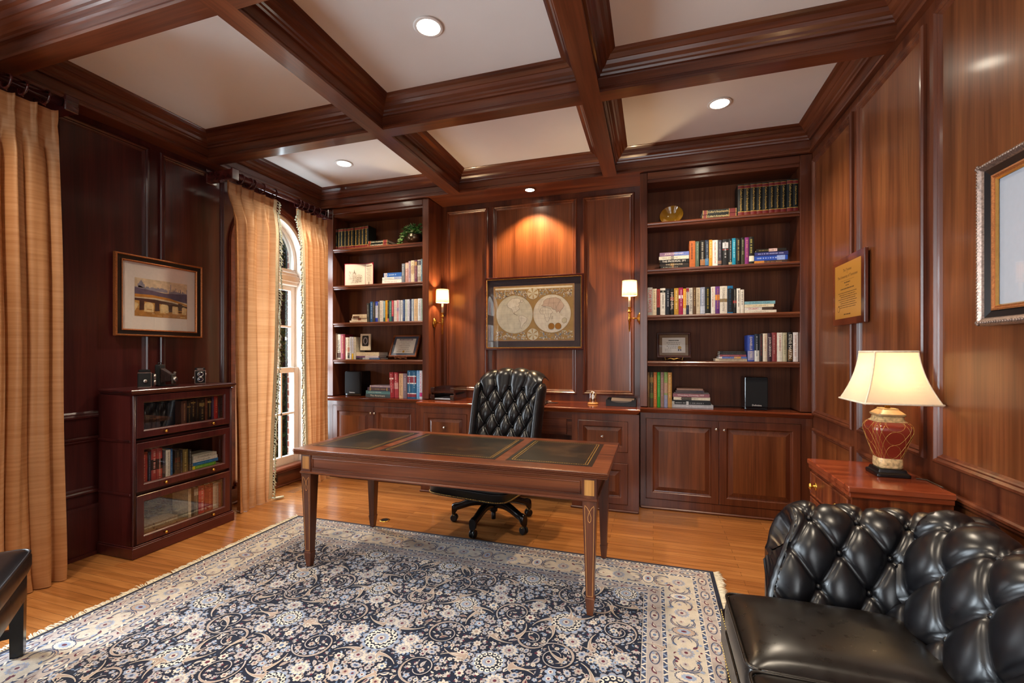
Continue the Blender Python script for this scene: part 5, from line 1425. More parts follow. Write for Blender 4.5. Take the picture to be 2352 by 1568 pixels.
# ================================================================== brass wall sconces
pleat_m, nt, b = mat('pleated_shade'); nt.nodes.remove(b); out = nt.nodes['Material Output']
d1 = node(nt, 'ShaderNodeBsdfDiffuse'); d1.inputs['Color'].default_value = (*lin('#d2b488'), 1)
t1 = node(nt, 'ShaderNodeBsdfTranslucent'); t1.inputs['Color'].default_value = (*lin('#b98a50'), 1)
m1 = node(nt, 'ShaderNodeMixShader'); m1.inputs['Fac'].default_value = .5
nt.links.new(d1.outputs[0], m1.inputs[1]); nt.links.new(t1.outputs[0], m1.inputs[2]); nt.links.new(m1.outputs[0], out.inputs['Surface'])
SCN = [(-2.164, 4.372, -2.262), (-.213, 4.372, -.115)]
for i, (sx, sy, wx) in enumerate(SCN):
    d = wx-sx; s = 1 if d > 0 else -1
    t = thing('wall_sconce', ('lit brass candle sconce on the niche side wall, by the letter trays', 'lit brass candle sconce on the niche side wall, above the black document box')[i], 'wall lamp', (wx-s*.002, sy, 1.735), 0, 'brass sconces in the niche')
    ox = sx-(wx-s*.002)
    q = MB(); q.lathe([(.045, 0), (.046, .006), (.040, .012), (.034, .013), (.030, .020), (.018, .026), (.010, .028)], (0, 0, 0), 28, 0)
    q.v = [(-s*v[2], v[0]*.82, v[1]*1.2) for v in q.v]; q.build('backplate', brass, t)
    q = MB(); q.tube([(-s*.026, 0, 0), (ox+s*.008, 0, 0)], .0065, 10, 0); q.build('arm', brass, t)
    q = MB(); q.lathe([(.004, -.125), (.007, -.122), (.006, -.115), (.0075, -.112), (.010, -.03), (.014, -.028), (.014, .03), (.0125, .032), (.012, .058), (.026, .062), (.027, .065), (.012, .068), (.014, .085), (.012, .098), (.022, .102), (.023, .105), (.010, .107)], (ox, 0, 0), 20, 0); q.build('stem', brass, t)
    q = MB(); q.lathe([(.0105, .1075), (.0105, .20), (.007, .203)], (ox, 0, 0), 16, 0); q.build('candle', plain('#efe2c2', .6, name='candle_sleeve', var=.02), t)
    q = MB(); n = 96
    rad = lambda k, f: f+.0016*(1 if k % 2 else -1)
    q.loops([[(ox+rad(k, f)*math.cos(2*PI*k/n), rad(k, f)*math.sin(2*PI*k/n), z) for k in range(n)] for f, z in ((.069, .215), (.066, .285), (.064, .355))], 0, True, False, False, False)
    sh = q.build('shade', pleat_m, t)
    q = MB()
    for f, z in ((.070, .2165), (.065, .354)): q.tube([(ox+f*math.cos(2*PI*k/40), f*math.sin(2*PI*k/40), z) for k in range(41)], .0022, 6, 0)
    q.build('shade_rim', trim_m, sh)
    q = MB(); q.sphere((ox, 0, .25), .014, 0, 12, 1.6); q.build('bulb', glow('sconce_bulb', '#ffcf8a', 8), t)

# ================================================================== things on the worktop
WT = .9155
def tray(z): pass
t = thing('letter_tray', 'two-tier dark wooden letter tray on the worktop beside the bookcase', 'letter tray', (-2.09, 4.38, WT))
tw = wood('tray_wood', 'x', '#1c0d0a', '#35180f', '#4a2216', rough=.2)
for k, z in enumerate((0, .078)):
    q = MB(); w2, d0, d1 = .135, -.165, .165
    q.box(-w2, d0, z+.001, w2, d1, z+.009)
    q.box(-w2, d0+.012, z+.009, -w2+.012, d1, z+.055); q.box(w2-.012, d0+.012, z+.009, w2, d1, z+.055); q.box(-w2+.012, d1-.012, z+.009, w2-.012, d1, z+.055)
    for a, c in ((-w2, -w2+.045), (w2-.045, w2)): q.box(a, d0, z+.009, c, d0+.012, z+.055, c=.002)
    if k: 
        for a in (-w2, w2-.012):
            for y in (d0+.013, d1-.04): q.box(a, y, .0555, a+.012, y+.026, z+.0005)
    q.build('tier', tw, t)
q = MB(); q.loops([[(-.105+.004*k, -.14, .0105+.0035*k+.004*(k == 2)), (.108, -.145+.003*k, .0105+.0025*k), (.108, .13, .0105+.0025*k), (-.10, .13, .0105+.0025*k)] for k in range(3)], 0, True, True, True)
o = q.build('paper_stack', plain('#e6e8ee', .7, name='white_paper', var=.02)); o.location = (-2.09, 4.38, WT); tag(o, 'white papers lying in the lower tier of the wooden letter tray', 'papers')
q = MB(); q.box(-.115, -.09, .0005, .115, .09, .008, c=.003); q.box(-.113, -.088, .0085, .115, .088, .0165, 1, c=.002); q.box(-.115, -.09, .017, .115, .09, .022, c=.002)
o = q.build('notebook', [leath_br, steel]); o.location = (-1.10, 4.25, WT); o.rotation_euler = (0, 0, .08); tag(o, 'closed dark notebook lying on the worktop behind the desk chair', 'notebook')
for k, (x, y, a, lb, m_) in enumerate(((-.945, 4.29, .25, 'thin dark pen lying on the worktop beside the notebook', black), (-1.03, 4.40, .1, 'silver pen lying on the worktop behind the notebook', steel))):
    q = MB(); q.tube([(-.065, 0, .006), (-.055, 0, .006), (.05, 0, .006), (.066, 0, .006)], [.003, .0048, .0048, .0015], 10, 0); o = q.build('pen', m_); o.location = (x, y, WT); o.rotation_euler = (0, 0, a); tag(o, lb, 'pen')
t = thing('dome_clock', 'small anniversary clock under a glass dome on the worktop', 'clock', (-.555, 4.36, WT))
q = MB(); q.lathe([(.052, 0), (.053, .006), (.046, .012), (.044, .016)], (0, 0, .0005), 32, 0); q.build('clock_base', plain('#c98f50', .25, name='clock_base_wood'), t)
dome_m, nt, b = mat('clear_dome_glass'); setc(b, (1, 1, 1), .0); b.inputs['Transmission Weight'].default_value = 1; b.inputs['IOR'].default_value = 1.45
q = MB(); P = [(.039, .017), (.039, .095)]+[(.039*math.cos(a), .095+.036*math.sin(a)) for a in [PI/2*k/8 for k in range(1, 8)]]+[(.001, .131)]
q.lathe(P, (0, 0, 0), 40, 0, cap=False); q.build('glass_dome', pane_mat('dome_glass', (.97, .97, .98), 2.1), t)
q = MB(); q.lathe([(.008, .017), (.006, .03), (.004, .04), (.004, .05)], (0, 0, 0), 14, 0); q.lathe([(.021, -.006), (.023, -.004), (.023, .004), (.021, .006)], (0, 0, .072), 28, 0, axis='y'); q.lathe([(.004, .095), (.007, .105), (.002, .115)], (0, 0, 0), 12, 0)
for x in (-.026, .026): q.tube([(x, 0, .0172), (x, 0, .10)], .003, 8, 0)
q.build('movement', brass, t)
q = MB(); q.lathe([(.020, -.0072), (.001, -.0073)], (0, 0, .072), 28, 0, axis='y', cap=False); q.build('dial', plain('#efe6d2', .5, name='clock_dial', var=.02), t)
q = MB(); q.poly([(-.0012, -.0078, .070), (.0012, -.0078, .070), (.008, -.0078, .084), (.006, -.0078, .085)]); q.poly([(-.001, -.0078, .071), (.001, -.0078, .073), (-.010, -.0078, .068)]); q.build('clock_hand', black, t)
t = thing('document_box', 'open black document box on the worktop beside the corner bookcase', 'box', (-.285, 4.36, WT))
q = MB(); q.box(-.135, -.12, .0005, .135, .12, .006); q.box(-.135, -.12, .006, -.129, .12, .06); q.box(.129, -.12, .006, .135, .12, .06); q.box(-.129, .114, .006, .129, .12, .06)
q.extr([(-.129, .006), (.129, .006), (.129, .06), (.11, .06)]+[(.10*math.cos(a), .06-.026*math.sin(a)) for a in [PI*k/10 for k in range(11)]]+[(-.11, .06), (-.129, .06)], -.12, -.114, 'y'); q.build('tray', plain('#131214', .45, name='black_board', var=.05), t)
q = MB(); q.loops([[(-.10+.003*k, -.105, .0065+.011*k), (.115, -.107+.002*k, .0065+.0105*k), (.115, .10, .0065+.012*k), (-.10, .10, .0065+.013*k)] for k in range(5)], 0, True, True, True)
o = q.build('paper_stack', plain('#6e625c', .7, name='grey_paper', var=.08)); o.location = (-.285, 4.36, WT); tag(o, 'grey-brown papers filling the open black document box', 'papers')

# ================================================================== speakers
def speaker(label, x0, x1, y, z, h, dp):
    t = thing('speaker', label, 'speaker', ((x0+x1)/2, y, z), 0, 'black bookshelf speakers'); w2 = (x1-x0)/2
    q = MB(); q.box(-w2, .012, .0008, w2, dp, h, c=.006); q.build('cabinet', plain('#0b0b0d', .12, name='piano_black', spec=.6, var=0), t)
    gm, nt, b = mat('speaker_cloth'); setc(b, lin('#141518'), .9, spec=.15)
    q = MB(); q.box(-w2+.004, -.006, .028, w2-.004, .0115, h-.008, c=.005); q.build('grille', plain('#131417', .85, name='speaker_grille_cloth', var=.3, scale=700), t)
    q = MB(); letter(q, 'Definitive', (-.036, -.0066, .036), (1, 0, 0), (0, 0, 1), .072, .014, 0); q.build('badge', white, t)
speaker('black bookshelf speaker on the worktop of the corner bookcase, beside the flat stack', .762, .94, 4.31, WT, .285, .20)
speaker('black bookshelf speaker on the worktop of the window bookcase', -3.383, -3.171, 4.33, WT, .285, .19)

# ================================================================== ivy in a bowl
t = thing('potted_ivy', 'trailing ivy in a dark metal bowl on the top shelf by the window', 'plant', (-2.52, 4.405, SH[0]+.001))
q = MB(); q.lathe([(.03, 0), (.032, .006), (.018, .012), (.03, .02), (.075, .045), (.092, .08), (.088, .10), (.080, .112), (.083, .118), (.074, .118), (.07, .10)], (0, 0, 0), 32, 0); q.build('bowl', plain('#6a5c4a', .25, .9, name='pewter', var=.2, scale=30), t)
q = MB(); q.lathe([(.073, .10), (.002, .108)], (0, 0, 0), 20, 0, cap=False); q.build('soil', plain('#2a1c12', .95, name='potting_soil', var=.3), t)
rv = random.Random(21); ql = MB(); qs = MB()
def ivy_leaf(p, d, up, sz, m):
    d = d.normalized(); s = d.cross(up); s = s.normalized() if s.length > .01 else d.orthogonal().normalized(); n = s.cross(d)
    pts = [(0, 0), (.35, .22), (.55, .12), (.75, .42), (.62, .62), (.72, .85), (.45, .78), (.2, .95)]
    out = [(0, -.0)]+[(.48*a, b2) for a, b2 in ((.5, -.12), (1, .2), (.62, .38), (.85, .72), (.35, .62))]+[(0, 1.15)]+[(-.48*a, b2) for a, b2 in ((.35, .62), (.85, .72), (.62, .38), (1, .2), (.5, -.12))]
    c = ql.pt(p+d*(.45*sz)+n*(.10*sz)); ids = [ql.pt(p+s*(a*sz)+d*(b2*sz)-n*(.18*sz*abs(a))) for a, b2 in out]
    for i in range(len(ids)): ql.face((c, ids[i], ids[(i+1) % len(ids)]), m)
for k in range(34):
    a = rv.uniform(0, 2*PI); rr_ = rv.uniform(.05, .145); left = k % 3 == 0
    if left: a = rv.uniform(2.6, 4.0); rr_ = rv.uniform(.16, .235)
    hgt = rv.uniform(.16, .235) if not left else rv.uniform(.12, .20)
    end = Vector((rr_*math.cos(a), rr_*math.sin(a)*(.55 if left else .7), hgt)); P = []
    droop = rv.uniform(0, .07) if not left else rv.uniform(.06, .16)
    for j in range(9):
        s = j/8; p = Vector((0, 0, .105))*(1-s)+Vector((end.x*s, end.y*s, .105*s+(end.z-.105)*math.sin(min(1, s*1.25)*PI/2)-droop*max(0, s-.5)**1.5*2.4)); P.append(p)
    qs.tube(P, [.0018]*9, 4, 0)
    for j in range(2, 9):
        for _ in range(2 if j > 4 else 1):
            d = (P[j]-P[j-1])+Vector((rv.uniform(-1, 1), rv.uniform(-1.1, .5), rv.uniform(-.5, .7)))*.05; ivy_leaf(P[j]+Vector((0, 0, .002)), d, Vector((rv.uniform(-.3, .3), -.5, .9)), rv.uniform(.022, .036), rv.choice([0, 0, 1, 2]))
ql.v = [(min(v[0], .172), min(v[1], .132), max(v[2], .003)) for v in ql.v]; qs.v = [(min(v[0], .172), min(v[1], .132), max(v[2], .003)) for v in qs.v]
qs.build('stem', plain('#5a6a30', .6, name='ivy_stem'), t)
ql.build('foliage', [plain('#3f7a34', .45, name='ivy_green', var=.25), plain('#7fae58', .45, name='ivy_light_green', var=.25), plain('#b9c890', .5, name='ivy_variegated', var=.2)], t, auto=False)

# ================================================================== amber bowl on its stand
t = thing('amber_bowl', 'shallow amber glass bowl displayed upright on the top shelf of the corner bookcase', 'bowl', (.160, 4.38, SH[0]+.001))
am, nt, b = mat('amber_glass'); setc(b, lin('#c8922c'), .08, spec=.8, coat=.5); b.inputs['Transmission Weight'].default_value = .45; b.inputs['IOR'].default_value = 1.3
q = MB(); q.lathe([(.100, -.004), (.104, 0), (.100, .004), (.085, .012), (.066, .030), (.045, .045), (.03, .050), (.002, .050)], (0, 0, 0), 40, 0, cap=False)
q.lathe([(.100, .004), (.080, .022), (.060, .042), (.03, .056), (.002, .056)], (0, 0, .002), 40, 0, cap=False)
R = Matrix.Translation((0, 0, .088)) @ Matrix.Rotation(math.radians(-112), 4, 'X') @ Matrix.Rotation(math.radians(8), 4, 'Y')
q.v = [tuple(R @ Vector(v)) for v in q.v]; q.v = [(v[0], v[1], max(v[2], .0004)) for v in q.v]; q.build('glass_dish', am, t)
q = MB(); q.tube([(-.05, -.03, .003), (-.045, .03, .012), (-.03, .068, .10)], .004, 6, 0); q.tube([(.05, -.03, .003), (.045, .03, .012), (.03, .068, .10)], .004, 6, 0); q.tube([(-.045, .03, .004), (.045, .03, .004)], .004, 6, 0); q.build('stand', black, t)

# ================================================================== certificates on small easels
def certificate(label, elabel, cx, y, z, w_, h_, tilt, turn, frame_m, mat_m, style):
    t = thing('framed_certificate', label, 'framed certificate', (cx, y, z+.028), turn)
    R = Matrix.Rotation(-tilt, 4, 'X')
    def fin(q, nm, m): q.v = [tuple(R @ Vector(v)) for v in q.v]; return q.build(nm, m, t)
    q = MB(); q.frame((-w_/2, 0, 0), (1, 0, 0), (0, 0, 1), (0, -1, 0), w_, h_, [(0, -.012), (0, .004), (.004, .008), (.014, .008), (.020, .003), (.022, 0)], 0); q.box(-w_/2+.002, .004, .002, w_/2-.002, .012, h_-.002); fin(q, 'frame', frame_m)
    p = Plane((-w_/2+.02, .0025, .02), (1, 0, 0), (0, 0, 1)); p.N = Vector((0, -1, 0)); iw, ih = w_-.04, h_-.04
    p.rect(0, 0, iw, ih, 0, 0); mw = .028; p.rect(mw, mw, iw-mw, ih-mw, 1, 1)
    if style == 0:
        scribble(p, iw*.32, iw*.68, ih*.70, .010, 2, 2, .004)
        for k in range(4): scribble(p, iw*.26+.012*(k % 2), iw*.72, ih*.60-.016*k, .005, 2, 2)
        for k in range(3): scribble(p, iw*.20, iw*.42, ih*.30-.012*k, .003, 2, 2)
        cx_, cy_ = iw*.70, ih*.38
        p.poly([(cx_-.012, cy_), (cx_-.002, cy_), (cx_-.004, cy_-.034), (cx_-.010, cy_-.028), (cx_-.016, cy_-.034)], 4, 2); p.poly([(cx_+.002, cy_), (cx_+.012, cy_), (cx_+.016, cy_-.034), (cx_+.010, cy_-.028), (cx_+.004, cy_-.034)], 4, 2)
        p.poly([((.017 if k % 2 else .0145)*math.cos(PI*k/14)+cx_, (.017 if k % 2 else .0145)*math.sin(PI*k/14)+cy_) for k in range(28)], 3, 3)
    else:
        p.rect(iw*.22, ih*.80, iw*.78, ih*.87, 4, 2); scribble(p, iw*.24, iw*.76, ih*.823, .007, 1, 3, .004)
        for k in range(5): scribble(p, iw*(.28+.05*(k % 2)), iw*(.72-.04*(k % 2)), ih*.70-.024*k, .0045, 2, 2)
        for a in (.20, .58): scribble(p, iw*a, iw*(a+.22), ih*.20, .005, 2, 2)
        p.disc(iw*.5, ih*.20, .014, 3, 2, 20)
    fin(p.q, 'document', [mat_m, plain('#efeadd', .75, name='certificate_paper', var=.02), plain('#6a6458', .8, name='certificate_ink'), plain('#c79a3a', .4, .4, name='gold_seal'), plain('#56324a' if style else '#4a4a62', .7, name='ribbon_%d' % style)])
    q = MB(); q.poly([(-w_/2+.02, -.0015, .02), (w_/2-.02, -.0015, .02), (w_/2-.02, -.0015, h_-.02), (-w_/2+.02, -.0015, h_-.02)]); fin(q, 'glazing', pic_glass)
    e = thing('display_easel', elabel, 'easel', (cx, y, z), turn); em = brass_old if style == 0 else plain('#6a3a20', .3, name='easel_wood')
    q = MB()
    for s in (-1, 1):
        q.tube([(s*.075, -.030, .040), (s*.078, -.032, .026), (s*.070, -.026, .012), (s*.075, -.03, .004)], [.002, .004, .004, .004], 8, 0)
        q.tube([(s*.07, -.026, .012), (s*.05, .02, .020), (s*.03, .05, .006)], .004, 8, 0)
        if style: q.sphere((s*.062, -.028, .014), .010, 0, 10)
    q.tube([(-.07, -.026, .013), (-.03, -.028, .022), (0, -.028, .012), (.03, -.028, .022), (.07, -.026, .013)], [.004, .006, .009, .006, .004], 8, 0)
    q.build('rest', em, e)
    q = MB(); q.tube([(0, .052, .004), (0, .066, .13)], .004, 8, 0); q.build('prop', em, e)
certificate('small framed certificate with gold seal and ribbon, corner bookcase', 'little brass easel under the gold-sealed certificate', .182, 4.40, SH[3]+.001, .298, .238, math.radians(10), 0.0, wood('certificate_frame_dark', 'x', '#2c120a', '#4a2216', '#5e2e1c', rough=.3), plain('#8a7258', .8, name='taupe_mat', var=.03), 0)
certificate('framed certificate with blue-grey mat, leaning well back on the window bookcase', 'little wooden easel under the blue-matted certificate', -2.655, 4.365, SH[3]+.001, .345, .275, math.radians(25), 0.0, wood('certificate_frame_light', 'x', '#5a2c16', '#8a4c2a', '#a5643a', rough=.25), plain('#4c5568', .8, name='blue_grey_mat', var=.03), 1)

# ================================================================== open diploma folder
t = thing('diploma_folder', 'open red folder standing with a building sketch and a printed citation', 'folder', (-3.152, 4.395, SH[1]+.001))
red = plain('#a01830', .5, name='crimson_cover'); pap = plain('#e0d2bc', .8, name='folder_paper', var=.03); ink = plain('#6a5238', .8, name='sepia_ink')
H_ = .262
for nm, ang, w_ in (('left_cover', math.radians(180+14), .245), ('right_cover', math.radians(-16+0), .135)):
    dx, dy = math.cos(ang), math.sin(ang)
    U = Vector((dx, -abs(dy), 0)); N = Vector((U.y, -U.x, 0)) if U.x > 0 else Vector((-U.y, U.x, 0))
    if N.y > 0: N = -N
    q = MB(); A = Vector((0, 0, 0)); 
    q.loops([[A-N*d, A-N*d+U*w_, A-N*d+U*w_+Vector((0, 0, H_)), A-N*d+Vector((0, 0, H_))] for d in (.0015, .0045)], 0, True, True, True)
    c = q.build(nm.replace('left_', '').replace('right_', ''), red, t)
    if U.x < 0: p = Plane(A+U*w_-N*.0012, -U, (0, 0, 1))
    else: p = Plane(A-N*.0012, U, (0, 0, 1))
    p.N = N; i_ = .006
    p.rect(i_, .004, w_-.002, H_-.008, 0, 0) if U.x < 0 else p.poly([(.002, .004), (w_-.02, .004), (w_-.005, .02), (w_-.005, H_-.03), (w_-.022, H_-.008), (.002, H_-.008)], 0, 0)
    if U.x < 0:
        rs = random.Random(5)
        def hatch(u0, u1, v0, v1, n):
            for _ in range(n):
                u, v = rs.uniform(u0, u1), rs.uniform(v0, v1); p.line([(u, v), (u+rs.uniform(-.006, .006), v+rs.uniform(.002, .010))], .00045, 1, 1)
        hatch(.05, .09, .07, .17, 120); hatch(.095, .135, .06, .15, 170); hatch(.14, .205, .04, .13, 260); hatch(.07, .2, .035, .06, 120)
        p.poly([(.108, .15), (.122, .15), (.1155, .195)], 1, 1); p.poly([(.098, .13), (.101, .13), (.101, .165), (.098, .165)], 1, 1); p.poly([(.129, .13), (.132, .13), (.132, .165), (.129, .165)], 1, 1)
        p.line([(.10, .05), (.10, .15), (.135, .15), (.135, .05)], .0007, 1, 2); p.line([(.14, .05), (.14, .12), (.172, .135), (.205, .12), (.205, .05)], .0007, 1, 2)
        for k in range(4):
            for j in range(3): p.rect(.148+.014*k, .058+.02*j, .153+.014*k, .068+.02*j, 1, 2)
    else:
        scribble(p, .02, .11, .222, .009, 1, 1, .003)
        for k in range(9): scribble(p, .02+.008*(k % 3), .10-.006*(k % 2), .20-.017*k, .0035, 1, 1, .004)
        p.rect(.055, .015, .066, .05, 1, 1)
    p.q.build('page', [pap, ink], c)

# ================================================================== three old cameras on the barrister bookcase
cz = BH+.0005
camlea = plain('#101010', .6, name='camera_leatherette', var=.4, scale=500); lensg = plain('#1a1426', .05, name='lens_glass', spec=.9, var=0)
def tlr(label, x, y, rz):
    t = thing('vintage_camera', label, 'camera', (x, y, cz), rz, 'old cameras on the barrister bookcase')   # front faces local -y
    q = MB(); q.box(-.036, -.03, .004, .036, .045, .112, c=.003)
    for xx in (-.03, .03):
        for yy in (-.024, .038): q.box(xx-.004, yy-.004, 0, xx+.004, yy+.004, .004)
    q.build('body', camlea, t)
    q = MB(); q.box(-.033, -.026, .1125, .033, .041, .132, c=.003); q.build('viewing_hood', black, t)
    q = MB()
    for z in (.004, .108): q.frame((-.037, -.031, z), (1, 0, 0), (0, 1, 0), (0, 0, 1), .074, .077, [(0, 0), (0, .004), (.003, .004), (.003, 0)], 0)
    for xx in (-.0372, .0342): q.box(xx, -.0312, .004, xx+.003, -.0285, .112)
    q.build('metal_edging', steel, t)
    q = MB(); q.box(-.030, -.045, .012, .030, -.0305, .104, c=.004); q.build('lens_board', black, t)
    for z, r in ((.080, .021), (.038, .021)):
        q = MB(); q.lathe([(r, 0), (r, .010), (r*.82, .014), (r*.72, .010)], (0, 0, 0), 24, 0, cap=False); q.lathe([(r*.72, .009), (r*.3, .012), (.001, .0125)], (0, 0, 0), 24, 1, cap=False)
        q.v = [(v[0], -.0455-v[2], z+v[1]) for v in q.v]; q.build('lens', [steel, lensg], t)
    q = MB(); q.lathe([(.013, 0), (.013, .010), (.010, .013), (.002, .013)], (0, 0, 0), 20, 0); q.v = [(-.0365-v[2], .005+v[0], .050+v[1]) for v in q.v]
    q.lathe([(.010, 0), (.010, .008), (.002, .009)], (0, 0, 0), 16, 0)
    n_ = 48; q.v[-n_:] = [(.0365+v[2], .005+v[0], .078+v[1]) for v in q.v[-n_:]]
    q.build('winding_knob', steel, t)
    q = MB(); letter(q, 'CAMERA', (-.02, -.0265, .118), (1, 0, 0), (0, 0, 1), .04, .008, 0) if False else q.box(-.02, -.0268, .118, .02, -.0262, .126); q.build('nameplate', steel, t)
tlr('old twin-lens camera turned sideways on the barrister bookcase, with round side knob', -3.53, 2.31, math.radians(150))
tlr('old twin-lens camera facing the room, on the barrister bookcase nearest the window', -3.55, 2.735, math.radians(56))
t = thing('vintage_camera', 'old folding bellows camera standing open between two twin-lens cameras', 'camera', (-3.60, 2.475, cz), math.radians(122), 'old cameras on the barrister bookcase')
q = MB(); q.box(-.042, .0, .002, .042, .034, .165, c=.006); q.build('body', camlea, t)
q = MB(); q.box(-.040, -.095, .002, .040, -.001, .007, c=.002); q.build('drop_bed', black, t)
q = MB(); L = []
for k in range(17):
    s = k/16; e_ = .0035*(1 if k % 2 else -1); hw = .034-.014*s+e_; z0, z1 = .03+.012*s-e_, .135-.052*s+e_; y = -.001-.068*s
    L.append([(-hw, y, z0), (hw, y, z0), (hw, y, z1), (-hw, y, z1)])
q.loops(L, 0, True, True, True); q.build('bellows', plain('#3a2a28', .55, name='bellows_leather', var=.2), t)
q = MB(); q.box(-.027, -.080, .016, .027, -.0695, .092, c=.003); q.build('lens_board', plain('#5a5550', .35, .6, name='worn_metal', var=.2), t)
q = MB(); q.lathe([(.020, 0), (.020, .008), (.014, .016), (.010, .014)], (0, 0, 0), 24, 0, cap=False); q.lathe([(.010, .013), (.001, .015)], (0, 0, 0), 20, 1, cap=False); q.v = [(v[0], -.0805-v[2], .052+v[1]) for v in q.v]; q.build('lens', [steel, lensg], t)
q = MB(); q.box(.018, -.078, .0925, .032, -.064, .108, c=.002); q.lathe([(.005, 0), (.005, .004)], (0, 0, 0), 12, 0); q.v[-24:] = [(.025+v[0], -.0785-v[2], .100+v[1]) for v in q.v[-24:]]; q.build('viewfinder', steel, t)
q = MB(); q.tube([(-.028, .017, .165), (-.026, .017, .178), (.026, .017, .178), (.028, .017, .165)], .0028, 8, 0); q.build('carrying_handle', black, t)

# ================================================================== outlets and register
t = thing('electrical_outlet', 'dark electrical outlet in the baseboard under the arched window', 'outlet', (XL+.0225, 3.655, .10))
q = MB(); q.box(0, -.06, -.037, .005, .06, .037, c=.002); q.build('cover_plate', plain('#2a1a12', .4, name='brown_plate'), t)
for y in (-.022, .022):
    q = MB(); q.lathe([(.016, .0051), (.015, .0065), (.002, .0066)], (0, y, 0), 18, 0, axis='x'); q.build('socket', black, t)
q = MB(); q.lathe([(.042, 0), (.042, .002), (.036, .004), (.030, .003)], (0, 0, .0005), 28, 0, cap=False); q.lathe([(.030, .003), (.018, .0025), (.001, .002)], (0, 0, .0005), 28, 1, cap=False)
o = q.build('floor_outlet', [brass, black]); o.location = (-2.156, 3.275, 0); tag(o, 'round brass floor outlet set in the boards beside the desk leg', 'outlet')
t = thing('floor_register', 'slotted wooden floor vent in the boards before the arched window', 'vent', (-3.50, 3.76, 0))
q = MB(); q.box(-.065, -.14, .0005, .065, .14, .0015); q.build('vent_frame', fm, t)
q = MB()
for k in range(11): q.box(-.05, -.125+.024*k, .0016, .05, -.117+.024*k, .0019)
q.build('vent_slot', plain('#3a1f10', .8, name='vent_dark'), t)
# ================================================================== outside the windows
brick, nt, b = mat('red_brick'); setc(b, lin('#7a4030'), .9)
tc = node(nt, 'ShaderNodeTexCoord'); mp = node(nt, 'ShaderNodeMapping'); mp.inputs['Rotation'].default_value = (PI/2, 0, 0)
br = node(nt, 'ShaderNodeTexBrick'); br.inputs['Scale'].default_value = 1; br.inputs['Brick Width'].default_value = .21; br.inputs['Row Height'].default_value = .075; br.inputs['Mortar Size'].default_value = .008
br.inputs['Color1'].default_value = (*lin('#8a4a38'), 1); br.inputs['Color2'].default_value = (*lin('#6a3226'), 1); br.inputs['Mortar'].default_value = (*lin('#b8a898'), 1)
nt.links.new(tc.outputs['Object'], mp.inputs['Vector']); nt.links.new(mp.outputs['Vector'], br.inputs['Vector']); nt.links.new(br.outputs['Color'], b.inputs['Base Color'])
q = MB()
for y0, y1 in ((-3, W3C-.50), (W3C+.50, W2C-.50), (W2C+.50, WC-.56), (WC+.56, 5.2)): q.box(XL-.36, y0, -.4, XL-.225, y1, 3.3)
struct(q.build('wall_exterior', brick))
shm = plain('#1c3a34', .45, name='shutter_green', var=.08)
for c, s, lb in ((WC, 1, 'dark green louvred shutter standing open outside the arched window'),):
    t = thing('shutter', lb, 'shutter', (XL-.375, c+.585, .2), math.radians(-43))
    q = MB(); q.box(-.42, .0, 0, 0, .035, 2.62, c=.003); q.build('stile_frame', shm, t)
    q = MB()
    for k in range(56): q.box(-.37, -.008, .10+.043*k, -.05, -.0005, .128+.043*k)
    q.build('louvre', shm, t)
    q = MB(); q.box(-.09, -.03, 1.36, -.05, -.009, 1.40); q.build('latch', steel, t)
gr = plain('#5c6a34', .95, name='lawn_grass', var=.35, scale=8)
q = MB(); q.box(-30, -12, -.5, XL-.37, 30, -.42); struct(q.build('ground_outside', gr))
rt = random.Random(8)
leaf_ms = [plain(c, .7, name='leaf_'+c[1:], var=.3) for c in ('#4a6a2e', '#7c8a3a', '#a8983c', '#33502a')]
bark = plain('#4a4038', .9, name='grey_bark', var=.3)
def bush(label, x, y, r, h, z0, n, cols, name='shrub', cat='shrub'):
    t = thing(name, label, cat, (x, y, -.42), 0, 'plants outside the arched window'); ql = MB(); qs = MB()
    for k in range(16):
        a = rt.uniform(0, 6.28); rr_ = r*rt.uniform(.3, 1)
        P = [Vector((0, 0, 0)), Vector((rr_*.4*math.cos(a), rr_*.4*math.sin(a), h*.45)), Vector((rr_*math.cos(a+.3), rr_*math.sin(a+.3), h*rt.uniform(.7, 1.05)))]
        qs.tube(P, [.05*h/3, .03*h/3, .008], 6, 0)
        for _ in range(3):
            j = P[1].lerp(P[2], rt.random()); qs.tube([j, j+Vector((rt.uniform(-.5, .5)*r, rt.uniform(-.5, .5)*r, rt.uniform(0, .5)*h*.4))], [.012*h/3, .004], 5, 0)
    qs.build('trunk', bark, t)
    for k in range(n):
        a, u = rt.uniform(0, 6.28), rt.random()**.5; zz_ = z0+(h-z0)*rt.random(); f = math.sqrt(max(.05, 1-((zz_-z0)/(h-z0)*2-1)**2*.8))
        p = Vector((r*u*f*math.cos(a), r*u*f*math.sin(a), zz_)); s_ = rt.uniform(.05, .11); d = Vector((rt.uniform(-1, 1), rt.uniform(-1, 1), rt.uniform(-1, 1))).normalized(); e_ = d.orthogonal().normalized()
        ql.poly([p, p+d*s_*.5+e_*s_*.3, p+d*s_, p+d*s_*.5-e_*s_*.3], rt.choice(cols))
    ql.build('foliage', leaf_ms, t, auto=False)
bush('low dark green hedge shrub below the arched window outside', -6.0, 6.05, .9, 1.35, .1, 2600, [0, 3, 3])
bush('yellow-green shrub behind the hedge outside the arched window', -7.9, 7.95, 1.1, 2.4, .3, 3600, [1, 2, 0])
bush('bare-branched tree with sparse green leaves outside the arched window', -11.0, 11.1, 1.9, 6.0, .9, 6000, [0, 1], 'tree', 'tree')
bush('tall thin-leaved tree far behind the shrubs outside the window', -17.0, 17.1, 3.2, 8.5, .5, 7000, [0, 1, 3], 'tree', 'tree')
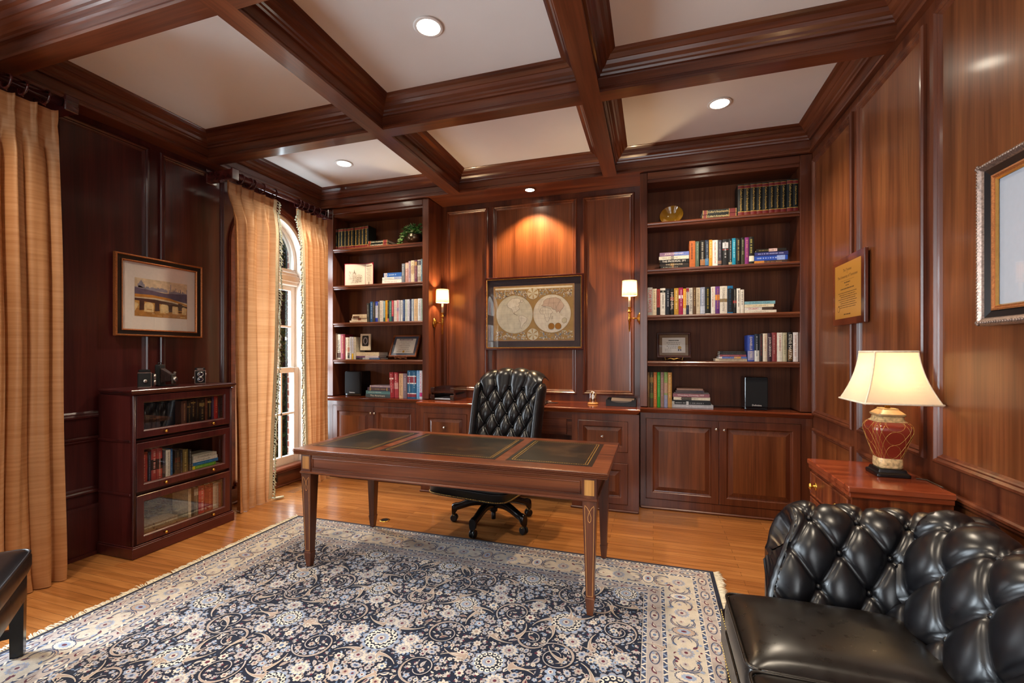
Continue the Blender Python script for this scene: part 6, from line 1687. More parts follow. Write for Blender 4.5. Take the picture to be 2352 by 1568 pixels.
# books: (across0, across1, height, cover, ink, lettering, bands and lean, label)
UP = {
'R1': [
(0.7003,0.7488,0.2729,'#0f1412','#d8b15a',"Collier's Encyclopedia",'b:.0:.12:#6e1f1f b:.125:.14:#c9a24e b:.87:.95:#6e1f1f b:.86:.868:#c9a24e b:.955:.963:#c9a24e','black and maroon encyclopedia volume, first upright from left, amber bowl shelf'),
(0.7496,0.7993,0.2744,'#0f1412','#d8b15a',"Collier's Encyclopedia",'b:.0:.12:#6e1f1f b:.125:.14:#c9a24e b:.87:.95:#6e1f1f b:.86:.868:#c9a24e b:.955:.963:#c9a24e','black and maroon encyclopedia volume, second upright from left, amber bowl shelf'),
(0.8001,0.8455,0.2740,'#0f1412','#d8b15a',"Collier's Encyclopedia",'b:.0:.12:#6e1f1f b:.125:.14:#c9a24e b:.87:.95:#6e1f1f b:.86:.868:#c9a24e b:.955:.963:#c9a24e','black and maroon encyclopedia volume, third upright from left, amber bowl shelf'),
(0.8463,0.8933,0.2758,'#0f1412','#d8b15a',"Collier's Encyclopedia",'b:.0:.12:#6e1f1f b:.125:.14:#c9a24e b:.87:.95:#6e1f1f b:.86:.868:#c9a24e b:.955:.963:#c9a24e','black and maroon encyclopedia volume, fourth upright from left, amber bowl shelf'),
(0.8941,0.9394,0.2739,'#0f1412','#d8b15a',"Collier's Encyclopedia",'b:.0:.12:#6e1f1f b:.125:.14:#c9a24e b:.87:.95:#6e1f1f b:.86:.868:#c9a24e b:.955:.963:#c9a24e','black and maroon encyclopedia volume, fifth upright from left, amber bowl shelf'),
(0.9402,0.9815,0.2731,'#0f1412','#d8b15a',"Collier's Encyclopedia",'b:.0:.12:#6e1f1f b:.125:.14:#c9a24e b:.87:.95:#6e1f1f b:.86:.868:#c9a24e b:.955:.963:#c9a24e','black and maroon encyclopedia volume, sixth upright from left, amber bowl shelf'),
(0.9823,1.0271,0.2744,'#0f1412','#d8b15a',"Collier's Encyclopedia",'b:.0:.12:#6e1f1f b:.125:.14:#c9a24e b:.87:.95:#6e1f1f b:.86:.868:#c9a24e b:.955:.963:#c9a24e','black and maroon encyclopedia volume, seventh upright from left, amber bowl shelf'),
(1.0279,1.0729,0.2762,'#0f1412','#d8b15a',"Collier's Encyclopedia",'b:.0:.12:#6e1f1f b:.125:.14:#c9a24e b:.87:.95:#6e1f1f b:.86:.868:#c9a24e b:.955:.963:#c9a24e','black and maroon encyclopedia volume, eighth upright from left, amber bowl shelf'),
(1.0737,1.1196,0.2750,'#0f1412','#d8b15a',"Collier's Encyclopedia",'b:.0:.12:#6e1f1f b:.125:.14:#c9a24e b:.87:.95:#6e1f1f b:.86:.868:#c9a24e b:.955:.963:#c9a24e','black and maroon encyclopedia volume, ninth upright from left, amber bowl shelf'),
(1.1204,1.1586,0.2733,'#0f1412','#d8b15a',"Collier's Encyclopedia",'b:.0:.12:#6e1f1f b:.125:.14:#c9a24e b:.87:.95:#6e1f1f b:.86:.868:#c9a24e b:.955:.963:#c9a24e','black and maroon encyclopedia volume, tenth upright from left, amber bowl shelf'),
],
'L1': [
(-3.4790,-3.4568,0.2351,'#0f1412','#d8b15a',"Collier's Encyclopedia",'b:.0:.12:#6e1f1f b:.125:.14:#c9a24e b:.87:.95:#6e1f1f b:.86:.868:#c9a24e b:.955:.963:#c9a24e','black and maroon encyclopedia volume, first upright from left, ivy plant shelf'),
(-3.4560,-3.4178,0.2351,'#0f1412','#d8b15a',"Collier's Encyclopedia",'b:.0:.12:#6e1f1f b:.125:.14:#c9a24e b:.87:.95:#6e1f1f b:.86:.868:#c9a24e b:.955:.963:#c9a24e','black and maroon encyclopedia volume, second upright from left, ivy plant shelf'),
(-3.4170,-3.3702,0.2355,'#0f1412','#d8b15a',"Collier's Encyclopedia",'b:.0:.12:#6e1f1f b:.125:.14:#c9a24e b:.87:.95:#6e1f1f b:.86:.868:#c9a24e b:.955:.963:#c9a24e','black and maroon encyclopedia volume, third upright from left, ivy plant shelf'),
(-3.3694,-3.3295,0.2364,'#0f1412','#d8b15a',"Collier's Encyclopedia",'b:.0:.12:#6e1f1f b:.125:.14:#c9a24e b:.87:.95:#6e1f1f b:.86:.868:#c9a24e b:.955:.963:#c9a24e','black and maroon encyclopedia volume, fourth upright from left, ivy plant shelf'),
(-3.3287,-3.2784,0.2365,'#0f1412','#d8b15a',"Collier's Encyclopedia",'b:.0:.12:#6e1f1f b:.125:.14:#c9a24e b:.87:.95:#6e1f1f b:.86:.868:#c9a24e b:.955:.963:#c9a24e','black and maroon encyclopedia volume, fifth upright from left, ivy plant shelf'),
(-3.2776,-3.2335,0.2370,'#0f1412','#d8b15a',"Collier's Encyclopedia",'b:.0:.12:#6e1f1f b:.125:.14:#c9a24e b:.87:.95:#6e1f1f b:.86:.868:#c9a24e b:.955:.963:#c9a24e','black and maroon encyclopedia volume, sixth upright from left, ivy plant shelf'),
(-3.2327,-3.1849,0.2399,'#0f1412','#d8b15a',"Collier's Encyclopedia",'b:.0:.12:#6e1f1f b:.125:.14:#c9a24e b:.87:.95:#6e1f1f b:.86:.868:#c9a24e b:.955:.963:#c9a24e','black and maroon encyclopedia volume, seventh upright from left, ivy plant shelf'),
(-3.1841,-3.1405,0.2404,'#0f1412','#d8b15a',"Collier's Encyclopedia",'b:.0:.12:#6e1f1f b:.125:.14:#c9a24e b:.87:.95:#6e1f1f b:.86:.868:#c9a24e b:.955:.963:#c9a24e','black and maroon encyclopedia volume, eighth upright from left, ivy plant shelf'),
(-3.1397,-3.0977,0.2424,'#0f1412','#d8b15a',"Collier's Encyclopedia",'b:.0:.12:#6e1f1f b:.125:.14:#c9a24e b:.87:.95:#6e1f1f b:.86:.868:#c9a24e b:.955:.963:#c9a24e','black and maroon encyclopedia volume, ninth upright from left, ivy plant shelf'),
(-3.0969,-3.0466,0.2462,'#0f1412','#d8b15a',"Collier's Encyclopedia",'b:.0:.12:#6e1f1f b:.125:.14:#c9a24e b:.87:.95:#6e1f1f b:.86:.868:#c9a24e b:.955:.963:#c9a24e','black and maroon encyclopedia volume, tenth upright from left, ivy plant shelf'),
],
'R2': [
(0.3093,0.3574,0.2345,'#b5622f','#3a1a10','','','rust-orange hardback with dark lettering, first upright from left, shelf below amber bowl'),
(0.3591,0.3897,0.2277,'#4d5f52','#c9c9b0','','','slim grey-green book, second upright from left, shelf below amber bowl'),
(0.3976,0.4375,0.2333,'#16130f','#e8e2d0','','b:.05:.28:#9a6a44','black book with white lettering and face, third upright from left, shelf below amber bowl'),
(0.4386,0.4688,0.2343,'#1b2a3e','#e0e0e0','','b:.05:.3:#4a7aa0','dark blue book with white lettering, fourth upright from left, shelf below amber bowl'),
(0.4706,0.4979,0.2335,'#c58f32','#fff0c0','','','ochre yellow book, fifth upright from left, shelf below amber bowl'),
(0.4990,0.5409,0.2293,'#e6e2d8','#a81f1f','MICHAEL CRICHTON','','white book with red lettering, sixth upright from left, shelf below amber bowl'),
(0.5420,0.5731,0.2279,'#3b3a44','#a8a8b0','','b:.08:.2:#8a6a5a','charcoal grey book, seventh upright from left, shelf below amber bowl'),
(0.5801,0.6262,0.2303,'#1a1a1c','#f0f0f0','','b:.66:.88:#b8b8bc b:.60:.62:#b03030','thick black book with pale grey panel, eighth upright from left, shelf below amber bowl'),
(0.6279,0.6546,0.2303,'#14171b','#e6e6e6','','b:.03:.12:#a89a78','slim black book with white lettering, ninth upright from left, shelf below amber bowl'),
(0.6557,0.6842,0.2339,'#12809f','#e8f4f4','','','teal blue book with pale lettering, tenth upright from left, shelf below amber bowl'),
(0.6892,0.7221,0.2326,'#15130f','#c9b070','','','black book with tan lettering, eleventh upright from left, shelf below amber bowl'),
(0.7264,0.7546,0.2342,'#17170f','#d0d0a0','','b:.0:.5:#2f2f18','black book with olive lower half, twelfth upright from left, shelf below amber bowl'),
(0.7557,0.7864,0.2333,'#75286a','#e0b060','','','purple book with gold lettering, thirteenth upright from left, shelf below amber bowl'),
(0.7880,0.8263,0.2355,'#171612','#d8c860','','b:.1:.3:#d0d0c0','black book with yellow lettering, far end, fourteenth upright from left, shelf below amber bowl'),
],
'R3': [
(-0.0490,-0.0055,0.2554,'#a2a09a','#b53a34','TOM WOLFE','','thick pale grey book with red lettering, first upright from left, fullest corner bookcase shelf'),
(-0.0044,0.0316,0.2437,'#d8c9aa','#8a6a3a','','','cream and tan book, second upright from left, fullest corner bookcase shelf'),
(0.0328,0.0586,0.2375,'#ac3d35','#2a1512','','b:.0:.3:#1c1412','coral red slim book with black foot, third upright from left, fullest corner bookcase shelf'),
(0.0613,0.1061,0.2455,'#e3ded2','#5a5a52','','b:.84:.92:#2a2a24','white book with black roundel, fourth upright from left, fullest corner bookcase shelf'),
(0.1088,0.1434,0.2389,'#191d27','#e4e4e4','','','black-blue book with white lettering, fifth upright from left, fullest corner bookcase shelf'),
(0.1468,0.1797,0.2397,'#14110f','#e8d8c8','HANNIBAL','b:.55:.68:#a04a3a','black book with cream lettering, sixth upright from left, fullest corner bookcase shelf'),
(0.1809,0.2181,0.2405,'#bd8f30','#f6ecc8','','','golden yellow book with cream lettering, seventh upright from left, fullest corner bookcase shelf'),
(0.2193,0.2556,0.2429,'#a0224f','#f4e4e8','','b:.6:.72:#f0e6e6','magenta book with a white star, eighth upright from left, fullest corner bookcase shelf'),
(0.2567,0.2817,0.2327,'#e29f22','#f2e6c0','','b:.0:.25:#d8cba8','slim bright orange book, ninth upright from left, fullest corner bookcase shelf'),
(0.2828,0.3054,0.2388,'#cdbeae','#1a2440','','b:.0:.35:#1c2340 b:.85:.98:#9a2430','slim cream book with navy foot, tenth upright from left, fullest corner bookcase shelf'),
(0.3066,0.3357,0.2376,'#ddd7ca','#22222a','COLIN POWELL','','white book with black capitals, eleventh upright from left, fullest corner bookcase shelf'),
(0.3376,0.3644,0.2395,'#5c422a','#d8b878','','','brown book with gilt lettering, twelfth upright from left, fullest corner bookcase shelf'),
(0.3656,0.3981,0.2381,'#cfc1a8','#8a7a5a','','','plain beige book, thirteenth upright from left, fullest corner bookcase shelf'),
(0.4000,0.4375,0.2389,'#969fb4','#e8e8f0','','b:.02:.3:#c0c8d8','silver-blue book, fourteenth upright from left, fullest corner bookcase shelf'),
(0.4401,0.4846,0.2393,'#14120c','#e8c832','','b:.0:.03:#e8e0d0','black book with yellow lettering, fifteenth upright from left, fullest corner bookcase shelf'),
(0.4871,0.5212,0.2406,'#dfdacf','#b05040','','','white book with rust lettering, sixteenth upright from left, fullest corner bookcase shelf'),
(0.5224,0.5570,0.2414,'#6c3c82','#e09a3a','','b:.0:.18:#5a2a70 b:.5:.7:#d88a3a','purple book with orange bands, seventeenth upright from left, fullest corner bookcase shelf'),
(0.5588,0.6174,0.2416,'#d9d1c2','#8a8478','GEORGE MARTIN','b:.42:.54:#8a7450','thick cream book with round medallion, eighteenth upright from left, fullest corner bookcase shelf'),
(0.6206,0.6624,0.2407,'#1d6d9e','#101318','','b:.05:.9:#15181c','blue and black book, nineteenth upright from left, fullest corner bookcase shelf'),
(0.6649,0.6912,0.2236,'#14110f','#e0e0d0','','b:.4:.5:#a83030','black book with red spot, twentieth upright from left, fullest corner bookcase shelf'),
(0.6923,0.7204,0.2162,'#e2ddd0','#555555','','','white slim book, second to last, twenty-first upright from left, fullest corner bookcase shelf'),
(0.7222,0.7496,0.2042,'#dcd6c8','#555555','','','slim white book by the pile, twenty-second upright from left, fullest corner bookcase shelf'),
],
'R4': [
(0.7790,0.8294,0.2265,'#2f49a0','#e6d8c0','DANIELLE STEEL','b:.05:.4:#8a8ab0','blue-violet book with white lettering, front cover showing, first upright from left, gold-seal certificate shelf'),
(0.8319,0.8676,0.2359,'#16212e','#dfe2e0','','b:.0:.4:#d8d8d0','black-navy book with white lower half, second upright from left, gold-seal certificate shelf'),
(0.8687,0.8947,0.2362,'#2b2322','#a84040','','','dark brown book with red lettering, third upright from left, gold-seal certificate shelf'),
(0.8958,0.9285,0.2396,'#d9ccb6','#b06a4a','','b:.0:1:#d9ccb6','cream book with tan edge, fourth upright from left, gold-seal certificate shelf'),
(0.9302,0.9614,0.2415,'#3b2430','#e0d8d0','JOHN GRISHAM','','dark plum book with white lettering, fifth upright from left, gold-seal certificate shelf'),
(0.9632,1.0008,0.2463,'#8b3b3c','#d8c0b0','','','dusty red book, sixth upright from left, gold-seal certificate shelf'),
(1.0032,1.0439,0.2457,'#e1dccd','#b0504a','','','ivory book with red lettering, seventh upright from left, gold-seal certificate shelf'),
(1.0457,1.0763,0.2452,'#b9b192','#6a6a4a','','','khaki green book, eighth upright from left, gold-seal certificate shelf'),
(1.0813,1.1163,0.2469,'#191511','#f0ead8','STEVE MARTIN','b:.04:.42:#6a4a20','black book with white capitals, ninth upright from left, gold-seal certificate shelf'),
(1.1206,1.1586,0.2463,'#e2dad6','#b88a78','','','thick pale pink-white book, far end, tenth upright from left, gold-seal certificate shelf'),
],
'R5': [
(-0.0490,-0.0312,0.3160,'#7a5a32','#c9a868','','b:.0:.5:#6a4a28','mottled brown book, first upright from left, corner bookcase worktop'),
(-0.0292,0.0022,0.3164,'#45402a','#b0a870','','b:.7:.85:#8a6a3a b:.25:.4:#5a6a34','dark olive patterned book, second upright from left, corner bookcase worktop'),
(0.0042,0.0332,0.3168,'#c26d2c','#f0d0a0','','','orange book, third upright from left, corner bookcase worktop'),
(0.0359,0.0617,0.3172,'#2f9122','#c8e8b8','','','bright green book, fourth upright from left, corner bookcase worktop'),
(0.0636,0.0939,0.3176,'#8d6e66','#d8b8b0','','','dusty pink-brown book, fifth upright from left, corner bookcase worktop'),
(0.0958,0.1251,0.3181,'#7d9c52','#d8c0a8','','b:.0:.35:#8a90b0 b:.4:.7:#b08a7a','green and lilac patterned book, sixth upright from left, corner bookcase worktop'),
(0.1271,0.1616,0.3169,'#b28444','#e8cfa0','','','tan book at the right end, seventh upright from left, corner bookcase worktop'),
],
'L2': [
(-2.6124,-2.5769,0.2088,'#6b717a','#c8ccd0','','','slate grey book, first upright from left, open red folder shelf'),
(-2.5741,-2.5327,0.2172,'#b0837a','#e8d8c8','','b:.7:.95:#c0a890','dusty rose book with pale head, second upright from left, open red folder shelf'),
(-2.5304,-2.5020,0.2301,'#aa929a','#5a3a4a','','','mauve slim book, third upright from left, open red folder shelf'),
(-2.4998,-2.4582,0.2354,'#cfc1a2','#9a7a58','','b:.4:.75:#b89a78','tan book with a portrait, fourth upright from left, open red folder shelf'),
(-2.4553,-2.4278,0.2384,'#6c3c5a','#e0b860','','b:.75:.93:#b8905a','plum book with gold lettering, fifth upright from left, open red folder shelf'),
(-2.4256,-2.3838,0.2399,'#d1ccbf','#6a5a48','','b:.76:.96:#4a4a5a b:.05:.25:#9a8a7a','off-white book with dark picture at head, sixth upright from left, open red folder shelf'),
(-2.3822,-2.3597,0.2453,'#5c7c8a','#d0e0e0','','','blue-grey book against the side panel, seventh upright from left, open red folder shelf'),
],
'L3': [
(-3.0561,-3.0246,0.2099,'#3b3d3c','#d8d8d0','','l:-2','charcoal book leaning a little, first upright from left, shelf below red folder'),
(-3.0228,-2.9900,0.2293,'#2b5b92','#e0e8f0','','','mid-blue book, second upright from left, shelf below red folder'),
(-2.9874,-2.9547,0.2281,'#3b3c38','#d8d4c0','','','dark olive-grey book, third upright from left, shelf below red folder'),
(-2.9522,-2.9203,0.2281,'#2742b4','#e8e8f0','','b:.2:.8:#c8ccd8','royal blue book with white panel, fourth upright from left, shelf below red folder'),
(-2.9178,-2.8975,0.2234,'#8a8a88','#3a3a3a','','','slim grey book, fifth upright from left, shelf below red folder'),
(-2.8949,-2.8506,0.2364,'#d9d3c9','#b8a890','','','thick ivory book, sixth upright from left, shelf below red folder'),
(-2.8480,-2.8265,0.2302,'#9bb9c1','#4a6a7a','','b:.0:.2:#3a5a5a','pale aqua slim book, seventh upright from left, shelf below red folder'),
(-2.8240,-2.7955,0.2366,'#d9a222','#c07f10','','','bright yellow book, eighth upright from left, shelf below red folder'),
(-2.7937,-2.7744,0.2271,'#2a2622','#e0d8c0','','b:.0:.16:#c87a8a','slim black book with pink foot, ninth upright from left, shelf below red folder'),
(-2.7719,-2.7449,0.2287,'#3c7c72','#d8e8e0','','','teal green book, tenth upright from left, shelf below red folder'),
(-2.7424,-2.7191,0.2326,'#c24353','#f4e0e0','','b:.0:.25:#2a3450','rose red book with white lettering, eleventh upright from left, shelf below red folder'),
(-2.7166,-2.6822,0.2315,'#ddd7cf','#a8a090','','','white book after the rose red one, twelfth upright from left, shelf below red folder'),
(-2.6797,-2.6531,0.2352,'#d9a3a2','#7a6aa0','','b:.5:.64:#a890b8','pink book, thirteenth upright from left, shelf below red folder'),
(-2.6513,-2.6337,0.2325,'#d1d5dd','#7a3a4a','','','slim silver-white book, fourteenth upright from left, shelf below red folder'),
(-2.6320,-2.6062,0.2317,'#dddddc','#6a6a8a','','','plain white book in the middle, fifteenth upright from left, shelf below red folder'),
(-2.6037,-2.5787,0.2368,'#2b4b7c','#e0e8f0','','','navy book between white ones, sixteenth upright from left, shelf below red folder'),
(-2.5769,-2.5513,0.2388,'#d1d9d1','#4a7a7a','','','pale mint-white book, seventeenth upright from left, shelf below red folder'),
(-2.5496,-2.5179,0.2390,'#d9d9e1','#8a8aa0','','','lilac-white book, eighteenth upright from left, shelf below red folder'),
(-2.5162,-2.4969,0.2380,'#2b3559','#e0e4f0','','','slim dark navy book, nineteenth upright from left, shelf below red folder'),
(-2.4951,-2.4671,0.2389,'#b9c5d1','#7a8a9a','','','pale blue-grey book, twentieth upright from left, shelf below red folder'),
(-2.4653,-2.4185,0.2392,'#d9b991','#b89060','','','thick tan-peach book, twenty-first upright from left, shelf below red folder'),
(-2.4161,-2.3770,0.2418,'#d9dde1','#7a8088','','','white book with grey lettering, twenty-second upright from left, shelf below red folder'),
(-2.3752,-2.3636,0.2378,'#a9c9b9','#4a6a5a','','','thin green book against the side panel, twenty-third upright from left, shelf below red folder'),
],
'L4': [
(-3.4790,-3.4660,0.2982,'#d1c5b1','#6a4a4a','','','cream book in the corner, first upright from left, blue-matted certificate shelf'),
(-3.4633,-3.4150,0.2862,'#d9cdb5','#3a2a22','WINST','b:.06:.26:#5a3a2a','cream book with dark picture at foot, second upright from left, blue-matted certificate shelf'),
(-3.4063,-3.3516,0.2855,'#8b2939','#e0b880','','','crimson book, third upright from left, blue-matted certificate shelf'),
(-3.3497,-3.3155,0.2501,'#ddd3bd','#a89a80','','','plain cream book, fourth upright from left, blue-matted certificate shelf'),
(-3.3136,-3.2886,0.2472,'#c9bda1','#8a5a38','','b:.36:.55:#c06a3a b:.05:.3:#2a2420','cream book with orange figure, fifth upright from left, blue-matted certificate shelf'),
(-3.2860,-3.2640,0.2558,'#d9d9d9','#4a5a8a','','','slim white book, sixth upright from left, blue-matted certificate shelf'),
(-3.2614,-3.2394,0.2543,'#d0d2da','#2a4aa0','','b:.0:.26:#e0b820','white book with blue lettering and yellow foot, seventh upright from left, blue-matted certificate shelf'),
(-3.2376,-3.2128,0.2528,'#d5cdb5','#2a3a6a','','','cream book with dark blue lettering, eighth upright from left, blue-matted certificate shelf'),
],
'L5': [
(-2.7589,-2.7084,0.2786,'#9c2b36','#f0e0d8','','l:-3 b:.72:.78:#f0e0d8 b:.35:.55:#b85058','red law volume leaning left, first upright from left, window bookcase worktop'),
(-2.7016,-2.6562,0.2783,'#a93b45','#f4e6e0','','l:-2 b:.35:.6:#d09a98','pale red law volume, second upright from left, window bookcase worktop'),
(-2.6537,-2.6033,0.2679,'#ddb991','#8a5a30',"Women's Devotional",'','peach-tan book, third upright from left, window bookcase worktop'),
(-2.6008,-2.5529,0.2686,'#7b6b79','#d8d0d8','','','grey-mauve book, fourth upright from left, window bookcase worktop'),
(-2.5499,-2.4980,0.3016,'#1f608a','#e8e8e8','','b:.56:.78:#8a3040 b:.05:.16:#8a3040 b:.52:.56:#e0e0e0 b:.78:.81:#e0e0e0 b:.16:.19:#e0e0e0','blue reference volume with red band, fifth upright from left, window bookcase worktop'),
(-2.4961,-2.4405,0.3023,'#1f608a','#e8e8e8','','b:.56:.78:#8a3040 b:.05:.16:#8a3040 b:.52:.56:#e0e0e0 b:.78:.81:#e0e0e0 b:.16:.19:#e0e0e0','blue reference volume with red band, sixth upright from left, window bookcase worktop'),
(-2.4339,-2.3972,0.3028,'#6ba1d1','#e0f0ff','','','sky blue thin book, seventh upright from left, window bookcase worktop'),
(-2.3953,-2.3644,0.3032,'#d9dde9','#a83a6a','','b:.08:.22:#c0307a','white book with magenta block, eighth upright from left, window bookcase worktop'),
],
'B1': [
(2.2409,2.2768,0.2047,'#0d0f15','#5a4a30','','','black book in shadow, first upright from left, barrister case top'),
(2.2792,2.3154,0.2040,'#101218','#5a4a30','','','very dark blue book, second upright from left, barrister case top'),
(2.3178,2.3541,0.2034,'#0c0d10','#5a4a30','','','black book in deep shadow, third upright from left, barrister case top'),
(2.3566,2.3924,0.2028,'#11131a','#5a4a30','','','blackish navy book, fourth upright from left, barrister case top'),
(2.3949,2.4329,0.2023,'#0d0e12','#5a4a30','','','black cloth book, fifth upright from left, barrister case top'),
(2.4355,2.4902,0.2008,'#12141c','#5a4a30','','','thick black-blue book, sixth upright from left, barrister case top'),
(2.4944,2.5362,0.2090,'#5c3c31','#c09a6a','','','brown calf book, seventh upright from left, barrister case top'),
(2.5389,2.5667,0.2052,'#1a1614','#b0905a','','b:.75:.8:#8a6a3a','slim black gilt book, eighth upright from left, barrister case top'),
(2.5687,2.6066,0.2134,'#1b1613','#c8a860','','b:.86:.9:#a88a4a b:.1:.14:#a88a4a','black book with gilt ornaments, ninth upright from left, barrister case top'),
(2.6086,2.6367,0.2170,'#17130f','#8a7040','','','slim dark gilt book, tenth upright from left, barrister case top'),
(2.6395,2.6815,0.2173,'#191817','#c0a060','','b:.7:.82:#8a7440','black gilt-tooled book, eleventh upright from left, barrister case top'),
(2.6844,2.7043,0.2140,'#5c3222','#a07040','','','thin russet book, twelfth upright from left, barrister case top'),
(2.7064,2.7386,0.2162,'#131211','#c8b070','','b:.8:.86:#b09050','black book with gilt title, thirteenth upright from left, barrister case top'),
(2.7407,2.7594,0.2209,'#29294c','#9a9ab8','','','thin indigo book, fourteenth upright from left, barrister case top'),
(2.7616,2.7957,0.2207,'#a22129','#d8a060','','','scarlet book, fifteenth upright from left, barrister case top'),
(2.7978,2.8435,0.2210,'#111921','#5a6a78','','','navy book at the window end, sixteenth upright from left, barrister case top'),
],
'B2': [
(2.2104,2.2569,0.2647,'#aa413d','#d8b0a0','','','faded red book at the left, first upright from left, barrister case middle'),
(2.2593,2.2809,0.2569,'#1b2131','#8a90a8','','','dark navy book, second upright from left, barrister case middle'),
(2.2826,2.3188,0.2742,'#a93d39','#e8d8c8','','b:.45:.72:#15120f','red law book with black label, third upright from left, barrister case middle'),
(2.3213,2.3590,0.2713,'#a93d39','#e8d8c8','','b:.45:.72:#15120f','red law book with black label, fourth upright from left, barrister case middle'),
(2.3616,2.3781,0.2468,'#2b2b3b','#c8c0d0','','','slim black-violet book, fifth upright from left, barrister case middle'),
(2.3806,2.4125,0.2472,'#dcd6c6','#8a8478','','','white book, sixth upright from left, barrister case middle'),
(2.4144,2.4329,0.2491,'#1b5b91','#b8d0e8','','','bright blue thin book, seventh upright from left, barrister case middle'),
(2.4458,2.4849,0.2330,'#2b2721','#8a7a50','','b:.6:.75:#5a3020','dark olive book, eighth upright from left, barrister case middle'),
(2.4868,2.5054,0.2220,'#1f2125','#a8a8b0','','','slim charcoal book, ninth upright from left, barrister case middle'),
(2.5081,2.5478,0.2231,'#6c5c31','#c8b878','','','olive-brown book, tenth upright from left, barrister case middle'),
(2.5506,2.5730,0.2161,'#212121','#d8d8d8','','','black book with white lettering, eleventh upright from left, barrister case middle'),
],
'B3': [
(2.5506,2.5730,0.2559,'#c1b191','#8a7a58','','','tall cream book, first upright from left, barrister case bottom'),
(2.5957,2.6277,0.2532,'#5b5145','#b0a890','','b:.75:.95:#a8a090','grey-brown book, second upright from left, barrister case bottom'),
(2.6330,2.6815,0.2561,'#a32129','#f0e0d0','','b:.6:.85:#c04a4a','bright red book with white lettering, third upright from left, barrister case bottom'),
(2.6861,2.7516,0.2509,'#8b2b21','#c07a60','','','thick brick-red book, fourth upright from left, barrister case bottom'),
(2.7546,2.8019,0.2425,'#b1a191','#8a6a58','','','cream ribbed book, fifth upright from left, barrister case bottom'),
(2.8041,2.8271,0.2363,'#8b3121','#c08a70','','','rust-red book at the end, sixth upright from left, barrister case bottom'),
],
}
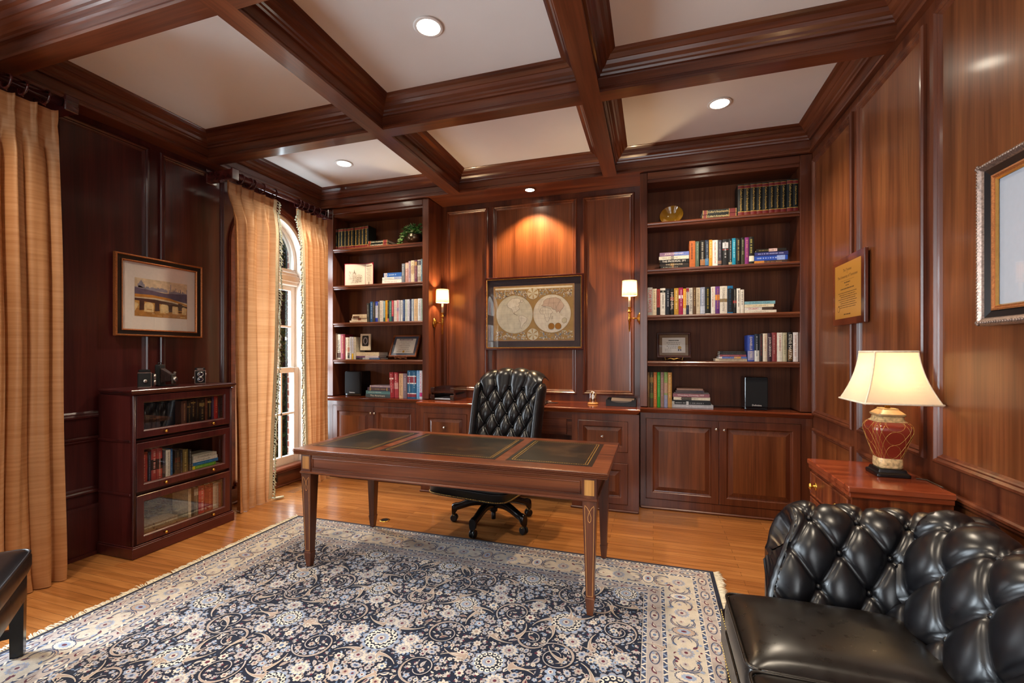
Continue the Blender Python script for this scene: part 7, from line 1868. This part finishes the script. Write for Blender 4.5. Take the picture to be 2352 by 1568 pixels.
# flat ones, bottom first: (across0, across1, thickness, cover, ink, lettering, bands, label)
FLAT = {
'R1': [
[
(0.4127,0.6983,0.0377,'#10140f','#e0c888',"Collier's Encyclopedia",'b:.04:.13:#6e1f1f b:.78:.95:#6e1f1f b:.02:.035:#c9a24e b:.135:.15:#c9a24e b:.76:.775:#c9a24e b:.955:.97:#c9a24e','black and maroon encyclopedia volume lying flat, lowest in pile, amber bowl shelf'),
(0.4161,0.6983,0.0392,'#10140f','#e0c888',"Collier's Encyclopedia",'b:.04:.13:#6e1f1f b:.78:.95:#6e1f1f b:.02:.035:#c9a24e b:.135:.15:#c9a24e b:.76:.775:#c9a24e b:.955:.97:#c9a24e','black and maroon encyclopedia volume lying flat, topmost in pile, amber bowl shelf'),
],
],
'R2': [
[
(0.0639,0.3059,0.0243,'#1a1612','#e0d8c0','','b:.4:.47:#8a5a30','black book at the bottom lying flat, lowest in left pile, shelf below amber bowl'),
(0.0581,0.3059,0.0251,'#2a1f18','#d8c8a8','THE SUMMONS','b:.36:.5:#8a6a30','dark brown book lying flat, fourth from top in left pile, shelf below amber bowl'),
(0.0596,0.3059,0.0319,'#14120f','#f4eedc','THE PRODIGAL SPY','','black white-titled book lying flat, third from top in left pile, shelf below amber bowl'),
(0.0509,0.3059,0.0311,'#d8d0bc','#7a7464','','b:.4:.5:#8a8478','cream book lying flat, second from top in left pile, shelf below amber bowl'),
(0.0560,0.3059,0.0349,'#8a6a86','#f0e0d0','JOHN GRISHAM','b:.5:1:#6a7ab8','pink and blue paperback lying flat, topmost in left pile, shelf below amber bowl'),
],
[
(0.8299,1.0795,0.0258,'#3a2a24','#d8a060','','b:.0:.3:#b87a30','dark book with orange end lying flat, lowest in right pile, shelf below amber bowl'),
(0.8299,1.0832,0.0415,'#2347a4','#e8ecf8','','b:.68:.92:#8aa0d8','bright blue book lying flat, third from top in right pile, shelf below amber bowl'),
(0.8318,1.0856,0.0315,'#2a2f68','#d8d8f0','','','dark blue book lying flat, second from top in right pile, shelf below amber bowl'),
(0.8427,1.0721,0.0257,'#16130f','#c8b060','','b:.42:.7:#d0b0b0','black paperback with pink patch lying flat, topmost in right pile, shelf below amber bowl'),
],
],
'R3': [
[
(0.7534,0.9979,0.0246,'#dfd8c6','#a8a090','','','wide cream book lying flat, lowest in pile, fullest corner bookcase shelf'),
(0.7534,0.9712,0.0246,'#d8d4cc','#b02a2a','DILBERT','b:.62:1:#4a3a30','white paperback with red title lying flat, third from top in pile, fullest corner bookcase shelf'),
(0.7534,0.9799,0.0261,'#ddd2b4','#a08a5a','','','cream paperback lying flat, second from top in pile, fullest corner bookcase shelf'),
(0.7534,0.9892,0.0254,'#79a9b4','#2a4a58','','','light teal book lying flat, topmost in pile, fullest corner bookcase shelf'),
],
],
'R4': [
[
(0.5231,0.7742,0.0242,'#d8c8a8','#a88868','','','wide cream book lying flat, lowest in pile, gold-seal certificate shelf'),
(0.5496,0.7707,0.0172,'#4a64a8','#e8e0d8','','b:.0:.12:#d8d0c8 b:.55:.8:#c8904a','blue and orange book lying flat, fourth from top in pile, gold-seal certificate shelf'),
(0.5588,0.7673,0.0172,'#8a4550','#e0c0b8','','','dusty maroon book lying flat, third from top in pile, gold-seal certificate shelf'),
(0.5567,0.7638,0.0156,'#15191a','#98a098','','','thin black-green book lying flat, second from top in pile, gold-seal certificate shelf'),
(0.5588,0.7638,0.0148,'#171412','#a8a098','','','thin black book lying flat, topmost in pile, gold-seal certificate shelf'),
],
],
'R5': [
[
(0.1499,0.5066,0.0306,'#a9a9ad','#e0e0e4','','b:.0:1:#a9a9ad','large silver-grey book lying flat, lowest in pile, corner bookcase worktop'),
(0.1574,0.4871,0.0273,'#141414','#e0e0e0','','b:.38:.44:#d8d8d8 b:.0:.08:#b0b0a8','black book with white triangle lying flat, seventh from top in pile, corner bookcase worktop'),
(0.1620,0.4799,0.0129,'#1b1b1b','#5a5a5a','','','thin black book lying flat, sixth from top in pile, corner bookcase worktop'),
(0.1756,0.4799,0.0265,'#d9cfb9','#2a2420','','b:.22:.5:#4a4238','cream book with black picture lying flat, fifth from top in pile, corner bookcase worktop'),
(0.1711,0.4756,0.0305,'#8b5761','#f0e4e0','Wittenberg University 1977','','rose-coloured yearbook lying flat, fourth from top in pile, corner bookcase worktop'),
(0.1801,0.4705,0.0112,'#5a5250','#8a8480','','','thin grey pamphlet lying flat, third from top in pile, corner bookcase worktop'),
(0.1937,0.4321,0.0184,'#4c3c3e','#7a6a6c','','b:.5:.98:#3a3440','small dark mauve book lying flat, second from top in pile, corner bookcase worktop'),
(0.2028,0.4219,0.0160,'#8c6c5c','#b89a88','','','small dull pink-brown book lying flat, topmost in pile, corner bookcase worktop'),
],
],
'L1': [
[
(-3.0547,-2.7928,0.0325,'#10140f','#e8dcc0',"Collier's Encyclopedia",'b:.04:.13:#6e1f1f b:.78:.95:#6e1f1f b:.02:.035:#c9a24e b:.135:.15:#c9a24e b:.76:.775:#c9a24e b:.955:.97:#c9a24e','black and maroon encyclopedia volume lying flat, lowest in pile, ivy plant shelf'),
(-3.0436,-2.7890,0.0325,'#10140f','#e8dcc0',"Collier's Encyclopedia",'b:.04:.13:#6e1f1f b:.78:.95:#6e1f1f b:.02:.035:#c9a24e b:.135:.15:#c9a24e b:.76:.775:#c9a24e b:.955:.97:#c9a24e','black and maroon encyclopedia volume lying flat, topmost in pile, ivy plant shelf'),
],
],
'L2': [
[
(-2.8628,-2.6186,0.0454,'#e4e0d8','#b8b0a8','','','thick plain white book lying flat, lowest in pile, open red folder shelf'),
(-2.8602,-2.6186,0.0255,'#dcd8d0','#5a6a8a','','b:.62:.98:#9aa8c8','white book with blue end lying flat, second from top in pile, open red folder shelf'),
(-2.8436,-2.6186,0.0470,'#2a5ca6','#c8d4e8','','b:.03:.2:#b8b0b0','bright blue thick book lying flat, topmost in pile, open red folder shelf'),
],
],
'L3': [
[
(-3.2890,-3.0598,0.0240,'#d9cdb5','#b08a70','','','wide cream book lying flat, lowest in pile, shelf below red folder'),
(-3.2673,-3.0612,0.0258,'#d8cab0','#8a4a38','','b:.42:.6:#7a3a2c','cream book with maroon patch lying flat, third from top in pile, shelf below red folder'),
(-3.2524,-3.0612,0.0227,'#cfbd9d','#5a3a28','','b:.06:.5:#4a2c20','cream book with brown label lying flat, second from top in pile, shelf below red folder'),
(-3.2495,-3.0612,0.0183,'#d9c9ad','#a88a68','','','thin cream book lying flat, topmost in pile, shelf below red folder'),
],
],
'L4': [
[
(-3.2064,-2.8900,0.0195,'#1f2430','#d8d8e0','','b:.28:.55:#d0d4d8 b:.55:.98:#4a6a9a','dark book with blue and white band lying flat, lowest in pile, blue-matted certificate shelf'),
(-3.2064,-2.9056,0.0201,'#5a3a68','#d8c0d0','','b:.4:.98:#d8d0d4','purple and white book lying flat, second from top in pile, blue-matted certificate shelf'),
(-3.2050,-2.9056,0.0421,'#ddd0b2','#b8a888','','','thick cream book lying flat, topmost in pile, blue-matted certificate shelf'),
],
],
'L5': [
[
(-3.0794,-2.7627,0.0363,'#4b5b61','#f0ecd8','The Americans','','grey-green book with cream lettering lying flat, lowest in pile, window bookcase worktop'),
(-3.0761,-2.7589,0.0363,'#5b8b91','#e0ecec','','','blue-green book lying flat, third from top in pile, window bookcase worktop'),
(-3.0526,-2.7589,0.0372,'#4b3b51','#d8c070','','b:.1:.14:#c0a850 b:.84:.87:#c0a850','dark purple gilt-lettered book lying flat, second from top in pile, window bookcase worktop'),
(-3.0193,-2.7605,0.0219,'#9c8c9a','#e8e0e4','','b:.0:.03:#d8d0d4','thin mauve-grey book lying flat, topmost in pile, window bookcase worktop'),
],
],
'B1': [
[
(2.2311,2.4274,0.0300,'#4a4e5e','#8a90a8','','','grey-blue book lying flat, barrister case top'),
],
],
'B2': [
[
(2.5798,2.8302,0.0260,'#8a5a48','#d8c0a8','','b:.0:.25:#5a4a78','brown and purple book lying flat, lowest in pile, barrister case middle'),
(2.5829,2.8302,0.0260,'#c9b996','#7a6a48','','','tan book lying flat, fifth from top in pile, barrister case middle'),
(2.5798,2.7721,0.0260,'#5a9a22','#e0f0c0','','b:.0:.1:#d8c020','bright green yellow-ended book lying flat, fourth from top in pile, barrister case middle'),
(2.5845,2.7943,0.0260,'#1a6aa0','#a8d0e8','','','blue book lying flat, third from top in pile, barrister case middle'),
(2.5845,2.7880,0.0260,'#d0ccc0','#3a3a34','','','white book with black lettering lying flat, second from top in pile, barrister case middle'),
(2.5861,2.7810,0.0260,'#b8b4a8','#4a4a44','','','grey-white book lying flat, topmost in pile, barrister case middle'),
],
],
'B3': [
[
(2.2149,2.5327,0.0450,'#7a6448','#a89068','','b:.3:.33:#4a3424 b:.75:.78:#4a3424','larger tan leather volume lying flat, lowest in pile, barrister case bottom'),
(2.2181,2.4643,0.0450,'#8a7458','#b8a078','','b:.3:.33:#5a4430','large tan leather volume lying flat, topmost in pile, barrister case bottom'),
],
],
}

GROUP = {'R1': 'amber bowl shelf', 'R2': 'shelf below amber bowl', 'R3': 'fullest corner bookcase shelf', 'R4': 'gold-seal certificate shelf', 'R5': 'corner bookcase worktop', 'L1': 'ivy plant shelf', 'L2': 'open red folder shelf', 'L3': 'shelf below red folder', 'L4': 'blue-matted certificate shelf', 'L5': 'window bookcase worktop', 'B1': 'barrister case top', 'B2': 'barrister case middle', 'B3': 'barrister case bottom'}
BZ = {'R1': 2.593, 'R2': 2.172, 'R3': 1.752, 'R4': 1.335, 'R5': 0.9155, 'L1': 2.593, 'L2': 2.172, 'L3': 1.752, 'L4': 1.335, 'L5': 0.9155, 'B1': 0.833, 'B2': 0.444, 'B3': 0.0985}


rb = random.Random(31)
def parse(ex):
    lean, bands = 0.0, []
    for w_ in ex.split():
        f = w_.split(':')
        if f[0] == 'l': lean = math.radians(float(f[1]))
        else: bands.append((float(f[1]), float(f[2]), f[3]))
    return lean, bands
def blend(a, c): return '#'+''.join('%02x' % int(int(a[i:i+2], 16)*.42+int(c[i:i+2], 16)*.58) for i in (1, 3, 5))
def book(label, group, w_, h, dp, cover, ink, text, bands, flat):
    """local frame: spine on y = 0 facing -y; upright: w_ across x, h up z; flat: w_ is the length along x, h the thickness"""
    q = MB(); mats = [plain(cover, .45, spec=.4), plain(ink if text else blend(cover, ink), .6)]; bt = .0022 if not flat else min(.0025, h*.12)
    def M(hexc):
        m = plain(hexc, .5); 
        if m not in mats: mats.append(m)
        return mats.index(m)
    if not flat:
        q.box(0, .002, 0, bt, dp, h); q.box(w_-bt, .002, 0, w_, dp, h)
        n = 6; bow = min(.004, w_*.12)
        L = [[(w_*i/n, .002-bow*math.sin(PI*i/n), z) for i in range(n+1)] for z in (0, h)]
        q.loops(L, 0, False, False, False, True)
        for z in (0, h): q.poly([(0, .004, z), *[(w_*i/n, .002-bow*math.sin(PI*i/n), z) for i in range(n+1)], (w_, .004, z)])
        def band(v0, v1, m, off):
            q.loops([[(w_*i/n, .002-bow*math.sin(PI*i/n)-off, h*z) for i in range(n+1)] for z in (v0, v1)], m, False)
        for k, (v0, v1, hx) in enumerate(bands): band(v0, v1, M(hx), .0003)
        y = .002-bow-.0007
        ht = w_*(.62 if 'Enc' not in text else .40)
        if text: letter(q, text, (w_/2-ht/2, y, h*(.84 if 'Enc' in text else .93)), (0, 0, -1), (1, 0, 0), h*(.68 if 'Enc' in text else .82), ht, 1)
        else:
            v = h*rb.uniform(.9, .94); e_ = h*rb.uniform(.15, .4)
            hh = w_*rb.uniform(.20, .36); cc = w_*rb.uniform(.42, .58)
            while v > e_:
                l = rb.uniform(.4, 1.1)*hh; q.poly([(cc-hh/2, y, v-l), (cc+hh/2, y, v-l), (cc+hh/2, y, v), (cc-hh/2, y, v)], 1); v -= l+hh*rb.choice([.25, .25, .3, .9])
    else:
        q.box(0, .002, 0, w_, dp, bt); q.box(0, .002, h-bt, w_, dp, h)
        q.box(0, 0, 0, w_, .002, h)
        for (v0, v1, hx) in bands: q.poly([(w_*v0, -.0003, 0), (w_*v1, -.0003, 0), (w_*v1, -.0003, h), (w_*v0, -.0003, h)], M(hx))
        ht = h*.55
        if text: 
            a, c = (.17, .75) if 'Enc' in text else ((.06, .60) if 'DIL' in text else (.08, .9))
            letter(q, text, (w_*a, -.0007, h/2-ht/2), (1, 0, 0), (0, 0, 1), w_*(c-a), ht, 1)
        else:
            u = w_*rb.uniform(.08, .2); e_ = w_*rb.uniform(.6, .92); hh = h*rb.uniform(.22, .36)
            while u < e_:
                l = rb.uniform(.4, 1.1)*hh; q.poly([(u, -.0007, h/2-hh/2), (u+l, -.0007, h/2-hh/2), (u+l, -.0007, h/2+hh/2), (u, -.0007, h/2+hh/2)], 1); u += l+hh*rb.choice([.25, .3, .9])
    o = q.build('book', mats); tag(o, label, 'book', 'books on the '+group)
    q = MB()
    if not flat: q.box(bt+.0002, .004, .003, w_-bt-.0002, dp-.004, h-.004)
    else: q.box(.003, .004, bt+.0002, w_-.004, dp-.004, h-bt-.0002)
    q.build('page_block', paper, o)
    return o
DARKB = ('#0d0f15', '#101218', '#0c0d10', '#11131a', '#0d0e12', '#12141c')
for k, rows in UP.items():
    for (a, c, h, cov, ink_, txt, ex, lb) in rows:
        lean, bands = parse(ex); dp = rb.uniform(.145, .175)
        if k[0] == 'B':
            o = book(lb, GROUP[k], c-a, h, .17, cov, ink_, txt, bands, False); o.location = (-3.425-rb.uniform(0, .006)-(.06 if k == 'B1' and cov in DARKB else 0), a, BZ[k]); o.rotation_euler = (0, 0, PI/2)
        else:
            o = book(lb, GROUP[k], c-a, h, dp, cov, ink_, txt, bands, False); o.location = (a, 4.295+rb.uniform(-.006, .006), BZ[k]+.0006)
            if lean: o.rotation_euler = (0, lean, 0); o.location.z += (c-a)*abs(math.sin(lean))*(1 if lean > 0 else 0)+.0004
for k, stacks in FLAT.items():
    for st_ in stacks:
        z = BZ[k]+.0008
        for (a, c, th, cov, ink_, txt, ex, lb) in st_:
            _, bands = parse(ex); dp = rb.uniform(.15, .19) if k != 'B1' else .05
            o = book(lb, GROUP[k], c-a, th-.0008, dp, cov, ink_, txt, bands, True)
            if k[0] == 'B': o.location = (-3.425 if k != 'B1' else -3.412, a, z); o.rotation_euler = (0, 0, PI/2)
            else: o.location = (a, 4.297+rb.uniform(-.004, .004), z)
            z += th
# the book propped over the flat pile, its cover towards the room
q = MB(); w_, h_ = .125, .185
q.box(0, 0, 0, w_, .0022, h_); q.box(0, .014, 0, w_, .0162, h_); q.box(0, 0, 0, .0022, .0162, h_)
q.poly([(.028+.0*w_, -.0004, .045), (.098, -.0004, .045), (.104, -.0004, .06), (.104, -.0004, .15), (.098, -.0004, .165), (.028, -.0004, .165), (.022, -.0004, .15), (.022, -.0004, .06)], 1)
q.poly([(.063+.028*math.cos(2*PI*k/20), -.0008, .106+.042*math.sin(2*PI*k/20)) for k in range(20)], 2); q.poly([(.063+.016*math.cos(2*PI*k/20), -.0012, .104+.030*math.sin(2*PI*k/20)) for k in range(20)], 1)
o = q.build('book', [plain('#d8cdb4', .5), black, plain('#8a8a92', .5, name='portrait_grey', var=.4)]); o.location = (-3.178, 4.335, BZ['L4']+.105); o.rotation_euler = (-.05, 0, .10)
tag(o, 'cream book showing its front cover with a black oval portrait, blue-matted certificate shelf', 'book', 'books on the blue-matted certificate shelf')
q = MB(); q.box(.003, .0026, .003, w_-.003, .0136, h_-.003); q.build('page_block', paper, o)
# ================================================================== light
w = bpy.data.worlds.new('sky'); SC.world = w; w.use_nodes = True
nt = w.node_tree; bg = nt.nodes['Background']
sky = nt.nodes.new('ShaderNodeTexSky'); sky.sky_type = 'HOSEK_WILKIE'; sky.turbidity = 6.0; sky.sun_direction = (-.3, .5, .8)
nt.links.new(sky.outputs['Color'], bg.inputs['Color']); bg.inputs['Strength'].default_value = .8

def area(name, loc, target, sx, sy, power, col=(1, 1, 1)):
    l = bpy.data.lights.new(name, 'AREA'); l.shape = 'RECTANGLE'; l.size = sx; l.size_y = sy; l.energy = power; l.color = col
    o = bpy.data.objects.new(name, l); COL.objects.link(o); o.location = loc
    o.rotation_euler = (Vector(target)-Vector(loc)).to_track_quat('-Z', 'Y').to_euler(); return o
def spot(name, loc, power, angle, col, blend=.6, r=.04, target=None):
    l = bpy.data.lights.new(name, 'SPOT'); l.energy = power; l.spot_size = math.radians(angle); l.spot_blend = blend; l.color = col; l.shadow_soft_size = r
    o = bpy.data.objects.new(name, l); COL.objects.link(o); o.location = loc
    if target: o.rotation_euler = (Vector(target)-Vector(loc)).to_track_quat('-Z', 'Y').to_euler()
    return o
def point(name, loc, power, col, r=.03):
    l = bpy.data.lights.new(name, 'POINT'); l.energy = power; l.color = col; l.shadow_soft_size = r
    o = bpy.data.objects.new(name, l); COL.objects.link(o); o.location = loc; return o
WARM = (1.0, .84, .64); DAY = (.80, .90, 1.0)
# daylight: just outside each window
area('fill_front', (.05, YF-.3, 1.7), (.05, 2, 1.3), 1.7, 2.3, 70, (.95, .97, 1))  # added fill lamp behind the camera, shining through the added front window
area('daylight_side_rear', (XL-.55, W3C, 1.6), (0, W3C, 1.2), 1.0, 2.5, 260, DAY)
area('daylight_side_near', (XL-.55, W2C, 1.6), (0, W2C+.2, 1.2), 1.0, 2.5, 330, DAY)
area('daylight_side_far', (XL-.30, WC-.06, 1.45), (0, WC-.4, .9), .68, 2.3, 100, DAY)
for k, (x, y) in enumerate(DLS): spot('downlight_beam', (x, y, ZC-.03), 105, 125, WARM, .7, .05)
spot('niche_beam', (-1.182, 4.345, ZS-.02), 150, 112, (1, .68, .36), .5, .02)
for sx, sy, wx in SCN:
    point('sconce_light', (sx, sy, 1.735+.285), 18, (1, .72, .42), .02)
point('lamp_light', (LXc, LYc, LZ+.47), 30, (1, .68, .36), .03)
SC.view_settings.exposure = 0.3
